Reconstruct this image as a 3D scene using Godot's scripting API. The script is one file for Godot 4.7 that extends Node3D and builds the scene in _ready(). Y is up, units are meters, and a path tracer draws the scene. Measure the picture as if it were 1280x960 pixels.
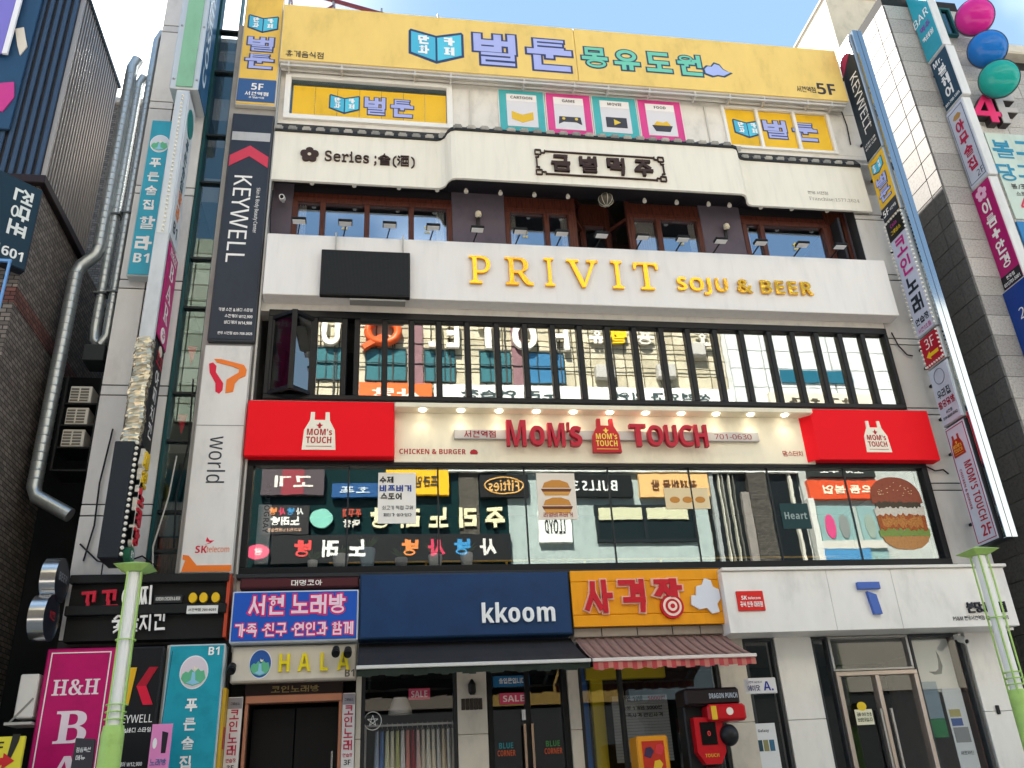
extends Node3D
# A five-storey shop building with stacked signs on a Korean shopping street, seen from across the street, looking up.
# x runs along the facade, y up, z out of the facade towards the street; the facade plane is z = 0.

var mats := {}
var texs := {}
var boxes := {}
var taken := {}
var glyphs := {}
var fonts := {}

# ---------------------------------------------------------------- mesh builder
class MB:
	var v := PackedVector3Array()
	var n := PackedVector3Array()
	var c := PackedColorArray()
	var tint := Color.WHITE
	func tri(a: Vector3, b: Vector3, d: Vector3, out := Vector3.ZERO) -> void:
		var m := (d - a).cross(b - a)
		if m.length_squared() < 1e-16: return
		m = m.normalized()
		if out != Vector3.ZERO and m.dot(out) < 0:
			var t := b; b = d; d = t; m = -m
		v.append(a); v.append(b); v.append(d)
		for i in 3: n.append(m); c.append(tint)
	func quad(a: Vector3, b: Vector3, d: Vector3, e: Vector3, out := Vector3.ZERO) -> void:
		tri(a, b, d, out); tri(a, d, e, out)
	func stri(a: Vector3, b: Vector3, d: Vector3, na: Vector3, nb: Vector3, nd: Vector3) -> void:
		if (d - a).cross(b - a).dot(na + nb + nd) < 0:
			var t := b; b = d; d = t
			t = nb; nb = nd; nd = t
		v.append(a); v.append(b); v.append(d); n.append(na); n.append(nb); n.append(nd)
		for i in 3: c.append(tint)
	func box(at: Vector3, s: Vector3, b := Basis.IDENTITY) -> void:
		var h := s / 2.0
		for ax in 3:
			var u := Vector3.ZERO; var w := Vector3.ZERO; var o := Vector3.ZERO
			o[ax] = h[ax]; u[(ax + 1) % 3] = h[(ax + 1) % 3]; w[(ax + 2) % 3] = h[(ax + 2) % 3]
			for sg in [-1.0, 1.0]:
				var f: Vector3 = o * sg
				quad(at + b * (f - u - w), at + b * (f + u - w), at + b * (f + u + w), at + b * (f - u + w), b * f)
	func bar(p: Vector3, q: Vector3, wd: float, dp: float = -1.0) -> void:
		var d := q - p
		var l := d.length()
		var y := d / l
		var side := y.cross(Vector3.FORWARD if absf(y.z) < 0.9 else Vector3.RIGHT).normalized()
		box((p + q) / 2, Vector3(wd, l, dp if dp > 0 else wd), Basis(side, y, side.cross(y)))
	func tube(path: Array, r: float, sides := 10, caps := true) -> void:
		var rings := []
		var up := Vector3(0.13, 0.31, 0.94)
		for i in path.size():
			var d: Vector3 = (path[mini(i + 1, path.size() - 1)] - path[maxi(i - 1, 0)]).normalized()
			var a := d.cross(up).normalized()
			var b := a.cross(d).normalized()
			var ring := []
			for k in sides:
				var t := TAU * k / sides
				ring.append(a * cos(t) + b * sin(t))
			rings.append(ring)
		for i in path.size() - 1:
			for k in sides:
				var j := (k + 1) % sides
				var p0: Vector3 = path[i]; var p1: Vector3 = path[i + 1]
				var a0: Vector3 = rings[i][k]; var a1: Vector3 = rings[i][j]; var b0: Vector3 = rings[i + 1][k]; var b1: Vector3 = rings[i + 1][j]
				stri(p0 + a0 * r, p0 + a1 * r, p1 + b1 * r, a0, a1, b1)
				stri(p0 + a0 * r, p1 + b1 * r, p1 + b0 * r, a0, b1, b0)
		if caps:
			for e in [0, path.size() - 1]:
				for k in range(1, sides - 1):
					tri(path[e] + rings[e][0] * r, path[e] + rings[e][k] * r, path[e] + rings[e][k + 1] * r)
	func lathe(at: Vector3, prof: Array, sides := 24, b := Basis.IDENTITY) -> void:   # prof: Vector2(radius, height)
		for i in prof.size() - 1:
			var p: Vector2 = prof[i]; var q: Vector2 = prof[i + 1]
			var nn := Vector2(q.y - p.y, p.x - q.x).normalized()
			for k in sides:
				var t0 := TAU * k / sides; var t1 := TAU * (k + 1) / sides
				var d0 := Vector3(cos(t0), 0, sin(t0)); var d1 := Vector3(cos(t1), 0, sin(t1))
				var up := Vector3(0, 1, 0)
				var n0 := b * (d0 * nn.x + up * nn.y); var n1 := b * (d1 * nn.x + up * nn.y)
				var a0 := at + b * (d0 * p.x + up * p.y); var a1 := at + b * (d1 * p.x + up * p.y)
				var b0 := at + b * (d0 * q.x + up * q.y); var b1 := at + b * (d1 * q.x + up * q.y)
				if p.x > 1e-5: stri(a0, a1, b1, n0, n1, n1)
				if q.x > 1e-5: stri(a0, b1, b0, n0, n1, n0)
	func ball(at: Vector3, s: Vector3, rings := 8, sides := 14) -> void:
		for i in rings:
			for k in sides:
				var p := []
				for e in [[i, k], [i + 1, k], [i + 1, k + 1], [i, k + 1]]:
					var th: float = PI * e[0] / rings; var ph: float = TAU * e[1] / sides
					p.append(Vector3(sin(th) * cos(ph), cos(th), sin(th) * sin(ph)))
				if i > 0: stri(at + p[0] * s, at + p[1] * s, at + p[3] * s, (p[0] / s).normalized(), (p[1] / s).normalized(), (p[3] / s).normalized())
				if i < rings - 1: stri(at + p[1] * s, at + p[2] * s, at + p[3] * s, (p[1] / s).normalized(), (p[2] / s).normalized(), (p[3] / s).normalized())
	func plate(pts: PackedVector2Array, z0: float, z1: float) -> void:   # outline in xy, thick from z0 to z1
		var ix := Geometry2D.triangulate_polygon(pts)
		for i in range(0, ix.size(), 3):
			var a := pts[ix[i]]; var b := pts[ix[i + 1]]; var d := pts[ix[i + 2]]
			tri(Vector3(a.x, a.y, z1), Vector3(b.x, b.y, z1), Vector3(d.x, d.y, z1), Vector3.BACK)
			if z1 - z0 > 0.004: tri(Vector3(a.x, a.y, z0), Vector3(b.x, b.y, z0), Vector3(d.x, d.y, z0), Vector3.FORWARD)
		if z1 - z0 > 0.004:
			for i in pts.size():
				var a := pts[i]; var b := pts[(i + 1) % pts.size()]
				quad(Vector3(a.x, a.y, z0), Vector3(b.x, b.y, z0), Vector3(b.x, b.y, z1), Vector3(a.x, a.y, z1))
	func mesh() -> ArrayMesh:
		var arr := []
		arr.resize(Mesh.ARRAY_MAX)
		arr[Mesh.ARRAY_VERTEX] = v
		arr[Mesh.ARRAY_NORMAL] = n
		arr[Mesh.ARRAY_COLOR] = c
		var m := ArrayMesh.new()
		m.add_surface_from_arrays(Mesh.PRIMITIVE_TRIANGLES, arr)
		return m

# ---------------------------------------------------------------- materials
func tex(kind: String) -> Texture2D:
	if texs.has(kind): return texs[kind]
	var t: Texture2D
	if kind == "mosaic" or kind == "mosaic_n":
		var im := Image.create(512, 512, false, Image.FORMAT_RGB8)
		var hm := Image.create(512, 512, false, Image.FORMAT_RGB8)
		var rng := RandomNumberGenerator.new()
		rng.seed = 5
		im.fill(Color(0.24, 0.23, 0.22)); hm.fill(Color(0.2, 0.2, 0.2))
		for r in 16:
			for k in 8:
				var s := rng.randf_range(0.66, 0.95)
				var off := 32 if r % 2 else 0
				for q in [off + k * 64, off + k * 64 - 512]:
					im.fill_rect(Rect2i(q + 3, r * 32 + 3, 58, 26), Color(s * 0.82, s * 0.8, s * 0.78))
					hm.fill_rect(Rect2i(q + 3, r * 32 + 3, 58, 26), Color(0.8, 0.8, 0.8))
		hm.bump_map_to_normal_map(6.0)
		texs["mosaic"] = ImageTexture.create_from_image(im)
		texs["mosaic_n"] = ImageTexture.create_from_image(hm)
		return texs[kind]
	if kind == "led":
		var im := Image.create(64, 64, false, Image.FORMAT_RGB8)
		im.fill(Color(0.35, 0.35, 0.36))
		for a in 8:
			for b in 8:
				im.fill_rect(Rect2i(a * 8 + 2, b * 8 + 2, 4, 4), Color(1, 1, 1))
		t = ImageTexture.create_from_image(im)
		texs[kind] = t
		return t
	var f := FastNoiseLite.new()
	var nt := NoiseTexture2D.new()
	nt.width = 512; nt.height = 512; nt.seamless = true
	var lo := 0.86; var hi := 1.0
	match kind:
		"grime":
			f.seed = 3; f.frequency = 0.012; f.fractal_octaves = 6; f.fractal_gain = 0.62; lo = 0.87
		"stone":
			f.seed = 8; f.frequency = 0.05; f.fractal_octaves = 5; f.fractal_gain = 0.7; lo = 0.72
		"streak":
			f.seed = 12; f.frequency = 0.03; f.fractal_octaves = 4; lo = 0.955
		"faint":
			f.seed = 14; f.frequency = 0.008; f.fractal_octaves = 6; f.fractal_gain = 0.66; lo = 0.89
		"wood":
			f.seed = 21; f.frequency = 0.02; f.fractal_octaves = 5; f.domain_warp_enabled = true; lo = 0.55
		"cloth":
			f.seed = 31; f.frequency = 0.09; f.fractal_octaves = 4; lo = 0.75
		"rough":
			f.seed = 41; f.frequency = 0.02; f.fractal_octaves = 5; lo = 0.35; hi = 1.0
		"bump":
			f.seed = 51; f.frequency = 0.01; f.fractal_octaves = 3; nt.as_normal_map = true; nt.bump_strength = 3.0
	if kind != "bump":
		var g := Gradient.new()
		g.set_color(0, Color(lo, lo, lo)); g.set_color(1, Color(hi, hi, hi))
		g.add_point(0.45, Color(lerpf(lo, hi, 0.72), lerpf(lo, hi, 0.71), lerpf(lo, hi, 0.7)))
		nt.color_ramp = g
	nt.noise = f
	texs[kind] = nt
	return nt

func mat(hex: String, rough := 0.6, metal := 0.0, kind := "", sc := Vector3(0.6, 0.6, 0.6)) -> StandardMaterial3D:
	var key := "%s|%s|%s|%s|%s" % [hex, rough, metal, kind, sc]
	if mats.has(key): return mats[key]
	var m := StandardMaterial3D.new()
	m.resource_name = "surface_" + hex
	m.albedo_color = Color(hex)
	m.roughness = rough
	m.metallic = metal
	m.metallic_specular = 0.36
	if kind:
		m.albedo_texture = tex(kind)
		m.uv1_triplanar = true
		m.uv1_world_triplanar = true
		m.uv1_scale = sc
		if kind == "mosaic":
			m.normal_enabled = true
			m.normal_texture = tex("mosaic_n")
	mats[key] = m
	return m

func wall_mat(hex: String, rough := 0.75) -> StandardMaterial3D: return mat(hex, rough, 0.0, "grime", Vector3(0.35, 0.22, 0.35))
func panel_mat(hex: String, rough := 0.35) -> StandardMaterial3D: return mat(hex, rough, 0.0, "faint", Vector3(0.3, 0.13, 0.3))

func glass(hex := "8d9699", alpha := 0.55, metal := 1.0, wavy := false) -> StandardMaterial3D:
	var key := "glass%s%s%s%s" % [hex, alpha, metal, wavy]
	if mats.has(key): return mats[key]
	var m := StandardMaterial3D.new()
	m.resource_name = "glass_" + hex
	m.albedo_color = Color(hex, alpha)
	m.transparency = BaseMaterial3D.TRANSPARENCY_ALPHA
	m.roughness = 0.0
	m.metallic = metal
	if not texs.has("plain"):
		var im := Image.create(4, 4, false, Image.FORMAT_RGB8)
		im.fill(Color.WHITE)
		texs["plain"] = ImageTexture.create_from_image(im)
	m.albedo_texture = texs["plain"]   # half-silvered sheet: alpha is the share that mirrors, the rest passes
	if wavy:
		m.normal_enabled = true
		m.normal_texture = tex("bump")
		m.normal_scale = 0.007
		m.uv1_triplanar = true
		m.uv1_world_triplanar = true
		m.uv1_scale = Vector3(0.4, 0.4, 0.4)
	mats[key] = m
	return m

func glow(hex: String, energy: float) -> StandardMaterial3D:
	var key := "glow%s%s" % [hex, energy]
	if mats.has(key): return mats[key]
	var m := mat(hex, 0.4).duplicate() as StandardMaterial3D
	m.emission_enabled = true
	m.emission = Color(hex)
	m.emission_energy_multiplier = energy
	mats[key] = m
	return m

# ---------------------------------------------------------------- nodes
func numbered(called: String) -> String:
	taken[called] = taken.get(called, 0) + 1
	return called if taken[called] == 1 else "%s_%03d" % [called, taken[called] - 1]

func thing(called: String, label: String, category: String, at := Vector3.ZERO, turn := 0.0, group := "") -> Node3D:
	var o := Node3D.new()
	o.name = numbered(called)
	add_child(o)
	o.position = at
	o.rotation.y = turn
	o.set_meta("label", label)
	o.set_meta("category", category)
	o.set_meta("o", Vector3.ZERO if turn != 0.0 else at)
	if group: o.set_meta("group", group)
	return o

func put(p: Node, called: String, mesh: Mesh, m: Material, at := Vector3.ZERO) -> MeshInstance3D:
	var o := MeshInstance3D.new()
	o.name = called
	o.mesh = mesh
	o.material_override = m
	o.position = at
	p.add_child(o, true)
	return o

func offset_of(p: Node) -> Vector3:
	if p.has_meta("o"): return p.get_meta("o")
	var par := p.get_parent()
	if par and par != self and par is Node3D: return offset_of(par) + (p as Node3D).position
	return (p as Node3D).position if p != self else Vector3.ZERO

func made(p: Node, called: String, b: MB, m: Material, at := Vector3.ZERO) -> MeshInstance3D:   # vertices in the coordinates of the thing's author
	return put(p, called, b.mesh(), m, at - offset_of(p))

func cham(s: Vector3, bev: float) -> Mesh:
	var key := "%.3f %.3f %.3f %.3f" % [s.x, s.y, s.z, bev]
	if boxes.has(key): return boxes[key]
	var b := MB.new()
	if bev <= 0.0:
		b.box(Vector3.ZERO, s)
	else:
		var h := s / 2.0
		bev = minf(bev, minf(h.x, minf(h.y, h.z)) * 0.6)
		for ax in 3:
			var a1 := (ax + 1) % 3; var a2 := (ax + 2) % 3
			for sg in [-1.0, 1.0]:
				var q := []
				for e in [[-1, -1], [1, -1], [1, 1], [-1, 1]]:
					var p := Vector3.ZERO
					p[ax] = h[ax] * sg; p[a1] = (h[a1] - bev) * e[0]; p[a2] = (h[a2] - bev) * e[1]
					q.append(p)
				var o := Vector3.ZERO
				o[ax] = sg
				b.quad(q[0], q[1], q[2], q[3], o)
				for s2 in [-1.0, 1.0]:   # the bevel between faces ax and a1
					var e0 := Vector3.ZERO; var e1 := Vector3.ZERO
					e0[ax] = h[ax] * sg; e0[a1] = (h[a1] - bev) * s2; e1[ax] = (h[ax] - bev) * sg; e1[a1] = h[a1] * s2
					var lv := Vector3.ZERO
					lv[a2] = h[a2] - bev
					b.quad(e0 - lv, e0 + lv, e1 + lv, e1 - lv, e0 + e1)
		for sx in [-1.0, 1.0]:
			for sy in [-1.0, 1.0]:
				for sz in [-1.0, 1.0]:
					b.tri(Vector3(h.x * sx, (h.y - bev) * sy, (h.z - bev) * sz), Vector3((h.x - bev) * sx, h.y * sy, (h.z - bev) * sz), Vector3((h.x - bev) * sx, (h.y - bev) * sy, h.z * sz), Vector3(sx, sy, sz))
	boxes[key] = b.mesh()
	return boxes[key]

func rect(p: Node, called: String, x0: float, x1: float, y0: float, y1: float, z0: float, z1: float, m: Material, bev := 0.0) -> MeshInstance3D:
	var c := Vector3(x0 + x1, y0 + y1, z0 + z1) / 2.0 - offset_of(p)
	return put(p, called, cham(Vector3(absf(x1 - x0), absf(y1 - y0), absf(z1 - z0)), bev), m, c)

func bar(p: Node, called: String, a: Vector3, b: Vector3, w: float, m: Material, d := -1.0) -> MeshInstance3D:
	var o := MB.new()
	o.bar(a, b, w, d)
	return made(p, called, o, m)

func struct(called: String, mesh: Mesh, m: Material, at := Vector3.ZERO) -> MeshInstance3D:
	var o := put(self, called, mesh, m, at)
	o.set_meta("kind", "structure")
	return o

# ---------------------------------------------------------------- lettering
const LEAD := "ㄱㄲㄴㄷㄸㄹㅁㅂㅃㅅㅆㅇㅈㅉㅊㅋㅌㅍㅎ"
const VOWEL := "ㅏㅐㅑㅒㅓㅔㅕㅖㅗㅘㅙㅚㅛㅜㅝㅞㅟㅠㅡㅢㅣ"
const TAIL := " ㄱㄲㄳㄴㄵㄶㄷㄹㄺㄻㄼㄽㄾㄿㅀㅁㅂㅄㅅㅆㅇㅈㅊㅋㅌㅍㅎ"

func pl(a: Array) -> PackedVector2Array:
	var r := PackedVector2Array()
	for i in range(0, a.size(), 2): r.append(Vector2(a[i], a[i + 1]))
	return r

func jamo(j: String) -> Array:   # polylines in the unit square; an entry of three numbers [x, y, r] is a ring
	match j:
		"ㄱ": return [pl([0.05, 1, 1, 1, 0.94, 0])]
		"ㄴ": return [pl([0, 1, 0, 0, 1, 0])]
		"ㄷ": return [pl([1, 1, 0, 1, 0, 0, 1, 0])]
		"ㄹ": return [pl([0, 1, 1, 1, 1, 0.52, 0, 0.52, 0, 0, 1, 0])]
		"ㅁ": return [pl([0, 0, 0, 1, 1, 1, 1, 0, 0, 0])]
		"ㅂ": return [pl([0, 1, 0, 0, 1, 0, 1, 1]), pl([0, 0.52, 1, 0.52])]
		"ㅅ": return [pl([0.5, 1, 0.46, 0.6, 0, 0]), pl([0.48, 0.62, 1, 0])]
		"ㅇ": return [[0.5, 0.5, 0.5]]
		"ㅈ": return [pl([0, 1, 1, 1]), pl([0.52, 1, 0.44, 0.55, 0, 0]), pl([0.47, 0.58, 1, 0])]
		"ㅊ": return [pl([0.3, 1, 0.7, 1]), pl([0, 0.74, 1, 0.74]), pl([0.52, 0.74, 0.44, 0.4, 0, 0]), pl([0.47, 0.42, 1, 0])]
		"ㅋ": return [pl([0.05, 1, 1, 1, 0.94, 0]), pl([0.05, 0.52, 0.98, 0.52])]
		"ㅌ": return [pl([1, 1, 0, 1, 0, 0, 1, 0]), pl([0, 0.5, 0.95, 0.5])]
		"ㅍ": return [pl([0, 1, 1, 1]), pl([0, 0, 1, 0]), pl([0.3, 1, 0.3, 0]), pl([0.7, 1, 0.7, 0])]
		"ㅎ": return [pl([0.32, 1, 0.68, 1]), pl([0, 0.74, 1, 0.74]), [0.5, 0.24, 0.26]]
		"ㅏ": return [pl([0.25, 1, 0.25, 0]), pl([0.25, 0.52, 1, 0.52])]
		"ㅑ": return [pl([0.25, 1, 0.25, 0]), pl([0.25, 0.68, 1, 0.68]), pl([0.25, 0.36, 1, 0.36])]
		"ㅓ": return [pl([0.8, 1, 0.8, 0]), pl([0, 0.52, 0.8, 0.52])]
		"ㅕ": return [pl([0.8, 1, 0.8, 0]), pl([0, 0.68, 0.8, 0.68]), pl([0, 0.36, 0.8, 0.36])]
		"ㅐ": return [pl([0.1, 0.97, 0.1, 0.03]), pl([0.9, 1, 0.9, 0]), pl([0.1, 0.52, 0.9, 0.52])]
		"ㅔ": return [pl([0.5, 0.97, 0.5, 0.03]), pl([0.98, 1, 0.98, 0]), pl([0, 0.52, 0.5, 0.52])]
		"ㅖ": return [pl([0.5, 0.97, 0.5, 0.03]), pl([0.98, 1, 0.98, 0]), pl([0, 0.68, 0.5, 0.68]), pl([0, 0.36, 0.5, 0.36])]
		"ㅣ": return [pl([0.6, 1, 0.6, 0])]
		"ㅗ": return [pl([0, 0.1, 1, 0.1]), pl([0.5, 1, 0.5, 0.1])]
		"ㅛ": return [pl([0, 0.1, 1, 0.1]), pl([0.33, 1, 0.33, 0.1]), pl([0.67, 1, 0.67, 0.1])]
		"ㅜ": return [pl([0, 0.85, 1, 0.85]), pl([0.5, 0.85, 0.5, 0])]
		"ㅠ": return [pl([0, 0.85, 1, 0.85]), pl([0.33, 0.85, 0.33, 0]), pl([0.67, 0.85, 0.67, 0])]
		"ㅡ": return [pl([0, 0.5, 1, 0.5])]
	return []

func lay(out: Array, j: String, x0: float, y0: float, x1: float, y1: float) -> void:
	var pair := {"ㄲ": "ㄱㄱ", "ㄸ": "ㄷㄷ", "ㅃ": "ㅂㅂ", "ㅆ": "ㅅㅅ", "ㅉ": "ㅈㅈ", "ㄺ": "ㄹㄱ", "ㄼ": "ㄹㅂ", "ㄵ": "ㄴㅈ", "ㄶ": "ㄴㅎ", "ㅄ": "ㅂㅅ"}
	if pair.has(j):
		lay(out, pair[j][0], x0, y0, lerpf(x0, x1, 0.44), y1)
		lay(out, pair[j][1], lerpf(x0, x1, 0.56), y0, x1, y1)
		return
	var rows: int = {"ㄹ": 3, "ㅌ": 3, "ㅎ": 4, "ㅊ": 3, "ㅂ": 2, "ㅍ": 2, "ㅁ": 2, "ㄷ": 2, "ㅋ": 2, "ㅑ": 2, "ㅕ": 2, "ㅖ": 2, "ㅈ": 2}.get(j, 1)
	var cols: int = {"ㅂ": 2, "ㅍ": 2, "ㅁ": 2, "ㅐ": 2, "ㅔ": 2, "ㅖ": 2, "ㅠ": 2, "ㅛ": 2}.get(j, 1)
	var cap := maxf(minf(0.66 * (y1 - y0) / (rows - 0.35), 0.62 * (x1 - x0) / (cols - 0.3)), 0.075)   # the heaviest stroke that keeps the counters open
	if j == "ㅇ": cap = maxf(0.3 * minf(x1 - x0, y1 - y0), 0.07)
	for s in jamo(j):
		if s is Array:
			out.append([lerpf(x0, x1, s[0]), lerpf(y0, y1, s[1]), (x1 - x0) * s[2] * (0.8 if s[2] < 0.4 else 1.0), (y1 - y0) * s[2], cap])
		else:
			var q := PackedVector2Array()
			for p in s: q.append(Vector2(lerpf(x0, x1, p.x), lerpf(y0, y1, p.y)))
			out.append([q, cap])

func strokes(ch: String) -> Array:
	if glyphs.has(ch): return glyphs[ch]
	var out := []
	if ch == "酒":
		out = [pl([0.05, 0.9, 0.18, 0.8]), pl([0, 0.6, 0.13, 0.52]), pl([0.02, 0.05, 0.2, 0.38]), pl([0.3, 0.93, 1, 0.93]), pl([0.34, 0, 0.34, 0.68, 0.98, 0.68, 0.98, 0, 0.34, 0]), pl([0.54, 0.93, 0.5, 0.42]), pl([0.77, 0.93, 0.77, 0.42]), pl([0.34, 0.25, 0.98, 0.25])].map(func(a): return [a, 0.075])
		glyphs[ch] = out
		return out
	if ch == "·":
		out = [[pl([0.45, 0.5, 0.55, 0.5]), 0.2]]
		glyphs[ch] = out
		return out
	var code := ch.unicode_at(0) - 0xAC00
	var l := LEAD[code / 588]
	var vo := VOWEL[(code % 588) / 28]
	var t := TAIL[code % 28]
	var has := t != " "
	var split := {"ㅘ": "ㅗㅏ", "ㅙ": "ㅗㅐ", "ㅚ": "ㅗㅣ", "ㅝ": "ㅜㅓ", "ㅞ": "ㅜㅔ", "ㅟ": "ㅜㅣ", "ㅢ": "ㅡㅣ"}
	if split.has(vo):
		var b := 0.46 if has else 0.0
		lay(out, l, 0.06, lerpf(b, 1, 0.52), 0.6, 1)
		lay(out, split[vo][0], 0.0, lerpf(b, 1, 0.06), 0.64, lerpf(b, 1, 0.36))
		lay(out, split[vo][1], 0.72, b, 1, 1)
	elif vo in "ㅗㅛㅜㅠㅡ":
		if has:
			lay(out, l, 0.14, 0.7, 0.86, 1)
			lay(out, vo, 0, 0.44, 1, 0.6)
		else:
			lay(out, l, 0.12, 0.5, 0.88, 1)
			lay(out, vo, 0, 0.02, 1, 0.36)
	else:
		var b := 0.46 if has else 0.0
		var wide := vo in "ㅐㅒㅔㅖ"
		lay(out, l, 0.02, lerpf(b, 1, 0.1), 0.46 if wide else 0.56, lerpf(b, 1, 0.95))
		lay(out, vo, 0.58 if wide else 0.68, b, 1.0, 1)
	if has: lay(out, t, 0.16, 0.0, 0.94, 0.35)
	glyphs[ch] = out
	return out

func stroke_box(b: MB, a: Vector2, c: Vector2, w: float, z0: float, z1: float, sx: float, t2: Transform2D) -> void:
	var d := (c - a)
	var l := d.length()
	if l < 1e-5: return
	d /= l
	var nn := Vector2(-d.y, d.x) * w / 2
	var e := d * w / 2
	var q := []
	for p in [a - e - nn, c + e - nn, c + e + nn, a - e + nn]:
		q.append(t2 * Vector2(p.x * sx, p.y))
	b.quad(Vector3(q[0].x, q[0].y, z1), Vector3(q[1].x, q[1].y, z1), Vector3(q[2].x, q[2].y, z1), Vector3(q[3].x, q[3].y, z1), Vector3.BACK)
	if z1 - z0 > 0.012:
		var mid: Vector2 = (q[0] + q[2]) / 2
		for i in 4:
			var u: Vector2 = q[i]; var v: Vector2 = q[(i + 1) % 4]
			var o: Vector2 = (u + v) / 2 - mid
			b.quad(Vector3(u.x, u.y, z0), Vector3(v.x, v.y, z0), Vector3(v.x, v.y, z1), Vector3(u.x, u.y, z1), Vector3(o.x, o.y, 0))

func hangul(b: MB, ch: String, at: Vector2, h: float, th: float, z0: float, z1: float, sx: float, t2: Transform2D, extra := 0.0) -> void:
	var k := 0
	var w := th * h
	var s := h - w
	var wide := h * 0.94 - w
	var o := at + Vector2(w / 2, w / 2)
	for en in strokes(ch):
		var st = en
		w = minf(th, en[-1]) * h
		if en.size() == 2: st = en[0]
		if en.size() == 5:
			var c := o + Vector2(st[0] * wide, st[1] * s)
			var rx: float = st[2] * wide; var ry: float = st[3] * s
			k += 1
			var zz := z1 + (k % 7) * 0.0007
			var ww := w + extra * 2
			for i in 20:
				var t0 := TAU * i / 20; var t1 := TAU * (i + 1) / 20
				var q := []
				for e in [[t0, -1.0], [t1, -1.0], [t1, 1.0], [t0, 1.0]]:
					var p: Vector2 = c + Vector2(cos(e[0]) * maxf(rx + e[1] * ww / 2, 0.001), sin(e[0]) * maxf(ry + e[1] * ww / 2, 0.001))
					q.append(t2 * Vector2(p.x * sx, p.y))
				b.quad(Vector3(q[0].x, q[0].y, zz), Vector3(q[1].x, q[1].y, zz), Vector3(q[2].x, q[2].y, zz), Vector3(q[3].x, q[3].y, zz), Vector3.BACK)
				if zz - z0 > 0.012:
					b.quad(Vector3(q[2].x, q[2].y, z0), Vector3(q[3].x, q[3].y, z0), Vector3(q[3].x, q[3].y, zz), Vector3(q[2].x, q[2].y, zz))
					b.quad(Vector3(q[0].x, q[0].y, z0), Vector3(q[1].x, q[1].y, z0), Vector3(q[1].x, q[1].y, zz), Vector3(q[0].x, q[0].y, zz))
		else:
			for i in st.size() - 1:
				k += 1
				stroke_box(b, o + Vector2(st[i].x * wide, st[i].y * s), o + Vector2(st[i + 1].x * wide, st[i + 1].y * s), w + extra * 2, z0, z1 + (k % 7) * 0.0007, sx, t2)

func font(kind: String) -> SystemFont:
	if fonts.has(kind): return fonts[kind]
	var f := SystemFont.new()
	f.font_names = PackedStringArray([{"bold": "Droid Sans", "sans": "Droid Sans", "serif": "Droid Serif", "serifbold": "Droid Serif", "mono": "Droid Sans Mono"}[kind]])
	if kind in ["bold", "serifbold"]: f.font_weight = 700
	fonts[kind] = f
	return f

func letter_arrays(ch: String, kind: String, deep: float) -> Array:   # [vertices, normals, indices, advance, cap height, base line], in font pixels
	var key := "%s|%s|%.3f" % [ch, kind, deep]
	if glyphs.has(key): return glyphs[key]
	var r := []
	var t := TextMesh.new()
	t.font = font(kind)
	t.font_size = 48
	t.pixel_size = 1.0
	t.curve_step = 2.0
	t.depth = deep
	t.horizontal_alignment = HORIZONTAL_ALIGNMENT_LEFT
	t.text = "H"
	var ab := t.get_aabb()
	t.text = ch
	var arr := t.get_mesh_arrays()
	var adv := font(kind).get_string_size(ch, HORIZONTAL_ALIGNMENT_LEFT, -1, 48).x
	if ch == " " or arr.is_empty() or arr[Mesh.ARRAY_VERTEX] == null or arr[Mesh.ARRAY_VERTEX].size() == 0:
		r = [PackedVector3Array(), PackedVector3Array(), PackedInt32Array(), adv, ab.size.y, ab.position.y]
	else:
		r = [arr[Mesh.ARRAY_VERTEX], arr[Mesh.ARRAY_NORMAL], arr[Mesh.ARRAY_INDEX], adv, ab.size.y, ab.position.y]
	glyphs[key] = r
	return r

func is_stroked(ch: String) -> bool:
	var u := ch.unicode_at(0)
	return u >= 0xAC00 and u <= 0xD7A3 or ch == "酒" or ch == "·"

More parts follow.
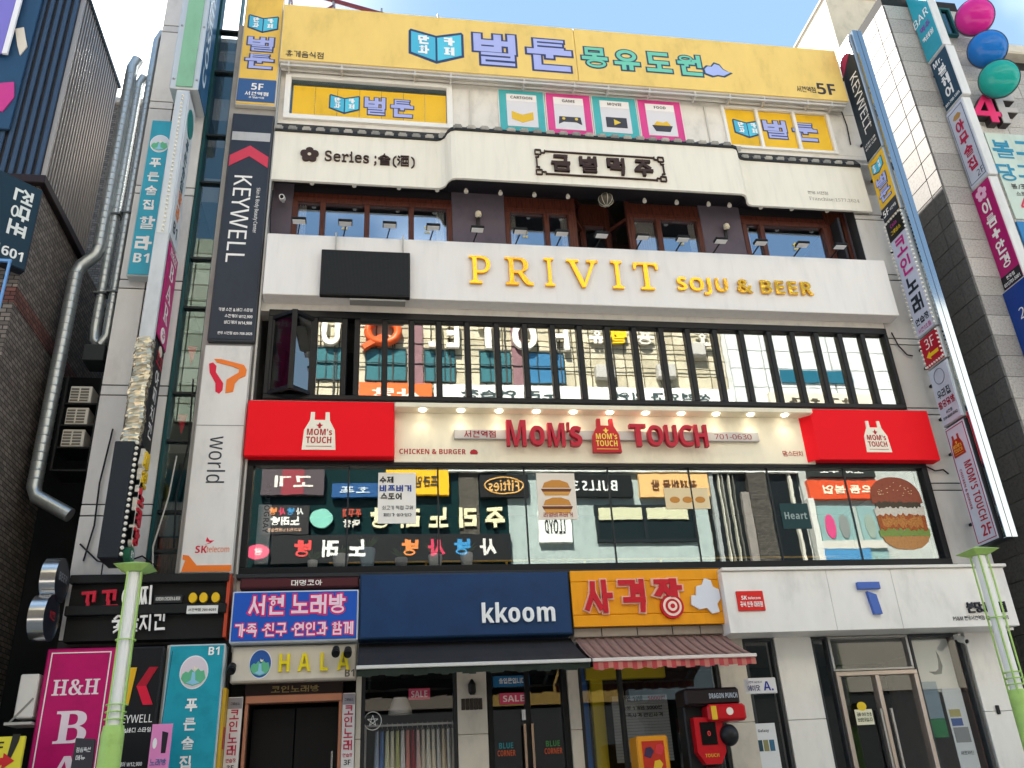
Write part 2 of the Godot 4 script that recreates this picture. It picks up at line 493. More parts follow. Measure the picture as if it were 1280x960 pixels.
# x is the middle (or the left end with align -1), y the base line, z the surface the text lies on, h the letter height.
# options: align, w (width to fill), b (stroke weight), d (depth), font, rot, vert, pitch, out (outline material), ow, split, name, latin (latin height share)
func txt(p: Node, s: String, x: float, y: float, z: float, h: float, m: Material, o := {}) -> void:
	var d: float = o.get("d", 0.004)
	var th: float = o.get("b", 0.13)
	var kind: String = o.get("font", "bold")
	var name_: String = o.get("name", "lettering")
	var any := false
	for ch in s: any = any or is_stroked(ch)
	var lat: float = o.get("latin", 0.84 if any else 1.0)
	var pos := []
	var cur := 0.0
	for ch in s:
		pos.append(cur)
		if is_stroked(ch): cur += h * (0.55 if ch == "·" else 1.04 + o.get("gap", 0.0))
		else:
			var a := letter_arrays(ch, kind, 0.0)
			cur += a[3] * h * lat / a[4] + h * o.get("gap", 0.0)
	var total := cur - h * 0.1 if any else cur
	var sx: float = o.w / total if o.has("w") else o.get("sx", 1.0)
	var start: float = 0.0 if o.get("align", 0) == -1 else -total * sx / 2
	var vert: bool = o.get("vert", false)
	var pitch: float = o.get("pitch", h * 1.15)
	var t2 := Transform2D(o.get("rot", 0.0), Vector2(x, y))
	var passes := [[m, 0.0, z, z + d]]
	if o.has("out"): passes = [[o.out, o.get("ow", h * 0.06), z, z + d * 0.6], [m, 0.0, z + d * 0.6 - 0.001, z + maxf(d, d * 0.6 + 0.006)]]
	var off := offset_of(p)
	for ps in passes:
		var b := MB.new()
		for i in s.length():
			var ch := s[i]
			var at := Vector2(pos[i], 0)
			var tt := t2 * Transform2D(0.0, Vector2(start, 0))
			if vert:
				at = Vector2.ZERO
				var cw: float = h * 0.94 if is_stroked(ch) else letter_arrays(ch, kind, 0.0)[3] * h * lat / letter_arrays(ch, kind, 0.0)[4]
				tt = t2 * Transform2D(0.0, Vector2(-cw * o.get("sx", 1.0) / 2, -pitch * i - h))
			var use_sx: float = o.get("sx", 1.0) if vert else sx
			if ch == " ": continue
			if is_stroked(ch):
				hangul(b, ch, at, h, th, ps[2], ps[3], use_sx, tt, ps[1])
			elif ps[1] == 0.0 or not o.has("out") or any == false:
				var sc := 1.0
				var a := letter_arrays(ch, kind, 0.0)
				sc = h * lat / a[4]
				var deep: float = ps[3] - ps[2]
				if deep > 0.012: a = letter_arrays(ch, kind, deep / sc)
				var zz: float = (ps[2] + ps[3]) / 2 if deep > 0.012 else ps[3]
				for q in a[2]:
					var vv: Vector3 = a[0][q]
					var w2: Vector2 = tt * Vector2((at.x + vv.x * sc) * use_sx, (vv.y - a[5]) * sc)
					b.v.append(Vector3(w2.x, w2.y, zz + vv.z * sc))
					b.n.append(a[1][q])
					b.c.append(Color.WHITE)
			if o.get("split", vert and h > 0.1) and b.v.size():
				put(p, o.get("piece", "letter"), b.mesh(), ps[0], -off)
				b = MB.new()
		if b.v.size(): put(p, name_ if ps[1] == 0.0 else name_ + "_outline", b.mesh(), ps[0], -off)

# ---------------------------------------------------------------- sign boxes
func sign_box(called: String, label: String, x0: float, x1: float, y0: float, y1: float, z0: float, z1: float, face: Material, edge: Material, category := "sign", group := "") -> Node3D:
	var t := thing(called, label, category, Vector3((x0 + x1) / 2, y0, z0), 0.0, group)
	rect(t, "sign_frame", x0, x1, y0, y1, z0, z1 - 0.012, edge, 0.012)
	rect(t, "face_panel", x0 + 0.02, x1 - 0.02, y0 + 0.02, y1 - 0.02, z1 - 0.03, z1, face, 0.004)
	return t

func blade(called: String, label: String, xf: float, side: float, y0: float, y1: float, z0: float, z1: float, thick: float, face: Material, edge: Material, group := "") -> Node3D:   # side -1: the lettered face looks to -x
	var t := thing(called, label, "sign", Vector3(xf, y0, (z0 + z1) / 2), side * PI / 2, group)
	var w := z1 - z0
	var h := y1 - y0
	rect(t, "sign_frame", -w / 2, w / 2, 0, h, -thick, -0.012, edge, 0.012)
	rect(t, "face_panel", -w / 2 + 0.02, w / 2 - 0.02, 0.02, h - 0.02, -0.03, 0, face, 0.004)
	for yy in [h * 0.2, h * 0.8]:   # arms to the wall
		rect(t, "bracket", w / 2 * side, (w / 2 + 0.2) * side, yy, yy + 0.04, -thick / 2 - 0.02, -thick / 2 + 0.02, mat("2b2d30", 0.5, 0.6))
	return t

func outline(p: Node, called: String, x0: float, x1: float, y0: float, y1: float, z: float, w: float, m: Material) -> void:
	var b := MB.new()
	b.box(Vector3((x0 + x1) / 2, y0 + w / 2, z), Vector3(x1 - x0, w, 0.006)); b.box(Vector3((x0 + x1) / 2, y1 - w / 2, z), Vector3(x1 - x0, w, 0.006))
	b.box(Vector3(x0 + w / 2, (y0 + y1) / 2, z), Vector3(w, y1 - y0 - 2 * w, 0.006)); b.box(Vector3(x1 - w / 2, (y0 + y1) / 2, z), Vector3(w, y1 - y0 - 2 * w, 0.006))
	made(p, called, b, m)

func shape(p: Node, called: String, pts: Array, x: float, y: float, sx: float, sy: float, z0: float, z1: float, m: Material) -> MeshInstance3D:   # a cut-out in unit coordinates
	var b := MB.new()
	var q := PackedVector2Array()
	for i in range(0, pts.size(), 2): q.append(Vector2(x + pts[i] * sx, y + pts[i + 1] * sy))
	b.plate(q, z0, z1)
	return made(p, called, b, m)

func disc_pts(n := 28) -> Array:
	var r := []
	for i in n: r.append_array([cos(TAU * i / n), sin(TAU * i / n)])
	return r

func bulbs(p: Node, pts: Array, r: float, m: Material) -> void:
	var b := MB.new()
	for q in pts: b.ball(q, Vector3(r, r, r), 4, 7)
	var o := made(p, "bulb_row", b, m)
	o.set_meta("kind", "stuff")

# ---------------------------------------------------------------- the view
const SUN := Vector3(-0.25, 0.77, -0.6)

func set_view() -> void:
	var cam := Camera3D.new()
	cam.name = "camera"
	cam.transform = Transform3D(Basis(Vector3(0.98752, -0.05112, 0.14898), Vector3(-0.019, 0.90028, 0.43489), Vector3(-0.15636, -0.43229, 0.88807)).orthonormalized(), Vector3(0, 1.6, 12))
	cam.fov = 47.69
	cam.near = 0.05
	cam.far = 500.0
	add_child(cam)
	cam.current = true
	var sky := ProceduralSkyMaterial.new()
	sky.sky_top_color = Color(0.34, 0.43, 0.52)
	sky.sky_horizon_color = Color(0.51, 0.56, 0.61)
	sky.sky_curve = 0.22
	sky.ground_bottom_color = Color(0.35, 0.34, 0.33)
	sky.ground_horizon_color = Color(0.6, 0.62, 0.64)
	sky.sun_angle_max = 42.0
	sky.sun_curve = 0.14
	sky.sky_energy_multiplier = 1.0
	sky.sky_cover = clouds()
	sky.sky_cover_modulate = Color(1, 1, 1, 0.3)
	var e := Environment.new()
	e.background_mode = Environment.BG_SKY
	e.sky = Sky.new()
	e.sky.sky_material = sky
	e.tonemap_mode = Environment.TONE_MAPPER_LINEAR
	e.tonemap_exposure = 4.4
	e.sdfgi_enabled = true
	e.ssao_enabled = true
	e.ssil_enabled = true
	var w := WorldEnvironment.new()
	w.name = "world"
	w.environment = e
	add_child(w)
	var sun := DirectionalLight3D.new()
	sun.name = "sun"
	sun.light_energy = 1.6
	sun.light_color = Color(1.0, 0.965, 0.92)
	sun.light_angular_distance = 0.5
	sun.shadow_enabled = true
	add_child(sun)
	sun.look_at_from_position(SUN * 50.0, Vector3.ZERO)

func clouds() -> Texture2D:
	var f := FastNoiseLite.new()
	f.seed = 23; f.frequency = 0.011; f.fractal_octaves = 6
	var im := Image.create(1024, 512, false, Image.FORMAT_RGBA8)
	for y in 256:
		for x in 1024:
			var t := TAU * x / 1024.0
			var k := f.get_noise_3d(cos(t) * 163.0, y * 1.3, sin(t) * 163.0)
			var a := smoothstep(0.22, 0.6, k) * smoothstep(10.0, 60.0, y)
			im.set_pixel(x, y, Color(1, 1, 1, a * 0.8))
	return ImageTexture.create_from_image(im)

func _ready() -> void:
	set_view()
	build_ground()
	build_main()
	build_left_building()
	build_right_building()
	build_opposite()
	upper_signs()
	middle_signs()
	ground_signs()
	left_column()
	right_column()
	street_things()
	shop_things()
	print("nodes ", get_child_count())

# ---------------------------------------------------------------- ground
func build_ground() -> void:
	struct("ground", cham(Vector3(400, 0.2, 400), 0.0), mat("b4afa8", 0.9, 0.0, "stone"), Vector3(0, -0.25, 0))
	struct("road", cham(Vector3(120, 0.05, 8), 0.0), mat("b4ada4", 0.85, 0.0, "stone"), Vector3(0, -0.12, 9))
	struct("pavement", cham(Vector3(120, 0.15, 5.0), 0.02), mat("bab3aa", 0.8, 0.0, "stone"), Vector3(0, -0.075, 2.5))

# ---------------------------------------------------------------- the five-storey building
func window_part(p: Node, x0: float, x1: float, y0: float, y1: float, z: float, fm: Material, gm: Material, fw := 0.05, fd := 0.08, cuts := [], called := "window") -> Node3D:   # window > frame, mullion, pane
	var o := Node3D.new()
	o.name = called
	p.add_child(o, true)
	o.position = Vector3((x0 + x1) / 2, y0, z) - offset_of(p)
	rect(o, "frame", x0, x1, y1 - fw, y1, z - fd, z + fd / 2, fm, 0.006)
	rect(o, "frame", x0, x1, y0, y0 + fw, z - fd, z + fd / 2, fm, 0.006)
	rect(o, "frame", x0, x0 + fw, y0 + fw, y1 - fw, z - fd, z + fd / 2, fm, 0.006)
	rect(o, "frame", x1 - fw, x1, y0 + fw, y1 - fw, z - fd, z + fd / 2, fm, 0.006)
	var prev := x0 + fw
	for i in cuts.size():
		var c: float = cuts[i]
		rect(o, "mullion", c - fw / 2, c + fw / 2, y0 + fw, y1 - fw, z - fd, z + fd / 2 - 0.003, fm, 0.006)
		rect(o, "pane", prev, c - fw / 2, y0 + fw, y1 - fw, z - 0.025, z - 0.017, gm)
		prev = c + fw / 2
	rect(o, "pane", prev, x1 - fw, y0 + fw, y1 - fw, z - 0.025, z - 0.017, gm)
	return o

func build_main() -> void:
	var t := thing("commercial_building", "white five-storey shop building hung with signs, standing between two alleys", "building", Vector3(2.8, 0, -3.4))
	var white := wall_mat("e6e2da")
	var inside := mat("6d6a66", 0.9)
	var plum := wall_mat("5d5560")
	var black := mat("17191c", 0.35, 0.2)
	var floors := [0.02, 3.75, 6.6, 9.85, 12.25, 14.25]
	for y in floors: rect(t, "floor_slab", -3.85, 9.45, y - 0.22, y, -7, -0.32, inside)
	rect(t, "wall", -3.88, 9.5, 0, 14.5, -7.3, -7.02, white)
	rect(t, "wall", -3.88, -3.62, 0, 14.5, -7.0, -0.3, wall_mat("b9b6b3"))
	rect(t, "wall", 9.24, 9.5, 0, 14.5, -7.0, -0.3, wall_mat("c9c6c0"))
	rect(t, "partition", -1.95, -1.85, 0.03, 14.02, -7, -0.32, inside)
	# front wall bands behind the sign boards
	rect(t, "wall", -1.76, 9.5, 3.52, 4.5, -0.3, 0, white)
	rect(t, "wall", -1.76, 8.72, 6.16, 7.1, -0.3, 0, white)
	rect(t, "wall", -1.76, 8.72, 8.62, 10.06, -0.32, 0, white)
	rect(t, "wall", -1.76, 9.5, 11.55, 12.47, -0.3, 0.0, white)
	rect(t, "wall", -1.76, 9.5, 13.52, 14.88, -0.3, 0.0, white)
	rect(t, "wall", -2.56, -1.76, 3.7, 14.6, -0.3, 0.03, wall_mat("a9a6a3"))
	rect(t, "wall", -3.88, -2.98, 0, 3.7, -0.3, 0.0, wall_mat("3a3a3c"))
	rect(t, "wall", -2.98, -1.76, 0, 3.7, -0.3, 0.0, wall_mat("3a3a3c"))
	rect(t, "roof_deck", -3.9, 9.5, 14.5, 14.6, -7.3, -0.31, wall_mat("8d8a86"))
	# pier of grey cladding panels right of the windows
	var grey := [panel_mat("c9c7c4", 0.5), panel_mat("c0beba", 0.5), panel_mat("d0ceca", 0.5)]
	rect(t, "wall", 8.73, 9.49, 4.5, 12.4, -0.3, -0.02, mat("38383a", 0.9))
	var yy := 4.52
	var k := 0
	while yy < 12.4:
		for hh in [1.18, 0.1]:
			rect(t, "cladding_panel", 8.735, 9.495, yy, yy + hh, -0.02, 0.0, grey[k % 3], 0.006)
			yy += hh + 0.018
			k += 1
	rect(t, "wall", 8.73, 9.495, 12.48, 13.51, -0.3, -0.004, white)
	# grey panel pier at the left corner
	rect(t, "wall", -3.87, -2.96, 3.7, 15.6, -0.3, -0.02, mat("303033", 0.9))
	yy = 3.72
	k = 0
	while yy < 15.5:
		for hh in [1.62, 0.14]:
			for xx in [[-3.878, -3.5], [-3.482, -2.962]]:
				rect(t, "cladding_panel", xx[0], xx[1], yy, yy + hh, -0.02, 0.0, [panel_mat("dad9d8", 0.5), panel_mat("d0cfcf", 0.5), panel_mat("e0dedb", 0.5)][k % 3], 0.006)
				k += 1
			yy += hh + 0.018
	# stairwell glazing
	var teal := mat("1e4a4c", 0.4, 0.3)
	var sg := Node3D.new()
	sg.name = "stair_glazing"
	t.add_child(sg)
	sg.position = Vector3(-2.75, 3.7, -0.1) - offset_of(t)
	for x in [-2.95, -2.57]: rect(sg, "frame", x, x + 0.05 if x < -2.6 else x + 0.02, 3.72, 15.5, -0.22, 0.02, teal, 0.005)
	yy = 3.75
	for h in [1.1, 0.55, 1.05, 0.75, 1.45, 0.9, 1.5, 1.0, 1.45, 1.0, 1.0]:
		rect(sg, "transom", -2.9, -2.57, yy, yy + 0.035, -0.16, -0.04, mat("232a2c", 0.4))
		rect(sg, "pane", -2.9, -2.57, yy + 0.035, yy + h, -0.1, -0.092, glass("b0ccd4", 0.1))
		yy += h
	for y in [5.2, 7.6, 9.1, 11.0, 12.8, 14.2]: rect(t, "stair_landing", -2.95, -1.97, y, y + 0.5, -1.6, -0.5, mat("8f908f", 0.8))
	rect(t, "stair_wall", -3.6, -1.97, 0.03, 14.1, -2.6, -2.5, mat("73726f", 0.9))
	rect(t, "timber_board", -2.9, -2.6, 4.6, 5.15, -0.45, -0.4, mat("8d5b40", 0.6, 0.0, "wood", Vector3(3, 0.4, 3)))
	# pennants hanging in the stairwell
	for a in [[-2.74, 7.75], [-2.76, 6.62]]:
		var f := thing("red_pennant", "small red triangular pennant behind the stairwell glass, %s" % ("upper of two" if a[1] > 7 else "lower of two"), "pennant", Vector3(a[0], a[1], -0.2), 0.0, "red pennants in the stairwell")
		shape(f, "cloth", [-0.07, 0.32, 0.07, 0.32, 0.01, 0.0], a[0], a[1], 1, 1, -0.205, -0.2, mat("c42638", 0.8, 0.0, "cloth"))
	# ---- 5F windows
	var wframe := mat("e9e7e2", 0.35)
	rect(t, "wall", -1.76, -1.66, 12.47, 13.52, -0.3, 0.0, white)
	rect(t, "wall", 1.3, 2.08, 12.47, 13.52, -0.3, 0.0, white)
	rect(t, "wall", 2.08, 5.75, 12.47, 13.52, -0.3, -0.002, white)
	rect(t, "wall", 5.75, 6.5, 12.47, 13.52, -0.3, 0.0, white)
	var w5 := window_part(t, -1.66, 1.3, 12.47, 13.52, 0.0, wframe, glass("7f9094", 0.5), 0.1, 0.12)
	rect(w5, "blind", -1.56, 1.2, 13.28, 13.42, -0.06, -0.05, mat("24465c", 0.5))
	for i in 7:
		rect(w5, "yellow_film", -1.52 + i * 0.388, -1.52 + i * 0.388 + 0.382, 12.55, 13.28, -0.014, -0.01, panel_mat("f0c02c", 0.3))
	var w5b := window_part(t, 6.5, 8.73, 12.47, 13.52, 0.0, wframe, glass("7f9094", 0.5), 0.06, 0.1, [7.21, 7.98])
	for a in [[6.57, 7.175], [7.245, 7.945], [8.015, 8.665]]:
		rect(w5b, "yellow_film", a[0], a[1], 12.54, 13.45, -0.014, -0.01, panel_mat("f0c02c", 0.3))
	for x in [1.62, 6.15]: rect(t, "drain_pipe", x, x + 0.03, 12.52, 13.48, 0.0, 0.03, mat("c9c6be", 0.6))
	# ---- 4F: brown windows in plum walls under the canopy
	var wood := mat("5a2f24", 0.45, 0.0, "wood", Vector3(2.5, 0.3, 2.5))
	var pane4 := glass("c8d6e6", 0.36)
	var zf := -0.3
	for a in [[-1.76, -1.42], [1.27, 2.2], [5.81, 6.6], [8.7, 9.2]]:
		rect(t, "plum_wall", a[0], a[1], 10.06, 11.55, -0.6, -0.26, plum, 0.006)
	for a in [[-1.42, 1.27, [-0.92, -0.18, 0.57]], [2.2, 3.42, [2.94]], [4.46, 5.81, [5.0]], [6.6, 8.28, [6.98]]]:
		var w4 := window_part(t, a[0], a[1], 10.06, 11.02, zf, wood, pane4, 0.09, 0.1, a[2])
		rect(w4, "transom_panel", a[0], a[1], 11.02, 11.28 if a[0] > 2 and a[0] < 6 else 11.14, zf - 0.06, zf + 0.02, wood, 0.008)
		rect(w4, "dark_fascia", a[0], a[1], 11.285 if a[0] > 2 and a[0] < 6 else 11.145, 11.55, zf - 0.06, zf + 0.01, mat("1e1b1f", 0.7))
	rect(t, "wood_post", 8.28, 8.36, 10.06, 11.55, -0.38, -0.26, wood, 0.008)
	rect(t, "wood_post", 8.62, 8.7, 10.06, 11.55, -0.38, -0.26, wood, 0.008)
	rect(t, "open_sash", 8.37, 8.42, 10.1, 11.0, -0.3, -0.02, mat("26272a", 0.4), 0.01)
	rect(t, "wood_post", 8.36, 8.62, 11.02, 11.55, -0.36, -0.28, wood, 0.008)
	# bay set back in the middle
	var bay := window_part(t, 3.7, 4.2, 10.06, 11.1, -0.75, wood, pane4, 0.06, 0.1)
	rect(bay, "transom_panel", 3.7, 4.2, 11.1, 11.55, -0.8, -0.72, wood, 0.008)
	for sgn in [-1.0, 1.0]:
		var p0 := Vector3(3.95 + sgn * 0.51, 0, -0.3); var p1 := Vector3(3.95 + sgn * 0.25, 0, -0.75)
		for y in [10.08, 10.95, 11.5]: bar(bay, "rail", p0 + Vector3(0, y, 0), p1 + Vector3(0, y, 0), 0.06, wood)
		bar(bay, "post", p0 + Vector3(0, 10.06, 0), p0 + Vector3(0, 11.55, 0), 0.08, wood)
		bar(bay, "post", p1 + Vector3(0, 10.06, 0), p1 + Vector3(0, 11.55, 0), 0.08, wood)
		var g := MB.new()
		g.quad(p0 + Vector3(0, 10.1, 0), p1 + Vector3(0, 10.1, 0), p1 + Vector3(0, 11.5, 0), p0 + Vector3(0, 11.5, 0))
		made(bay, "pane", g, pane4)
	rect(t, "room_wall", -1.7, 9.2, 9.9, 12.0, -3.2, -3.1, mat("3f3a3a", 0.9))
	# curtains
	for a in [[-1.36, -1.2], [1.0, 1.14], [2.27, 2.4], [3.22, 3.36], [4.55, 4.93], [5.6, 5.74], [6.66, 6.78], [8.46, 8.6]]:
		var c := MB.new()
		var n := int((a[1] - a[0]) / 0.025) + 2
		for i in n:
			var x0: float = lerpf(a[0], a[1], float(i) / n); var x1: float = lerpf(a[0], a[1], float(i + 1) / n)
			var za := -0.37 + (0.02 if i % 2 else -0.02); var zb := -0.37 + (-0.02 if i % 2 else 0.02)
			c.quad(Vector3(x0, 10.14, za), Vector3(x1, 10.14, zb), Vector3(x1, 10.95, zb), Vector3(x0, 10.95, za))
		made(t, "curtain", c, mat("e9e4da", 0.9, 0.0, "cloth"))
	# gold flower marks stuck on the panes
	for x in [-0.55, 0.85, 2.55, 5.4, 7.6]:
		var fl := MB.new()
		for i in 5:
			var q := PackedVector2Array()
			for j in 8:
				var d := Vector2.from_angle(TAU * i / 5 + PI / 2) * 0.028
				q.append(Vector2(x, 10.55) + d + Vector2.from_angle(TAU * j / 8) * 0.02)
			fl.plate(q, zf - 0.012, zf - 0.009 + i * 0.0006)
		made(t, "gold_flower_mark", fl, mat("d8c060", 0.4, 0.5))
		txt(t, "금별", x, 10.43, zf - 0.012, 0.05, mat("d8c878", 0.5), {"name": "pane_lettering"})
	# ---- 3F: a band of narrow black framed folding windows
	var edges := [0.0]
	var w3 := Node3D.new()
	w3.name = "folding_window"
	t.add_child(w3)
	w3.position = Vector3(3.5, 7.1, 0) - offset_of(t)
	rect(w3, "frame", -1.62, 8.7, 8.5, 8.62, -0.12, 0.06, black, 0.008)
	rect(w3, "frame", -1.62, 8.7, 7.1, 7.18, -0.12, 0.06, black, 0.008)
	rect(w3, "frame", -1.62, -1.55, 7.18, 8.5, -0.12, 0.06, black, 0.008)
	rect(w3, "frame", 8.63, 8.7, 7.18, 8.5, -0.12, 0.06, black, 0.008)
	var g3 := glass("d2d6d4", 0.4, 1.0, true)
	var posts := [-0.92, -0.47, -0.28, 0.145, 0.56, 0.985, 1.435, 1.905, 2.36, 2.815, 3.26, 3.725, 4.18, 4.64, 5.095, 5.57, 6.04, 6.53, 6.95, 7.38, 7.815, 8.235, 8.665]
	for i in posts.size() - 1:
		var pw := 0.045
		rect(w3, "mullion", posts[i] - pw, posts[i] + pw, 7.18, 8.5, -0.1, 0.045, black, 0.01)
		if i == 1: continue     # the leaf that stands open
		rect(w3, "pane", posts[i] + pw, posts[i + 1] - pw, 7.18, 8.5, -0.03, -0.022, g3)
	for lf in [[Vector3(-1.55, 0, 0.02), Vector3(-1.22, 0, 0.26)], [Vector3(-1.2, 0, 0.26), Vector3(-0.95, 0, 0.02)]]:
		var leaf := Node3D.new()
		leaf.name = "open_leaf"
		t.add_child(leaf, true)
		var a: Vector3 = lf[0]; var b: Vector3 = lf[1]
		leaf.position = a + Vector3(0, 7.18, 0) - offset_of(t)
		leaf.set_meta("o", a + Vector3(0, 7.18, 0))
		for y in [7.2, 8.47]: bar(leaf, "rail", a + Vector3(0, y, 0), b + Vector3(0, y, 0), 0.06, black)
		for e in [a, b]: bar(leaf, "stile", e + Vector3(0, 7.17, 0), e + Vector3(0, 8.5, 0), 0.055, black)
		var g := MB.new()
		g.quad(a + Vector3(0, 7.2, 0), b + Vector3(0, 7.2, 0), b + Vector3(0, 8.48, 0), a + Vector3(0, 8.48, 0))
		made(leaf, "pane", g, glass("d2d6d4", 0.09) if a.x < -1.3 else g3)
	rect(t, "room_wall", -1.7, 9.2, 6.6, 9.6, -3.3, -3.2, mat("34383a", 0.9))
	# ---- 2F: wide black framed shop window
	var w2 := window_part(t, -1.76, 8.76, 4.5, 6.16, 0.0, black, glass("8f9899", 0.58, 1.0, true), 0.1, 0.12, [], "shop_window")
	w2.get_node("pane").queue_free()
	w2.remove_child(w2.get_node("pane"))
	var cuts := [-1.66, -0.34, 0.94, 2.22, 3.5, 4.78, 6.06, 7.34, 8.66]
	for i in 8:
		rect(w2, "pane", cuts[i] + 0.005, cuts[i + 1] - 0.005, 4.6, 6.06, -0.03, -0.02, glass("ccd2d0", 0.32, 1.0, true))
		if i: rect(w2, "joint", cuts[i] - 0.012, cuts[i] + 0.012, 4.6, 6.06, -0.035, -0.012, mat("20262a", 0.4))
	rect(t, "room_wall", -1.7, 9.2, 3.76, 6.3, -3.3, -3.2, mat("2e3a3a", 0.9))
	rect(t, "ledge", -1.76, 8.8, 4.44, 4.5, -0.1, 0.12, mat("2c2f31", 0.5), 0.01)

func build_left_building() -> void:
	var t := thing("metal_clad_building", "dark building clad in ribbed metal above brown mosaic tile, left of the alley", "building", Vector3(-9, 0, -5))
	var tile := mat("b0a8a2", 0.5, 0.0, "mosaic", Vector3(0.95, 0.95, 0.95))
	rect(t, "tiled_wall", -14, -4.87, 0, 10.12, -12, 0.98, tile)
	rect(t, "tile_band", -14, -4.862, 8.05, 8.3, -3, 0.988, mat("a8746c", 0.5, 0.0, "mosaic", Vector3(0.95, 0.95, 0.95)))
	rect(t, "upper_wall", -14, -4.9, 10.12, 14.02, -1.12, 0.95, mat("2e2f34", 0.5))
	rect(t, "base_trim", -14, -4.78, 10.02, 10.16, -1.16, 1.08, mat("2c2327", 0.45, 0.3), 0.01)
	rect(t, "roof_trim", -14, -4.8, 14.0, 14.06, -1.16, 1.04, mat("51606d", 0.4, 0.5), 0.01)
	var rib := mat("a09a96", 0.4, 0.6)
	var rm := MB.new()     # one rib, shared
	rm.box(Vector3(0, 0, 0), Vector3(0.07, 3.84, 0.045))
	var rmesh := rm.mesh()
	for i in 21: put(t, "rib", rmesh, rib, Vector3(-4.87, 12.08, 0.93 - i * 0.1) - offset_of(t))
	for i in 16: put(t, "rib", cham(Vector3(0.07, 3.84, 0.05), 0.01), mat("3d5066", 0.4, 0.5), Vector3(-4.95 - i * 0.12, 12.08, 0.97) - offset_of(t))
	rect(t, "side_window", -6, -5.2, 6.6, 7.75, 0.9, 0.995, mat("1f3f42", 0.15, 0.2), 0.01)
	# building that closes the alley
	var b := thing("rear_building", "grey tiled building far back at the end of the narrow alley", "building", Vector3(-5, 0, -9))
	rect(b, "wall", -13.0, -3.0, 0, 19.5, -12.5, -7.6, mat("8f8d8b", 0.6, 0.0, "mosaic", Vector3(0.9, 0.9, 0.9)))
	rect(b, "parapet", -13.0, -2.95, 19.5, 19.7, -12.6, -7.5, mat("9b9996", 0.7), 0.02)

func build_right_building() -> void:
	var t := thing("tiled_corner_building", "tall grey stone building with a square tiled side wall, right of the alley", "building", Vector3(11.5, 0, -4))
	var core := mat("2b2c2d", 0.9)
	rect(t, "core_wall", 10.52, 12.3, 0, 16.72, -9, 0.26, core)
	rect(t, "core_wall", 12.3, 24, 0, 15.1, -9, 0.24, core)
	rect(t, "cornice", 12.3, 24.2, 15.1, 15.35, -9, 0.5, wall_mat("d6d0c2"), 0.03)
	var rng := RandomNumberGenerator.new()
	rng.seed = 4
	var front := []; var side := []
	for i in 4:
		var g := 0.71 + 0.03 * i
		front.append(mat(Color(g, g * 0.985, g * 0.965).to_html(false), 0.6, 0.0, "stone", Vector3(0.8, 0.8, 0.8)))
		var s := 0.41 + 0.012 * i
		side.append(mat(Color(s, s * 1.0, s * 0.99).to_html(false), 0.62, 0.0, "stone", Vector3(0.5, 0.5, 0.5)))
	var y := 0.02
	var n := 0
	while y < 16.4:
		var z := 0.3
		var k := 0
		while z > -3.9:     # side wall facing the alley
			var w: float = 0.33 if k == 0 else 0.62
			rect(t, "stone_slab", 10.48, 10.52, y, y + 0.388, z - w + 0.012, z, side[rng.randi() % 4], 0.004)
			z -= w
			k += 1
		var x := 10.527
		while x < 13.6:     # front
			var w: float = 0.62
			if x > 12.2 and y > 14.7: break
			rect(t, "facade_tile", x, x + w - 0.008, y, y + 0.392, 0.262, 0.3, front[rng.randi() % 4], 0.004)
			x += w
		y += 0.4
		n += 1
	var fw := mat("1f5a5c", 0.4)
	var w := window_part(t, 11.72, 12.0, 15.6, 16.4, 0.34, fw, glass("5f7f88", 0.6), 0.05, 0.08)
	# plain block behind
	var b := thing("roof_block", "plain beige stair block on the roof of the grey stone building", "building", Vector3(11.4, 16.73, -4.7))
	rect(b, "wall", 10.56, 12.25, 16.73, 18.72, -8.0, -1.45, wall_mat("cfc6b2"))
	rect(b, "coping", 10.53, 12.28, 18.72, 18.8, -8.05, -1.42, wall_mat("b9b2a4"), 0.01)

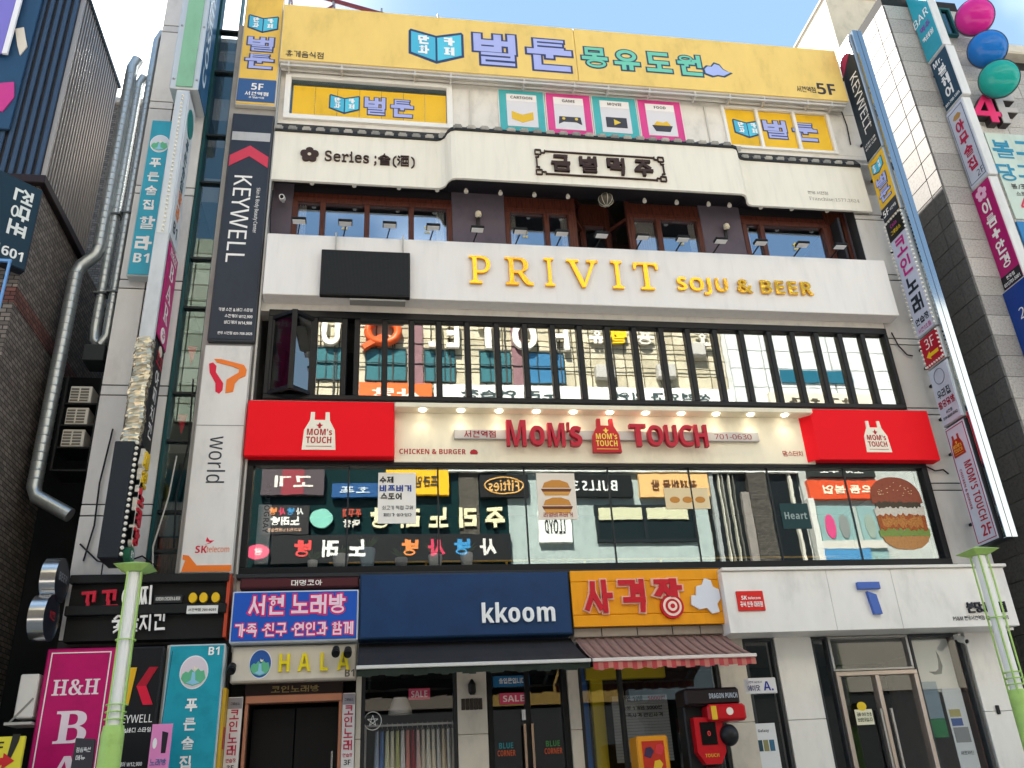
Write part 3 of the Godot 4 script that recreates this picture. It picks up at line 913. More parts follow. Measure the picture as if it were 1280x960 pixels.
func build_opposite() -> void:
	# the far side of the street; the shop windows mirror it
	var t := thing("hotel_building", "cream tiled hotel across the street, mirrored in the folding windows", "building", Vector3(5, 0, 24), 0.0)
	var cream := [wall_mat("c6bfa6"), wall_mat("bbb39a"), wall_mat("d0c8b0")]
	rect(t, "core_wall", -14, 15.2, 0, 23.9, 20.1, 30, mat("3a352c", 0.9))
	rect(t, "core_wall", 15.2, 40, 0, 21.0, 20.1, 30, wall_mat("c9ccc9"))
	var k := 0
	for r in 11:
		for c in 36:
			var x0 := -12.0 + c * 0.755
			var y0 := 15.4 + r * 0.775
			rect(t, "wall_panel", x0, x0 + 0.7, y0, y0 + 0.72, 20.0, 20.12, cream[(k * 7 + r) % 3])
			k += 1
	for a in [[-2.4, -1.1, "4a7f86"], [-0.4, 1.3, "4a7f86"], [2.0, 3.3, "4a7f86"], [4.3, 5.65, "4a7f86"], [6.2, 7.95, "4a86b0"], [-4.6, -3.0, "4a7f86"]]:
		var w := window_part(t, a[0], a[1], 17.2, 18.7, 19.98, mat("2b3a3c", 0.4), mat(a[2], 0.2, 0.3), 0.05, 0.06, [lerpf(a[0], a[1], 0.34), lerpf(a[0], a[1], 0.67)])
		rect(w, "transom", a[0], a[1], 17.9, 17.95, 19.92, 19.97, mat("2b3a3c", 0.4))
	for a in [[1.35, 1.95], [5.7, 6.15]]: rect(t, "mauve_pier", a[0], a[1], 15.6, 23.5, 19.9, 20.0, wall_mat("8c6a70"))
	rect(t, "sign_band", -4.5, 15.2, 13.6, 15.38, 19.9, 20.1, wall_mat("dfe2e0"))
	# lower floors
	rect(t, "glass_front", -8, 5.2, 9.0, 13.4, 19.96, 20.06, mat("0f2c2e", 0.25, 0.2))
	rect(t, "stone_pier", 3.3, 4.05, 9.0, 13.5, 19.86, 19.96, mat("8b8880", 0.8, 0.0, "mosaic", Vector3(1.2, 1.2, 1.2)))
	rect(t, "white_wall", 5.2, 13.3, 9.0, 13.4, 19.92, 20.06, wall_mat("a9b8b6"))
	rect(t, "grey_glass", 13.4, 17.4, 0, 13.5, 19.95, 20.06, mat("1f2426", 0.3, 0.2))
	for a in [[13.5, 0.16, "9aa0a0"], [13.9, 0.05, "c4c2b4"], [14.05, 0.04, "8d8c84"], [14.3, 0.06, "b4b2a4"], [14.5, 0.03, "6a6a64"], [16.95, 0.12, "c9c6ba"]]: rect(t, "drain_pipe", a[0], a[0] + a[1], 7, 13.4, 19.8, 19.95, mat(a[2], 0.5))
	rect(t, "stone_pier", 15.1, 15.9, 7.0, 13.4, 19.7, 19.93, mat("7f7d78", 0.8, 0.0, "mosaic", Vector3(1.0, 1.0, 1.0)))
	rect(t, "grey_pier", 14.75, 15.09, 7.0, 12.4, 19.75, 19.93, wall_mat("8d8782"))
	for a in [[18.35, "c8487a"], [18.95, "7f8482"], [20.1, "8a9a90"]]: shape(t, "oval_panel", disc_pts(20), a[0], 10.95, 0.22, 0.5, 19.76, 19.8, mat(a[1], 0.5))
	rect(t, "blue_band", 17.8, 19.8, 9.5, 10.0, 19.7, 19.8, mat("4a86b4", 0.5))
	rect(t, "pale_band", 17.8, 20.6, 10.02, 10.35, 19.7, 19.8, mat("c6c4bc", 0.5))
	rect(t, "white_post", 17.5, 17.75, 9.0, 12.1, 19.6, 19.85, mat("d0d0ca", 0.5))
	rect(t, "shop_front", -14, 40, 0, 4.5, 19.7, 20.05, mat("26282a", 0.5))
	for a in [[-4.5, -0.5, "4f4a49"], [-0.4, 3.2, "5d5750"], [4.2, 9.0, "7a6433"], [9.2, 13.2, "46525a"], [17.5, 23.0, "8a867d"]]:
		rect(t, "shop_board", a[0], a[1], 4.6, 6.4, 19.6, 19.95, mat(a[2], 0.5))
		rect(t, "upper_glass", a[0], a[1], 6.6, 8.9, 19.9, 20.0, mat("33474c", 0.2, 0.3))
	var dw := window_part(t, 8.6, 12.7, 10.4, 11.9, 19.9, mat("20262a", 0.4), mat("1f2a2c", 0.15, 0.2), 0.12, 0.1, [10.6])
	for a in [[8.75, 10.5], [10.7, 12.4]]: rect(dw, "blind", a[0], a[1], 11.3, 11.78, 19.8, 19.86, mat("c9c9a8", 0.7))
	rect(t, "white_wall", 17.5, 24, 9.0, 13.4, 19.9, 20.06, wall_mat("b4bab6"))
	for a in [[17.9, 19.5], [19.7, 20.6]]: rect(t, "shop_pane", a[0], a[1], 9.6, 11.8, 19.8, 19.9, mat("8fb0ae", 0.2, 0.2))
	for i in 6:
		for j in 5:
			rect(t, "white_panel", 15.4 + j * 1.6, 15.4 + j * 1.6 + 1.52, 15.5 + i * 0.9, 15.5 + i * 0.9 + 0.86, 19.98, 20.1, wall_mat("d4d9da"))
	rect(t, "blue_window", 17.6, 21.0, 17.5, 18.1, 19.9, 19.97, mat("2f6f86", 0.2, 0.3))
	for i in 9:
		var cx := -4.0 + i * 2.35
		rect(t, "conduit", cx, cx + 0.05, 13.4, 21.0 + (i % 3) * 0.7, 19.9, 19.97, mat("3c3a36", 0.6))
	for i in 5: rect(t, "cable_run", -6.0, 15.0, 17.05 + i * 0.93, 17.075 + i * 0.93, 19.86, 19.9, mat("2c2b2a", 0.6))
	for a in [[9.2, 17.4], [11.9, 17.5], [13.4, 18.6], [-3.6, 16.6]]: rect(t, "wall_unit", a[0], a[0] + 0.8, a[1], a[1] + 0.6, 19.6, 19.97, mat("b4b2ac", 0.5), 0.03)
	# signs on it
	var wl := mat("eeeae0", 0.5)
	var h := thing("hotel_letters", "big white mirrored letters seen in the folding windows above the orange ring", "sign", Vector3(3.2, 18.6, 19.9), PI)
	var lx := {"H": [7.3, 8.2], "O": [5.7, 6.8], "T": [4.3, 5.1], "E": [2.9, 3.5], "L": [2.2, 2.75], "U": [-2.2, -1.4]}
	for ch in lx: txt(h, ch, 3.2 - (lx[ch][0] + lx[ch][1]) / 2.0, 0.1, 0.05, 1.3, wl, {"w": lx[ch][1] - lx[ch][0] + 0.15, "d": 0.18, "split": true})
	var ring := thing("ring_sign", "orange ring sign mirrored among white letters in the folding windows", "sign", Vector3(0.3, 18.7, 19.9), PI)
	var rb := MB.new()
	var rp := []
	for i in 21: rp.append(Vector3(cos(TAU * i / 20) * 0.62, 0.7 + sin(TAU * i / 20) * 0.55, 0.12))
	rb.tube(rp, 0.17, 8, false)
	rb.bar(Vector3(-0.2, 0.55, 0.12), Vector3(0.8, -0.1, 0.12), 0.24)
	made(ring, "ring", rb, mat("e2602c", 0.4))
	var small := thing("wall_sign", "small grey and yellow block letters mirrored right of the big white letters", "sign", Vector3(10.5, 19.1, 19.9), PI)
	for a in [["휴", 9.45, "e8e4da"], ["별", 10.4, "e8c21f"], ["용", 11.6, "d8d4c8"], ["호", 14.2, "d8d4c8"]]: txt(small, a[0], 10.5 - a[1], 0.0, 0.03, 0.8, mat(a[2], 0.5), {"d": 0.12, "b": 0.18, "split": true})
	# rows of boards
	var rows := [
		["orange_board", "orange board mirrored low in the folding windows", -0.6, 2.3, 16.1, 17.0, "e8692c", "사랑", "f3e6d8"],
		["white_board", "white board with dark letters mirrored low in the folding windows, beside the orange one", 2.4, 8.6, 16.1, 17.0, "e4e6e4", "노래 연습장", "3a4a4c"],
		["white_board", "long white board with dark letters mirrored low in the middle folding windows", 8.8, 15.2, 16.1, 17.0, "e4e6e4", "성형외과 의원", "3a4a4c"],
		["cream_board", "cream board with dark letters mirrored low in the right folding windows", 16.8, 21.6, 16.0, 16.9, "d9d2bd", "안경 치과", "4a4438"],
		["maroon_board", "grey and maroon board mirrored at the left end of the wide shop window", -4.1, -1.8, 12.3, 13.3, "4d4349", "고기", "e8e0d8"],
		["navy_board", "navy board mirrored beside the yellow one in the wide shop window", -1.5, 0.2, 12.2, 12.75, "1c4f86", "호프", "c9d6e4"],
		["yellow_board", "yellow board with dark letters mirrored in the wide shop window", 0.5, 2.9, 12.3, 13.3, "f0b71c", "프라임 볼링", "3b3320"],
		["oval_board", "black board with a gold oval mirrored in the wide shop window", 4.1, 6.0, 12.2, 13.1, "16181a", "Fifties", "d9a862"],
		["black_board", "black board with white letters mirrored beside the burger poster", 6.9, 10.2, 12.2, 13.1, "15191a", "BULLS 3F", "dfe2e0"],
		["tan_board", "tan board with brown letters mirrored in the wide shop window", 10.5, 13.4, 12.2, 13.15, "e2b678", "황제해물 쌈", "5a3620"],
		["square_poster", "white square poster with black letters mirrored on a white wall", 6.3, 7.6, 10.4, 11.6, "e6eae6", "LLOYD", "1f2224"],
		["red_orange_board", "red orange board with pale letters mirrored at the right of the shop window", 17.7, 21.1, 12.1, 12.9, "d2512e", "으뜸 볼업", "f0e2c8"],
		["dark_board", "dark board with pale letters mirrored above the red orange board", 17.8, 20.8, 13.05, 13.6, "2c2f2e", "포차·주소", "e6e6e0"],
		["white_strip_board", "long white strip with dark letters mirrored along the shop window top", 2.0, 17.4, 13.25, 13.9, "e9ece9", "정형외과 한의원 내과 치과 약국 안과", "3c4a4a"],
		["song_room_board", "black board with red and white letters mirrored low in the shop window", -3.6, 5.2, 9.7, 10.75, "1a1c1f", "사방사방 노래방", "e8e8e4"]]
	for r in rows:
		var cx: float = (r[2] + r[3]) / 2
		var s := thing(r[0], r[1], "sign", Vector3(cx, r[4], 19.9), PI, "boards mirrored from across the street")
		var hw: float = (r[3] - r[2]) / 2; var hh: float = r[5] - r[4]
		rect(s, "board", -hw, hw, 0, hh, 0.0, 0.2, mat(r[6], 0.45))
		if r[0] == "oval_board":
			var ov := MB.new()
			var op := []
			for i in 25: op.append(Vector3(cos(TAU * i / 24) * hw * 0.8, hh / 2 + sin(TAU * i / 24) * hh * 0.36, 0.21))
			ov.tube(op, 0.035, 6, false)
			made(s, "oval_ring", ov, mat("d9a862", 0.4))
		if r[0] == "maroon_board": rect(s, "stripe", -hw * 0.35, hw * 0.35, 0.01, hh - 0.01, 0.2, 0.21, mat("8c2f3c", 0.5))
		if r[0] == "song_room_board":
			var inks := ["d8d8d4", "3a8ac0", "c83a5a", "e0884a", "d8d8d4", "e8e8e4", "e8e8e4", "d84a4a"]
			for i in r[7].length():
				if r[7][i] != " ": txt(s, r[7][i], -hw * 0.8 + i * hw * 0.22, hh * 0.2, 0.212, hh * 0.62, mat(inks[i % inks.size()], 0.5), {"b": 0.17})
			continue
		txt(s, r[7], 0, hh * 0.27, 0.212, hh * 0.46, mat(r[8], 0.5), {"w": hw * 1.3, "b": 0.16})
	var sb := thing("small_song_board", "small black board with coloured letters mirrored under the maroon board", "sign", Vector3(-3.15, 10.8, 19.9), PI, "boards mirrored from across the street")
	rect(sb, "board", -0.85, 0.85, 0, 1.1, 0.0, 0.15, mat("232326", 0.5))
	for i in 4: txt(sb, "사방사방"[i], -0.5 + i * 0.32, 0.72, 0.152, 0.28, mat(["d8d8d4", "3a8ac0", "c83a5a", "e0884a"][i], 0.5), {"b": 0.17})
	txt(sb, "노래방", 0.0, 0.32, 0.152, 0.34, mat("e8e8e4", 0.5), {"b": 0.18})
	txt(sb, "우리동네 노래연습장", 0.0, 0.1, 0.152, 0.12, mat("c9a48a", 0.5), {"w": 1.2})
	var td := thing("round_teal_board", "round pale teal board mirrored beside the cream letters", "sign", Vector3(-1.85, 11.4, 19.9), PI, "boards mirrored from across the street")
	shape(td, "disc", disc_pts(28), 0, 0, 0.42, 0.36, 0.0, 0.12, mat("7fc4b4", 0.5))
	var po := thing("pink_oval_board", "pink oval board mirrored low at the left of the shop window", "sign", Vector3(-4.0, 10.1, 19.6), PI, "boards mirrored from across the street")
	shape(po, "disc", disc_pts(24), 0, 0, 0.4, 0.28, 0.0, 0.08, mat("d8486a", 0.5))
	txt(po, "왕", 0, -0.14, 0.08, 0.28, mat("f0e6e6", 0.5), {})
	var ss := thing("stacked_letters", "small stack of red and white letters mirrored between teal disc and cream letters", "sign", Vector3(-0.75, 10.95, 19.9), PI, "boards mirrored from across the street")
	txt(ss, "쭈꾸미", 0, 0.5, 0.05, 0.3, mat("c8503a", 0.5), {"w": 0.7, "d": 0.06})
	txt(ss, "막창", 0, 0.1, 0.05, 0.3, mat("dedad2", 0.5), {"w": 0.6, "d": 0.06})
	var nl := thing("song_room_letters", "row of cream block letters mirrored on dark glass in the shop window", "sign", Vector3(2.3, 11.0, 19.95), PI)
	for i in 5: txt(nl, "주리노래방"[i], 2.3 - (4.65 - i * 1.08), 0, 0.05, 0.8, mat("e6dfb8", 0.5), {"d": 0.12, "b": 0.17, "split": true})

# ---------------------------------------------------------------- signs of the upper floors
func book_mark(p: Node, cx: float, cy: float, w: float, z: float, sx := 1.0) -> void:   # open blue book with 만화 카페
	var navy := mat("34466e", 0.5)
	shape(p, "book_outline", [-0.54, 0.36, -0.5, 0.42, 0, 0.28, 0.5, 0.42, 0.54, 0.36, 0.54, -0.24, 0, -0.46, -0.54, -0.24], cx, cy, w * sx, w, z, z + 0.006, navy)
	shape(p, "book_page", [-0.49, 0.35, -0.02, 0.22, -0.02, -0.39, -0.49, -0.2], cx, cy, w * sx, w, z, z + 0.011, mat("4fb6d8", 0.5))
	shape(p, "book_page", [0.49, 0.35, 0.02, 0.22, 0.02, -0.39, 0.49, -0.2], cx, cy, w * sx, w, z, z + 0.011, mat("57c3e0", 0.5))
	var wh := mat("eef2f4", 0.5)
	for a in [["만", -0.25, 0.02], ["화", -0.25, -0.24], ["카", 0.25, 0.02], ["페", 0.25, -0.24]]:
		txt(p, a[0], cx + a[1] * w * sx, cy + a[2] * w, z + 0.012, w * 0.23, wh, {"b": 0.2, "sx": sx})

func beol_toon(p: Node, x0: float, x1: float, y: float, h: float, z: float, vert := false) -> void:
	var lav := mat("a9b2e8", 0.45); var navy := mat("3c4672", 0.5)
	if vert:
		txt(p, "벌", (x0 + x1) / 2, y + h * 1.12, z, h, lav, {"w": x1 - x0, "b": 0.16, "out": navy, "ow": h * 0.05})
		txt(p, "툰", (x0 + x1) / 2, y, z, h, lav, {"w": x1 - x0, "b": 0.16, "out": navy, "ow": h * 0.05})
	else:
		var m := (x0 + x1) / 2
		txt(p, "벌", (x0 + m) / 2 - 0.02 * (x1 - x0), y, z, h, lav, {"w": (m - x0) * 0.9, "b": 0.16, "out": navy, "ow": h * 0.045})
		txt(p, "툰", (x1 + m) / 2 + 0.02 * (x1 - x0), y, z, h, lav, {"w": (m - x0) * 0.9, "b": 0.16, "out": navy, "ow": h * 0.045})

func upper_signs() -> void:
	var yellow := panel_mat("f0cf78", 0.5)
	var dark := mat("4a4640", 0.5)
	# roof-edge sign of the fifth floor
	var t := thing("roof_sign", "long pale yellow lightbox sign along the roof edge", "sign", Vector3(3.64, 13.567, 0.02))
	rect(t, "sign_frame", -1.765, 9.07, 13.567, 14.94, 0.02, 0.275, panel_mat("d9d6cf"), 0.02)
	rect(t, "face_panel", -1.755, 3.638, 13.587, 14.93, 0.26, 0.3, yellow, 0.006)
	rect(t, "face_panel", 3.648, 9.06, 13.587, 14.93, 0.26, 0.3, yellow, 0.006)
	var z := 0.3
	txt(t, "휴게음식점", -1.66, 13.639, z, 0.155, dark, {"align": -1, "w": 0.66, "b": 0.12})
	book_mark(t, 1.006, 14.172, 0.94, z)
	beol_toon(t, 1.673, 3.561, 13.782, 0.82, z)
	var mint := mat("72c8b0", 0.45)
	for i in 4: txt(t, "몽유도원"[i], 4.0 + i * 0.631, 13.936, z, 0.53, mint, {"b": 0.16, "out": mat("37506a", 0.5), "ow": 0.03})
	var cloud := [-0.5, -0.2, -0.52, 0.05, -0.36, 0.24, -0.2, 0.22, -0.06, 0.42, 0.14, 0.34, 0.24, 0.12, 0.4, 0.0, 0.56, -0.06, 0.4, -0.18, 0.24, -0.3, 0.0, -0.26, -0.2, -0.34]
	shape(t, "cloud_mark_outline", cloud, 6.425, 14.111, 0.57, 0.53, z, z + 0.006, mat("37506a", 0.5))
	shape(t, "cloud_mark", cloud, 6.425, 14.111, 0.48, 0.41, z, z + 0.011, mat("a9b9ee", 0.5))
	txt(t, "서현역점", 8.21, 13.731, z, 0.155, dark, {"w": 0.4, "b": 0.13})
	txt(t, "5F", 8.64, 13.711, z, 0.29, mat("38353c", 0.5), {"b": 0.13})
	for x in [-1.0, 0.3, 1.8, 2.9, 4.1, 5.4, 6.6, 7.9]: rect(t, "eye_bolt", x, x + 0.02, 14.94, 15.0, 0.2, 0.22, mat("55585a", 0.4, 0.8))
	rect(t, "lightning_rod", 1.05, 1.08, 14.94, 15.2, 0.1, 0.13, mat("aab0b4", 0.4, 0.6))
	# rails below it
	var metal := mat("c9c7c3", 0.4, 0.3)
	for a in [[13.47, 0.27], [13.5, 0.12]]: rect(t, "support_rail", -1.74, 9.0, a[0], a[0] + 0.04, a[1] - 0.03, a[1], metal, 0.006)
	for x in [-1.62, -0.7, 0.6, 1.25, 2.6, 3.55, 4.2, 5.0, 5.9, 6.6, 7.3, 8.2, 8.7]: rect(t, "hanger", x, x + 0.035, 13.46, 13.57, 0.08, 0.26, metal, 0.004)
	# marks on the fifth-floor windows
	var a5 := thing("window_sticker", "book mark and purple lettering stuck on the left yellow window of the top floor", "sticker", Vector3(0, 12.55, 0), 0.0, "yellow window stickers")
	book_mark(a5, -0.62, 12.92, 0.5, -0.0095)
	beol_toon(a5, -0.28, 0.6, 12.7, 0.42, -0.0095)
	var b5 := thing("window_sticker", "book mark and purple lettering stuck on the right yellow window of the top floor", "sticker", Vector3(7.6, 12.55, 0), 0.0, "yellow window stickers")
	book_mark(b5, 6.98, 13.0, 0.52, -0.0095)
	beol_toon(b5, 7.3, 8.42, 12.78, 0.46, -0.0095)
	# four posters
	var names := ["CARTOON", "GAME", "MOVIE", "FOOD"]
	for i in 4:
		var x0 := 2.15 + i * 0.888
		var teal := i % 2 == 0
		var ps := thing("poster", "%s poster headed %s on the white top-floor wall" % ["teal" if teal else "pink", names[i]], "poster", Vector3(x0 + 0.43, 12.54, 0), 0.0, "posters on the top floor")
		rect(ps, "poster_border", x0, x0 + 0.868, 12.52, 13.51, 0.0, 0.03, mat("e9e7e4", 0.5), 0.004)
		rect(ps, "poster_ground", x0 + 0.015, x0 + 0.853, 12.535, 13.495, 0.02, 0.036, panel_mat("4fb4ba" if teal else "e04a94"), 0.002)
		rect(ps, "card", x0 + 0.15, x0 + 0.72, 12.63, 13.4, 0.03, 0.043, mat("d9d8de", 0.5), 0.002)
		rect(ps, "title_strip", x0 + 0.155, x0 + 0.715, 13.23, 13.395, 0.04, 0.046, mat("eceaea", 0.5))
		txt(ps, names[i], x0 + 0.435, 13.28, 0.046, 0.065, mat("3b3a40", 0.5), {})
		# plain things stand in for the cartoon figures
		if i == 0:
			for sgn in [-1.0, 1.0]: shape(ps, "book_picture", [0, -0.1, sgn * 0.2, -0.02, sgn * 0.2, 0.16, 0, 0.08], x0 + 0.435, 12.82, 1, 1, 0.044, 0.05, mat("e2b93a", 0.6))
		elif i == 1:
			shape(ps, "pad_picture", [-0.22, -0.1, -0.2, 0.08, 0.2, 0.08, 0.22, -0.1, 0.12, -0.04, -0.12, -0.04], x0 + 0.435, 12.85, 1, 1, 0.044, 0.05, mat("42434e", 0.6))
			for q in [-0.12, 0.12]: shape(ps, "pad_button", disc_pts(10), x0 + 0.435 + q, 12.88, 0.03, 0.03, 0.05, 0.055, mat("e2c64a", 0.6))
		elif i == 2:
			shape(ps, "screen_picture", [-0.2, -0.12, 0.2, -0.12, 0.2, 0.12, -0.2, 0.12], x0 + 0.435, 12.87, 1, 1, 0.044, 0.05, mat("42434e", 0.6))
			shape(ps, "play_mark", [-0.05, -0.07, 0.08, 0, -0.05, 0.07], x0 + 0.435, 12.87, 1, 1, 0.05, 0.055, mat("e2c64a", 0.6))
		else:
			shape(ps, "bowl_picture", [-0.2, 0.02, -0.14, -0.12, 0.14, -0.12, 0.2, 0.02], x0 + 0.435, 12.85, 1, 1, 0.044, 0.05, mat("42434e", 0.6))
			shape(ps, "food_picture", [-0.17, 0.02, -0.1, 0.12, 0.02, 0.09, 0.1, 0.13, 0.17, 0.02], x0 + 0.435, 12.852, 1, 1, 0.044, 0.05, mat("e2b93a", 0.6))
	# canopy board of the fourth floor: straight ends, a middle that steps forward
	var path := [Vector2(-1.755, 0.1), Vector2(1.0, 0.1), Vector2(1.065, 0.12), Vector2(1.128, 0.18), Vector2(1.17, 0.3), Vector2(1.222, 0.37), Vector2(1.295, 0.4), Vector2(6.37, 0.4), Vector2(6.445, 0.37), Vector2(6.497, 0.3), Vector2(6.56, 0.18), Vector2(6.62, 0.12), Vector2(6.706, 0.1), Vector2(9.045, 0.1)]
	var c := thing("canopy_board", "cream canopy board with brown lettering and a tiled cap over the fourth floor", "sign", Vector3(3.5, 11.084, 0))
	var f := MB.new(); var so := MB.new(); var cap := MB.new()
	for i in path.size() - 1:
		var a: Vector2 = path[i]; var b: Vector2 = path[i + 1]
		f.quad(Vector3(a.x, 11.084, a.y), Vector3(b.x, 11.084, b.y), Vector3(b.x, 12.108, b.y), Vector3(a.x, 12.108, a.y))
		so.quad(Vector3(a.x, 11.094, a.y - 0.03), Vector3(b.x, 11.094, b.y - 0.03), Vector3(b.x, 11.3, -0.27), Vector3(a.x, 11.3, -0.27))
		f.quad(Vector3(a.x, 11.084, a.y), Vector3(b.x, 11.084, b.y), Vector3(b.x, 11.084, b.y - 0.05), Vector3(a.x, 11.084, a.y - 0.05))
		cap.quad(Vector3(a.x, 12.108, a.y + 0.03), Vector3(b.x, 12.108, b.y + 0.03), Vector3(b.x, 12.17, b.y + 0.03), Vector3(a.x, 12.17, a.y + 0.03))
		cap.quad(Vector3(a.x, 12.17, a.y + 0.03), Vector3(b.x, 12.17, b.y + 0.03), Vector3(b.x, 12.38, 0.004), Vector3(a.x, 12.38, 0.004))
		cap.quad(Vector3(a.x, 12.108, a.y + 0.03), Vector3(b.x, 12.108, b.y + 0.03), Vector3(b.x, 12.108, b.y - 0.02), Vector3(a.x, 12.108, a.y - 0.02))
	for e in [path[0], path[-1]]: f.quad(Vector3(e.x, 11.084, e.y), Vector3(e.x, 12.108, e.y), Vector3(e.x, 12.108, 0), Vector3(e.x, 11.084, 0))
	made(c, "board", f, mat("e9e5d8", 0.5, 0.0, "streak", Vector3(0.4, 0.05, 0.4)))
	made(c, "soffit", so, mat("232126", 0.7))
	made(c, "cap_trim", cap, mat("26282b", 0.5))
	var tilem := MB.new()     # one ridge tile end, shared by all
	var tb := Basis(Vector3.RIGHT, Vector3(0, 0.8, 0.6), Vector3(0, -0.6, 0.8))
	tilem.box(Vector3.ZERO, Vector3(0.15, 0.07, 0.16), tb)
	tilem.box(Vector3(0, -0.02, 0.08), Vector3(0.11, 0.045, 0.03), tb)
	var tmesh := tilem.mesh()
	var tiles := [mat("b4b6b5", 0.5, 0.0, "stone"), mat("9ea2a3", 0.5, 0.0, "stone"), mat("c6c6c3", 0.5, 0.0, "stone")]
	var x := -1.7
	var kk := 0
	while x < 9.02:
		var zz := 0.1
		for i in path.size() - 1:
			if x >= path[i].x and x <= path[i + 1].x: zz = lerpf(path[i].y, path[i + 1].y, (x - path[i].x) / (path[i + 1].x - path[i].x))
		put(c, "ridge_tile", tmesh, tiles[kk % 3], Vector3(x, 12.2, zz - 0.03) - offset_of(c))
		kk += 1
		x += 0.234
	var brown := mat("3a2824", 0.5)
	var flower := MB.new()
	for i in 5:
		var q := PackedVector2Array()
		var d := Vector2.from_angle(TAU * i / 5 + PI / 2)
		for j in 12: q.append(Vector2(-1.16, 11.628) + d * 0.09 + Vector2.from_angle(TAU * j / 12) * 0.068)
		flower.plate(q, 0.1, 0.13 + i * 0.001)
	made(c, "flower_emblem", flower, brown)
	shape(c, "flower_heart", disc_pts(12), -1.16, 11.628, 0.03, 0.03, 0.1, 0.14, mat("cfc6b4", 0.5))
	txt(c, "Series ;", -0.92, 11.523, 0.1, 0.21, brown, {"align": -1, "w": 0.9, "font": "serif", "d": 0.03})
	txt(c, "술(酒)", 0.3, 11.5, 0.1, 0.24, brown, {"w": 0.62, "b": 0.11, "font": "serif", "d": 0.03})
	var fr := MB.new()     # fretwork frame
	var X0 := 2.674; var X1 := 4.993; var Y0 := 11.24; var Y1 := 11.774
	var bw := 0.022
	for s in [[X0 + 0.17, Y1 - 0.02, X1 - 0.17, Y1 - 0.02], [X0 + 0.17, Y0 + 0.02, X1 - 0.17, Y0 + 0.02], [X0 + 0.02, Y0 + 0.15, X0 + 0.02, Y1 - 0.15], [X1 - 0.02, Y0 + 0.15, X1 - 0.02, Y1 - 0.15]]:
		fr.bar(Vector3(s[0], s[1], 0.42), Vector3(s[2], s[3], 0.42), bw, 0.03)
	for e in [[X0, Y0, 1, 1], [X1, Y0, -1, 1], [X0, Y1, 1, -1], [X1, Y1, -1, -1]]:
		var ex: float = e[0]; var ey: float = e[1]; var ux: float = e[2]; var uy: float = e[3]
		for s in [[0.0, 0.0, 0.1, 0.0], [0.1, 0.0, 0.1, 0.1], [0.0, 0.1, 0.1, 0.1], [0.0, 0.0, 0.0, 0.1], [0.1, 0.06, 0.17, 0.06], [0.17, 0.06, 0.17, 0.0], [0.06, 0.1, 0.06, 0.16], [0.06, 0.16, 0.0, 0.16]]:
			fr.bar(Vector3(ex + s[0] * ux, ey + s[1] * uy, 0.42), Vector3(ex + s[2] * ux, ey + s[3] * uy, 0.423), bw * 0.8, 0.03)
	made(c, "fret_frame", fr, brown)
	for i in 4: txt(c, "금별맥주"[i], 3.113 + i * 0.496, 11.324, 0.4, 0.355, brown, {"b": 0.16, "d": 0.05, "split": true})
	txt(c, "분당 서현점", 7.834, 11.408, 0.1, 0.075, mat("8d8a80", 0.6), {"align": -1, "b": 0.1})
	txt(c, "Franchise:1577.2624", 7.834, 11.272, 0.1, 0.075, mat("8d8a80", 0.6), {"align": -1, "w": 1.0, "font": "serif"})
	for xx in [-1.1, -0.4, 0.35, 1.0, 1.5, 2.1, 2.7, 3.3, 4.7, 5.3, 5.9, 6.3, 6.9, 7.5, 8.2]:
		var d := MB.new()
		d.lathe(Vector3(xx, 11.1, 0.0), [Vector2(0, 0), Vector2(0.035, 0), Vector2(0.04, 0.03), Vector2(0.02, 0.08)], 10)
		made(c, "downlight", d, mat("e4e0d4", 0.4))
	var lamp := thing("globe_lamp", "round patterned globe lamp hanging under the middle of the canopy", "lamp", Vector3(3.95, 11.0, 0.1))
	var lb := MB.new()
	lb.ball(Vector3(3.95, 11.02, 0.1), Vector3(0.13, 0.12, 0.13), 10, 18)
	made(lamp, "globe", lb, mat("5a564e", 0.6, 0.0, "wood", Vector3(9, 9, 9)))
	var lt := MB.new()
	for i in 8:
		var p := []
		for j in 9: p.append(Vector3(3.95, 11.02, 0.1) + Vector3(sin(PI * j / 8) * cos(TAU * i / 8), cos(PI * j / 8) * 0.93, sin(PI * j / 8) * sin(TAU * i / 8)) * 0.134)
		lt.tube(p, 0.006, 5)
	lt.tube([Vector3(3.95, 11.12, 0.1), Vector3(3.95, 11.22, 0.1)], 0.01, 6)
	made(lamp, "lattice", lt, mat("b9b4a4", 0.5))
	for a in [["left", 1.72], ["right", 6.25]]:
		var sc := thing("wall_sconce", "small gold wall sconce on the plum wall %s of the brown middle windows" % a[0], "lamp", Vector3(a[1], 10.65, -0.26), 0.0, "wall sconces")
		rect(sc, "back_plate", a[1] - 0.03, a[1] + 0.03, 10.58, 10.76, -0.26, -0.23, mat("2a2728", 0.4), 0.006)
		var sb := MB.new()
		sb.lathe(Vector3(a[1], 10.72, -0.17), [Vector2(0.02, 0), Vector2(0.06, 0.03), Vector2(0.05, 0.1), Vector2(0.015, 0.13)], 10)
		made(sc, "shade", sb, mat("d6cdb4", 0.4))
	# glass lean-to on the roof
	var rg := thing("roof_conservatory", "glass lean-to with dark red frames on the roof behind the yellow sign", "conservatory", Vector3(0, 14.6, -2))
	var red := mat("6a3038", 0.5)
	for p in [[-1.8, 16.4], [-0.95, 16.3], [0.0, 16.05], [0.75, 15.8]]:
		bar(rg, "post", Vector3(p[0], 14.6, -0.6), Vector3(p[0], p[1], -0.6), 0.04, mat("8d8f94", 0.4, 0.4))
		bar(rg, "rafter", Vector3(p[0], p[1], -0.6), Vector3(p[0], p[1] + 0.1, -3.4), 0.04, red)
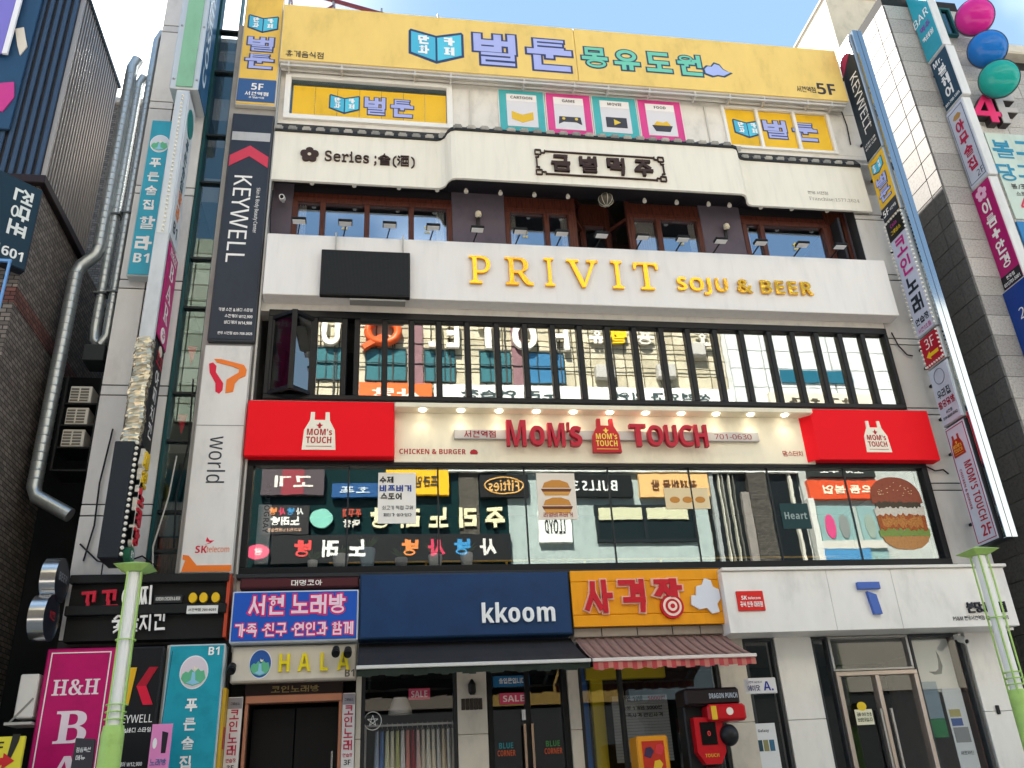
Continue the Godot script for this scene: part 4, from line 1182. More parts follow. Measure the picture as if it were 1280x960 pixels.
	bar(rg, "roof_beam", Vector3(-1.9, 16.43, -0.6), Vector3(1.75, 15.42, -0.6), 0.06, red)
	bar(rg, "roof_beam", Vector3(1.75, 15.42, -0.6), Vector3(1.75, 14.6, -0.6), 0.05, red)
	bar(rg, "brace", Vector3(-1.8, 15.2, -0.58), Vector3(-0.95, 16.0, -0.58), 0.03, red)
	bar(rg, "brace", Vector3(0.0, 15.2, -0.58), Vector3(0.75, 15.8, -0.58), 0.03, red)
	var gp := MB.new()
	gp.quad(Vector3(-1.85, 14.6, -0.62), Vector3(1.72, 14.6, -0.62), Vector3(1.72, 15.4, -0.62), Vector3(-1.85, 16.4, -0.62))
	made(rg, "pane", gp, glass("c9d3de", 0.35, 0.2))
	rect(rg, "back_wall", -1.9, 1.6, 14.6, 15.2, -3.45, -3.35, mat("9fa5b4", 0.7))

# ---------------------------------------------------------------- signs of the middle floors
func apron(p: Node, cx: float, cy: float, w: float, z: float, cloth: Material, ink: Material, d := 0.012) -> void:
	var pts := [-0.5, -0.62, 0.5, -0.62, 0.46, 0.02, 0.38, 0.18, 0.3, 0.34, 0.28, 0.62, 0.16, 0.62, 0.16, 0.36, -0.16, 0.36, -0.16, 0.62, -0.28, 0.62, -0.3, 0.34, -0.38, 0.18, -0.46, 0.02]
	shape(p, "apron_emblem", pts, cx, cy, w, w, z, z + d, cloth)
	var zz := z + d
	txt(p, "MOM's", cx, cy - 0.15 * w, zz, w * 0.21, ink, {"w": w * 0.78})
	txt(p, "TOUCH", cx, cy - 0.41 * w, zz, w * 0.21, ink, {"w": w * 0.78})
	shape(p, "hem_line", [-0.38, -0.5, 0.38, -0.5, 0.38, -0.52, -0.38, -0.52], cx, cy, w, w, zz, zz + 0.003, ink)
	shape(p, "crest_mark", [0, 0.28, 0.04, 0.2, 0.11, 0.19, 0.04, 0.14, 0.03, 0.08, -0.03, 0.08, -0.04, 0.14, -0.11, 0.19, -0.04, 0.2], cx, cy, w, w, zz, zz + 0.003, ink)

func middle_signs() -> void:
	var white := mat("e6e4e2", 0.5, 0.0, "streak", Vector3(0.4, 0.05, 0.4))
	var t := thing("bar_sign", "wide white fascia board with gold letters over the folding windows", "sign", Vector3(3.5, 8.74, 0.02))
	rect(t, "fascia_board", -1.71, 8.85, 8.742, 9.862, 0.02, 0.3, white, 0.01)
	var gold := mat("ecae3c", 0.1, 1.0).duplicate() as StandardMaterial3D
	gold.normal_enabled = true
	gold.normal_texture = tex("bump")
	gold.normal_scale = 0.35
	gold.uv1_triplanar = true
	gold.uv1_world_triplanar = true
	gold.uv1_scale = Vector3(1.6, 1.6, 1.6)
	for a in [["P", 1.455, 1.811], ["R", 2.035, 2.462], ["I", 2.686, 2.849], ["V", 3.083, 3.561], ["I", 3.805, 4.009], ["T", 4.202, 4.609]]:
		txt(t, a[0], (a[1] + a[2]) / 2.0, 9.04, 0.315, 0.53, gold, {"w": a[2] - a[1] + 0.04, "font": "serif", "d": 0.05, "split": true, "piece": "gold_letter"})
	txt(t, "SOJU & BEER", 4.9, 9.06, 0.315, 0.255, gold, {"align": -1, "w": 2.44, "d": 0.04, "split": true, "piece": "gold_letter", "gap": 0.04})
	# floodlights on thin arms
	var arm := mat("1b1c1e", 0.4, 0.4)
	var i := 0
	for x in [-1.26, -0.55, 0.14, 0.83, 1.54, 2.24, 2.93, 3.6, 4.3, 5.0, 5.67, 6.38, 7.14, 7.83]:
		i += 1
		var ord: String = ["first", "second", "third", "fourth", "fifth", "sixth", "seventh", "eighth", "ninth", "tenth", "eleventh", "twelfth", "thirteenth", "fourteenth"][i - 1]
		var l := thing("sign_floodlight", "small black floodlight on an arm above the gold letters, %s from the left" % ord, "floodlight", Vector3(x, 9.86, 0.15), 0.0, "floodlights above the white fascia")
		bar(l, "arm", Vector3(x, 9.85, 0.2), Vector3(x + 0.06, 9.93, 0.52), 0.018, arm)
		rect(l, "lamp_head", x - 0.06, x + 0.16, 9.91, 9.96, 0.5, 0.64, arm, 0.01)
		rect(l, "lamp_glass", x - 0.045, x + 0.145, 9.902, 9.91, 0.515, 0.625, mat("c9ccd0", 0.2))
	# LED board
	var led := thing("led_screen", "switched-off black LED display hung on the white fascia board", "screen", Vector3(-0.16, 8.71, 0.3))
	rect(led, "casing", -0.855, 0.52, 8.7, 9.535, 0.31, 0.4, mat("141517", 0.4), 0.01)
	rect(led, "display", -0.825, 0.49, 8.73, 9.505, 0.395, 0.406, mat("2a3136", 0.55, 0.0, "led", Vector3(6, 6, 6)))
	for x in [-0.66, 0.4]: rect(led, "hanging_strap", x, x + 0.025, 9.535, 9.9, 0.32, 0.345, mat("a9a9a6", 0.4, 0.6))
	rect(led, "cable_tray", -0.4, 0.45, 8.65, 8.68, 0.2, 0.36, mat("8f8f8c", 0.5))
	# burger restaurant sign
	var m := thing("burger_sign", "long cream and red restaurant fascia with big red letters between second and third floor", "sign", Vector3(3.5, 6.03, 0.02))
	var red := mat("ee0218", 0.7)
	var cream := panel_mat("efe7cf", 0.45)
	rect(m, "red_box", -1.79, 0.297, 6.136, 7.0, 0.02, 0.22, red, 0.015)
	var b := MB.new()     # right red box with a slanted inner side
	b.plate(PackedVector2Array([Vector2(6.86, 6.136), Vector2(8.91, 6.136), Vector2(8.91, 6.99), Vector2(6.86, 6.99)]), 0.02, 0.22)
	b.quad(Vector3(6.86, 6.136, 0.22), Vector3(6.86, 6.99, 0.22), Vector3(6.72, 6.99, 0.08), Vector3(6.72, 6.136, 0.08))
	made(m, "red_box", b, red)
	rect(m, "cream_panel", 0.303, 6.855, 6.11, 6.92, 0.02, 0.08, cream, 0.006)
	rect(m, "ledge", 0.303, 6.855, 6.885, 6.96, 0.085, 0.31, cream, 0.008)
	rect(m, "grey_bar", 1.18, 5.96, 6.46, 6.61, 0.08, 0.14, mat("b5b1ae", 0.4, 0.2), 0.006)
	var ink := mat("8a1028", 0.5)
	txt(m, "서현역점", 1.565, 6.48, 0.14, 0.11, ink, {"w": 0.48, "b": 0.13})
	txt(m, "701-0630", 5.53, 6.49, 0.14, 0.085, ink, {"w": 0.62, "font": "sans"})
	var big := mat("b81430", 0.35)
	var k := 0
	for a in [["M", 1.91, 2.25, 0.41], ["o", 2.27, 2.51, 0.4], ["M", 2.53, 2.83, 0.37], ["'", 2.84, 2.89, 0.37], ["s", 2.88, 3.07, 0.42]]:
		txt(m, a[0], (a[1] + a[2]) * 0.505, 6.32 + (k % 2) * 0.012, 0.16, a[3], big, {"w": a[2] - a[1] + 0.03, "d": 0.08, "split": true, "piece": "red_letter"})
		k += 1
	k = 0
	for a in [["T", 3.81, 4.06, 0.36], ["O", 4.07, 4.33, 0.33], ["U", 4.34, 4.56, 0.35], ["C", 4.57, 4.8, 0.34], ["H", 4.81, 5.05, 0.36]]:
		txt(m, a[0], (a[1] + a[2]) * 0.505, 6.33 + (k % 2) * 0.012, 0.16, a[3], big, {"w": a[2] - a[1] + 0.03, "d": 0.08, "split": true, "piece": "red_letter"})
		k += 1
	apron(m, 3.475, 6.51, 0.44, 0.14, mat("bb1a26", 0.4), mat("f0cf58", 0.5), 0.07)
	txt(m, "CHICKEN & BURGER", 0.37, 6.235, 0.08, 0.08, mat("a8222c", 0.5), {"align": -1, "w": 0.98})
	shape(m, "burger_mark", [-0.5, -0.3, 0.5, -0.3, 0.6, 0.0, 0.4, 0.35, 0.0, 0.5, -0.4, 0.35, -0.6, 0.0], 1.47, 6.265, 0.1, 0.1, 0.08, 0.085, mat("a8222c", 0.5))
	txt(m, "맘스터치", 6.5, 6.235, 0.08, 0.09, mat("a8222c", 0.5), {"w": 0.34, "b": 0.11})
	var pale := mat("f0ead8", 0.5)
	apron(m, -0.766, 6.525, 0.47, 0.22, pale, mat("b01a2a", 0.5))
	apron(m, 7.89, 6.525, 0.43, 0.22, pale, mat("b01a2a", 0.5))
	for n in 11:     # lit downlights under the ledge
		var x := 0.71 + n * 0.571
		var l := MB.new()
		l.lathe(Vector3(x, 6.868, 0.22), [Vector2(0, 0), Vector2(0.05, 0), Vector2(0.055, 0.016)], 14)
		var o := made(m, "downlight", l, glow("fff6e0", 2.5))
		var s := SpotLight3D.new()
		s.name = "downlight_beam"
		s.light_color = Color(1.0, 0.93, 0.8)
		s.light_energy = 0.05
		s.spot_angle = 60
		s.spot_range = 6.0
		s.spot_attenuation = 2.0
		s.light_size = 0.04
		s.shadow_enabled = true
		o.add_child(s)
		s.position = Vector3(x, 6.86, 0.22)
		s.rotation_degrees.x = -90
	# inside and on the wide second-floor window
	var poster := thing("burger_poster", "tall pale poster of two burgers hung inside the second-floor window", "poster", Vector3(2.75, 5.3, -0.08))
	rect(poster, "sheet", 2.4, 2.98, 5.27, 5.98, -0.019, -0.014, mat("e6ddd0", 0.6))
	for yb in [5.45, 5.72]:
		shape(poster, "burger_picture", [-0.5, 0.1, -0.42, 0.36, -0.15, 0.5, 0.15, 0.5, 0.42, 0.36, 0.5, 0.1], 2.69, yb, 0.42, 0.3, -0.014, -0.01, mat("c88a3e", 0.5))
		shape(poster, "burger_picture", [-0.55, 0.05, 0.55, 0.05, 0.5, -0.1, -0.5, -0.1], 2.69, yb, 0.42, 0.3, -0.014, -0.009, mat("6d3a24", 0.5))
		shape(poster, "burger_picture", [-0.5, -0.1, 0.5, -0.1, 0.42, -0.3, -0.42, -0.3], 2.69, yb, 0.42, 0.3, -0.014, -0.01, mat("d39a4c", 0.5))
	txt(poster, "리얼비프버거", 2.69, 5.3, -0.014, 0.07, mat("a33a2a", 0.5), {"w": 0.44})
	var paper := thing("notice_sheet", "white printed sheet with black and blue Korean words inside the second-floor window", "poster", Vector3(0.35, 5.2, -0.08))
	rect(paper, "sheet", 0.08, 0.62, 5.22, 5.98, -0.019, -0.014, mat("e8e6e0", 0.6))
	txt(paper, "수제", 0.2, 5.82, -0.014, 0.1, mat("26282c", 0.5), {"b": 0.17})
	txt(paper, "비프버거", 0.33, 5.69, -0.014, 0.1, mat("2a4a9a", 0.5), {"b": 0.18, "w": 0.46})
	txt(paper, "스토어", 0.27, 5.57, -0.014, 0.1, mat("26282c", 0.5), {"b": 0.18})
	txt(paper, "쇠고기 직접 구워", 0.36, 5.42, -0.014, 0.06, mat("55585c", 0.5), {"w": 0.44})
	txt(paper, "패티가 살아있다", 0.36, 5.32, -0.014, 0.05, mat("55585c", 0.5), {"w": 0.4})
	var sm := thing("tan_menu_sheet", "tan menu sheet inside the second-floor window under the tan mirrored board", "poster", Vector3(4.6, 5.4, -0.08))
	rect(sm, "sheet", 4.35, 5.05, 5.42, 5.75, -0.019, -0.014, mat("e2cfa6", 0.6))
	for n in 3: shape(sm, "bread_picture", disc_pts(14), 4.5 + n * 0.2, 5.56, 0.08, 0.05, -0.014, -0.01, mat("c2853c", 0.5))
	var hs := thing("dark_teal_sheet", "dark teal sheet with grey Heart lettering inside the second-floor window", "poster", Vector3(6.4, 5.0, -0.05))
	rect(hs, "sheet", 6.16, 6.62, 5.1, 5.5, -0.019, -0.014, mat("12383c", 0.5))
	txt(hs, "Heart", 6.39, 5.25, -0.014, 0.11, mat("8fa09e", 0.5), {"w": 0.38})
	# big burger decal at the right end
	var bd := thing("burger_decal", "huge printed burger on the right end of the second-floor window", "sticker", Vector3(8.15, 4.7, -0.05))
	var bx := 8.14
	var rngb := RandomNumberGenerator.new()
	rngb.seed = 6
	var bun := []
	for n in 25: bun.append_array([-0.5 * cos(PI * n / 24.0), 0.5 * pow(sin(PI * n / 24.0), 0.7)])
	shape(bd, "top_bun", bun, bx, 5.5, 0.86, 0.86, -0.018, -0.012, mat("8f4226", 0.3, 0.0, "grime", Vector3(2, 2, 2)))
	var seeds := MB.new()
	for n in 30:
		var sx := rngb.randf_range(-0.34, 0.34); var sy := rngb.randf_range(0.14, 0.4 - absf(sx) * 0.4)
		var q := PackedVector2Array()
		for e in 6: q.append(Vector2(bx + sx * 0.86 + cos(TAU * e / 6) * 0.009, 5.5 + sy * 0.86 + sin(TAU * e / 6) * 0.006))
		seeds.plate(q, -0.012, -0.0105)
	var so2 := made(bd, "sesame", seeds, mat("e2c89a", 0.5))
	so2.set_meta("kind", "stuff")
	for L in [["pickle", 0.02, -0.12, 0.45, "4a4030", 0.02], ["sauce", -0.08, -0.26, 0.5, "d6d2c6", 0.03], ["chicken", -0.22, -0.52, 0.48, "b8622c", 0.045], ["crust", -0.27, -0.44, 0.4, "d08a44", 0.06], ["lettuce", -0.5, -0.64, 0.5, "7f9a4c", 0.035], ["bottom_bun", -0.62, -0.86, 0.46, "c08a52", 0.006]]:
		var ring := []
		for n in 28: ring.append_array([lerpf(-L[3], L[3], n / 27.0), L[1] + rngb.randf_range(-L[5], L[5])])
		for n in 28: ring.append_array([lerpf(L[3], -L[3], n / 27.0) * (0.97 if L[0] != "bottom_bun" else 0.9), L[2] + rngb.randf_range(-L[5], L[5]) + (0.14 * pow(absf(n / 13.5 - 1.0), 3.0) if L[0] == "bottom_bun" else 0.0)])
		shape(bd, L[0], ring, bx, 5.5, 0.86, 0.86, -0.018, -0.0115 + 0.0004 * absf(L[1]) * 10.0, mat(L[4], 0.5, 0.0, "wood" if L[0] in ["chicken", "crust"] else "grime", Vector3(3, 3, 3)))
	# planters on the window sill
	var rng := RandomNumberGenerator.new()
	rng.seed = 9
	var pots := [[-0.42, "round white", 0.11, 0.22], [-0.05, "tall pale blue", 0.11, 0.3], [0.42, "low grey", 0.09, 0.16], [0.9, "square white", 0.1, 0.2], [1.35, "white tapering", 0.09, 0.22], [-0.8, "small cream", 0.07, 0.14]]
	for a in pots:
		var px: float = a[0]
		var pt := thing("potted_plant", "%s pot with a small green plant on the second-floor window sill" % a[1], "potted plant", Vector3(px, 4.61, -0.2), 0.0, "potted plants behind the shop window")
		var pb := MB.new()
		pb.lathe(Vector3(px, 4.61, -0.2), [Vector2(0, 0), Vector2(a[2] * 0.75, 0), Vector2(a[2], a[3] * 0.8), Vector2(a[2] * 0.96, a[3]), Vector2(a[2] * 0.8, a[3] * 0.94), Vector2(0, a[3] * 0.92)], 14)
		made(pt, "pot", pb, mat({"tall pale blue": "9fb3bd", "low grey": "a9a8a4"}.get(a[1], "e2dfd8"), 0.4))
		var lb := MB.new()
		for n in 26:
			var an := rng.randf() * TAU
			var ln := rng.randf_range(0.1, 0.24)
			var up := Vector3(cos(an) * 0.5, rng.randf_range(0.5, 1.2), sin(an) * 0.5).normalized()
			var base := Vector3(px, 4.61 + a[3] * 0.92, -0.2)
			var sd := up.cross(Vector3(0.3, 0.2, 1)).normalized() * 0.012
			var tip := base + up * ln + Vector3(cos(an), -0.2, sin(an)) * 0.04
			lb.tri(base, base + up * ln * 0.5 + sd, tip)
			lb.tri(base, tip, base + up * ln * 0.5 - sd)
		made(pt, "leaves", lb, mat("4d6b34", 0.6))
	rect(self_sill(), "sill_board", -1.6, 8.6, 4.55, 4.6, -0.6, -0.13, mat("55504a", 0.6))
	var rail := thing("brass_rail", "thin brass rail running low behind the second-floor window", "rail", Vector3(3, 4.8, -0.7))
	bar(rail, "rail_tube", Vector3(-0.6, 4.84, -0.7), Vector3(8.4, 4.84, -0.7), 0.025, mat("c9a44a", 0.3, 0.8))
	for n in 8: bar(rail, "rail_post", Vector3(-0.4 + n * 1.2, 3.78, -0.7), Vector3(-0.4 + n * 1.2, 4.83, -0.7), 0.03, mat("c9a44a", 0.3, 0.8))
	var ph := thing("photobooth_board", "tall white board with upright lettering at the left end of the second-floor window", "sign", Vector3(-1.52, 4.7, -0.15))
	rect(ph, "board", -1.58, -1.4, 4.7, 5.55, -0.2, -0.15, mat("cfd3d4", 0.5), 0.006)
	txt(ph, "PHOTOGRAY", -1.5, 5.5, -0.149, 0.075, mat("4a4e50", 0.5), {"rot": -PI / 2, "w": 0.74})

func self_sill() -> Node3D: return get_node("commercial_building")

# ---------------------------------------------------------------- ground-floor signs
func emblem(p: Node, cx: float, cy: float, rx: float, ry: float, z: float, ground: Material) -> void:   # oval landscape badge: hills, waterfall, moon
	shape(p, "badge_rim", disc_pts(32), cx, cy, rx, ry, z, z + 0.006, mat("e6e9ea", 0.5))
	shape(p, "badge_ground", disc_pts(32), cx, cy, rx * 0.93, ry * 0.93, z, z + 0.01, ground)
	shape(p, "badge_hills", [-0.9, -0.4, -0.82, -0.1, -0.6, 0.05, -0.4, -0.02, -0.2, 0.2, 0.05, 0.0, 0.3, 0.22, 0.5, 0.05, 0.75, 0.1, 0.9, -0.4, 0.6, -0.7, 0, -0.86, -0.6, -0.7], cx, cy, rx * 0.95, ry * 0.95, z, z + 0.014, mat("62b48a", 0.5))
	shape(p, "badge_waterfall", [-0.12, 0.0, 0.1, 0.0, 0.16, -0.5, 0.5, -0.66, 0, -0.8, -0.5, -0.66, -0.16, -0.5], cx, cy, rx * 0.95, ry * 0.95, z, z + 0.018, mat("8fc6e2", 0.5))
	shape(p, "badge_moon", [0.0, 0.34, 0.12, 0.24, 0.26, 0.3, 0.2, 0.16, 0.06, 0.12, -0.04, 0.22], cx, cy, rx, ry, z, z + 0.014, mat("f0e6c8", 0.5))

func ground_signs() -> void:
	var t := sign_box("name_strip", "narrow maroon strip sign above the blue karaoke sign", -1.68, -0.15, 4.26, 4.4, 0.02, 0.3, mat("4a1b22", 0.4), mat("3a161c", 0.5))
	txt(t, "대명코아", -0.83, 4.29, 0.3, 0.075, mat("e6e0da", 0.5), {"w": 0.4})
	t = sign_box("karaoke_sign", "bright blue sign with pink outlined lettering over the basement entrance", -1.75, -0.15, 3.57, 4.22, 0.02, 0.35, mat("1f55b8", 0.35), mat("c9d2dc", 0.5))
	var pale := mat("f2d6e6", 0.5); var pink := mat("d8246e", 0.5)
	txt(t, "서현 노래방", -0.93, 3.91, 0.35, 0.25, pale, {"w": 1.22, "b": 0.14, "out": pink, "ow": 0.02})
	txt(t, "가족·친구·연인과 함께", -0.95, 3.64, 0.35, 0.165, pale, {"w": 1.48, "b": 0.14, "out": pink, "ow": 0.013})
	t = sign_box("bar_entrance_sign", "white entrance sign with yellow letters and a round landscape badge", -1.72, -0.16, 3.11, 3.55, 0.02, 0.2, panel_mat("d9d2c4"), mat("b9b2a6", 0.5))
	emblem(t, -1.36, 3.33, 0.14, 0.18, 0.2, mat("2a5aa8", 0.4))
	for i in 4: txt(t, "HALA"[i], -1.06 + i * 0.245, 3.22, 0.2, 0.22, mat("e8d21f", 0.4), {"d": 0.05, "split": true, "sx": 0.8})
	txt(t, "B1", -0.24, 3.14, 0.2, 0.09, mat("6a6660", 0.5), {})
	# kkoom
	t = sign_box("clothes_shop_sign", "plain navy blue fascia with small white lowercase lettering", -0.14, 2.69, 3.57, 4.42, 0.02, 0.35, mat("143a66", 0.4, 0.0, "grime", Vector3(0.3, 0.3, 0.3)), mat("12304f", 0.5))
	txt(t, "kkoom", 1.96, 3.74, 0.35, 0.25, mat("eef0f0", 0.4), {"w": 1.04, "d": 0.04, "split": true})
	# shooting gallery
	var or_ := mat("f0a010", 0.4, 0.0, "streak", Vector3(0.5, 0.1, 0.5))
	t = thing("shooting_gallery_sign", "orange fascia of three boards with red block letters and a target", "sign", Vector3(3.8, 3.66, 0.02))
	rect(t, "backing", 2.72, 4.87, 3.67, 4.41, 0.02, 0.3, mat("a86a08", 0.5))
	for a in [[3.66, 3.815], [3.82, 4.265], [4.27, 4.42]]: rect(t, "board", 2.71, 4.88, a[0], a[1], 0.29, 0.35, or_, 0.006)
	var red := mat("c2182a", 0.35); var pinkish := mat("e9b9a4", 0.5)
	txt(t, "사", 3.07, 3.83, 0.35, 0.45, red, {"b": 0.16, "w": 0.4, "out": pinkish, "ow": 0.02, "d": 0.06})
	txt(t, "격", 3.55, 3.83, 0.35, 0.45, red, {"b": 0.16, "w": 0.4, "out": pinkish, "ow": 0.02, "d": 0.06})
	txt(t, "자", 4.07, 4.02, 0.35, 0.26, red, {"b": 0.24, "w": 0.4, "out": pinkish, "ow": 0.02, "d": 0.06})
	for i in 5: shape(t, "target_ring", disc_pts(28), 4.1, 3.9, 0.165 - i * 0.033, 0.165 - i * 0.033, 0.35, 0.4 + i * 0.006, red if i % 2 == 0 else mat("f2ddd0", 0.5))
	shape(t, "white_cloud_cutout", [-0.5, -0.2, -0.45, 0.05, -0.3, 0.05, -0.25, 0.3, -0.05, 0.34, 0.05, 0.52, 0.25, 0.46, 0.3, 0.28, 0.48, 0.2, 0.5, -0.05, 0.36, -0.2, 0.4, -0.42, 0.15, -0.46, 0.0, -0.3, -0.25, -0.34], 4.6, 4.02, 0.44, 0.5, 0.36, 0.39, mat("d9dde8", 0.5))
	# phone shop
	t = thing("phone_shop_sign", "wide white fascia with a blue letter mark and red card at the right corner", "sign", Vector3(7.0, 3.5, 0.02))
	for a in [[4.84, 6.4], [6.405, 7.4], [7.405, 9.22]]: rect(t, "white_panel", a[0], a[1], 3.5, 4.34, 0.02, 0.5, panel_mat("f0eeea"), 0.004)
	rect(t, "cap_ledge", 4.84, 9.26, 4.345, 4.39, 0.02, 0.54, mat("e4e1db", 0.4), 0.006)
	rect(t, "red_card", 5.0, 5.39, 3.79, 4.06, 0.5, 0.525, mat("d8241f", 0.4), 0.004)
	var wh := mat("f2f0ee", 0.5)
	txt(t, "공식 인증 대리점", 5.195, 3.84, 0.525, 0.075, wh, {"w": 0.33, "b": 0.16})
	txt(t, "SK", 5.1, 3.94, 0.525, 0.055, wh, {})
	txt(t, "telecom", 5.25, 3.945, 0.525, 0.035, wh, {})
	var bl := mat("4a6ab8", 0.4)
	rect(t, "letter_mark", 6.82, 7.16, 4.05, 4.15, 0.5, 0.56, bl, 0.005)
	shape(t, "letter_mark", [0, 0.32, 0.13, 0.27, 0.16, 0.0, 0.04, 0.0], 6.94, 3.7, 1, 1, 0.5, 0.56, bl)
	txt(t, "분당서현점", 8.76, 3.69, 0.5, 0.15, mat("2a2d38", 0.5), {"w": 0.62, "b": 0.14, "d": 0.03})
	txt(t, "PS&M 분당서현역점 031-707-0093", 8.63, 3.59, 0.5, 0.065, mat("3a3c40", 0.5), {"w": 0.88})
	# chicken restaurant
	var blk := mat("17191b", 0.5, 0.0, "grime", Vector3(0.4, 0.4, 0.4))
	t = thing("chicken_shop_sign", "black slatted fascia with red and white brush lettering by the alley", "sign", Vector3(-2.8, 3.66, 0.02))
	rect(t, "backing", -3.75, -1.83, 3.66, 4.46, 0.02, 0.24, mat("0f1011", 0.6))
	for a in [[4.36, 4.47], [3.96, 4.08]]: rect(t, "slat", -3.76, -1.82, a[0], a[1], 0.23, 0.33, blk, 0.008)
	rect(t, "end_strip", -1.84, -1.8, 3.66, 4.46, 0.02, 0.3, mat("b8452a", 0.5))
	txt(t, "꼬꼬", -3.38, 4.03, 0.28, 0.24, mat("c8243c", 0.5), {"w": 0.46, "b": 0.16, "rot": 0.06, "d": 0.03})
	txt(t, "아찌", -2.92, 4.06, 0.28, 0.26, wh, {"w": 0.38, "b": 0.12, "rot": 0.05, "d": 0.03})
	txt(t, "숯불치킨", -2.86, 3.75, 0.28, 0.26, wh, {"w": 0.64, "b": 0.11, "rot": 0.05, "d": 0.03})
	rect(t, "text_bar", -2.72, -2.38, 4.1, 4.2, 0.24, 0.3, mat("26282a", 0.5))
	txt(t, "KOREAN CHICKEN & BEER", -2.55, 4.13, 0.3, 0.045, mat("d9d9d4", 0.5), {"w": 0.3})
	for x in [-2.25, -2.12, -1.97]: shape(t, "egg_mark", disc_pts(16), x, 4.16, 0.05, 0.065, 0.24, 0.3, mat("e2b81f", 0.5))
	rect(t, "phone_card", -2.3, -1.92, 3.95, 4.05, 0.3, 0.34, mat("dcdcd8", 0.5))
	txt(t, "서현역점 701-9291", -2.11, 3.98, 0.34, 0.035, mat("2a2a2a", 0.5), {"w": 0.34})
	# wall boards below
	var mag := mat("c20a68", 0.4, 0.0, "grime", Vector3(0.3, 0.3, 0.3))
	t = sign_box("magenta_bar_board", "tall magenta board with white serif letters at the alley corner", -3.89, -3.08, 0.5, 3.57, 0.02, 0.3, mag, mat("a00a58", 0.5))
	outline(t, "white_border", -3.83, -3.14, 0.56, 3.52, 0.302, 0.012, wh)
	txt(t, "H&H", -3.49, 3.02, 0.3, 0.18, mat("ecd9e2", 0.5), {"w": 0.54, "font": "serifbold"})
	txt(t, "B", -3.48, 2.48, 0.3, 0.36, mat("ecd9e2", 0.5), {"font": "serifbold", "sx": 1.15})
	txt(t, "A", -3.48, 1.98, 0.3, 0.36, mat("ecd9e2", 0.5), {"font": "serifbold", "sx": 1.15})
	txt(t, "R", -3.48, 1.48, 0.3, 0.36, mat("ecd9e2", 0.5), {"font": "serifbold", "sx": 1.15})
	t = sign_box("black_skincare_board", "tall black board with a red and yellow ribbon letter behind the green lamp post", -3.05, -2.53, 0.5, 3.57, 0.02, 0.28, mat("15171b", 0.4), mat("2a2c30", 0.5))
	shape(t, "ribbon_letter", [0.0, 0.5, 0.22, 1.0, 0.4, 1.0, 0.2, 0.5], -2.8, 2.88, 0.56, 0.44, 0.28, 0.29, mat("a8122c", 0.5))
	shape(t, "ribbon_letter", [0.0, 0.5, 0.2, 0.5, 0.38, 0.0, 0.18, 0.0], -2.8, 2.88, 0.56, 0.44, 0.28, 0.292, mat("d8183c", 0.5))
	shape(t, "ribbon_letter", [-0.2, 1.0, -0.04, 1.0, -0.12, 0.0, -0.28, 0.0], -2.8, 2.88, 0.56, 0.44, 0.28, 0.29, mat("e2b021", 0.5))
	txt(t, "KEYWELL", -2.78, 2.68, 0.28, 0.09, wh, {"w": 0.42, "font": "sans"})
	txt(t, "스킨&바디 스타일", -2.78, 2.57, 0.28, 0.055, wh, {"w": 0.42})
	txt(t, "스킨케어 W12,900", -2.8, 2.2, 0.28, 0.05, wh, {"w": 0.34})
	txt(t, "바디케어 W14,900", -2.8, 2.12, 0.28, 0.05, wh, {"w": 0.34})
	var teal := mat("1f9fb4", 0.4, 0.0, "grime", Vector3(0.3, 0.3, 0.3))
	t = sign_box("teal_pub_board", "tall teal board with white stacked lettering beside the basement entrance", -2.47, -1.79, 0.5, 3.58, 0.02, 0.3, teal, mat("bfc8ca", 0.5))
	emblem(t, -2.14, 3.24, 0.17, 0.2, 0.3, mat("d9cdd6", 0.5))
	txt(t, "B1", -1.92, 3.44, 0.3, 0.1, wh, {})
	txt(t, "푸른술집", -2.13, 2.93, 0.3, 0.15, wh, {"vert": true, "pitch": 0.215, "b": 0.15})
	txt(t, "할라", -2.13, 2.05, 0.3, 0.26, wh, {"vert": true, "pitch": 0.32, "b": 0.17})
	t = thing("white_drain_pipe", "slim white drain pipe between the black and the teal boards", "pipe", Vector3(-2.5, 0, 0.1))
	bar(t, "pipe", Vector3(-2.5, 0.02, 0.12), Vector3(-2.5, 3.6, 0.12), 0.045, mat("cfcdc8", 0.5))
	t = thing("pink_notice", "narrow pink notice with a drawn microphone hanging before the teal board", "poster", Vector3(-2.4, 1.9, 0.55))
	rect(t, "sheet", -2.5, -2.27, 1.9, 2.63, 0.55, 0.56, mat("e58ac2", 0.6), 0.002)
	shape(t, "microphone_picture", [-0.02, -0.14, 0.03, -0.14, 0.04, 0.08, -0.03, 0.1], -2.35, 2.45, 1, 1, 0.56, 0.564, mat("2a2430", 0.5))
	shape(t, "note_picture", disc_pts(10), -2.45, 2.42, 0.025, 0.06, 0.56, 0.564, wh)
	txt(t, "노래방", -2.39, 2.18, 0.56, 0.07, mat("4a6a9a", 0.5), {"w": 0.18})
	bar(t, "hanging_wire", Vector3(-2.4, 2.63, 0.55), Vector3(-2.42, 3.5, 0.31), 0.006, mat("303030", 0.6))

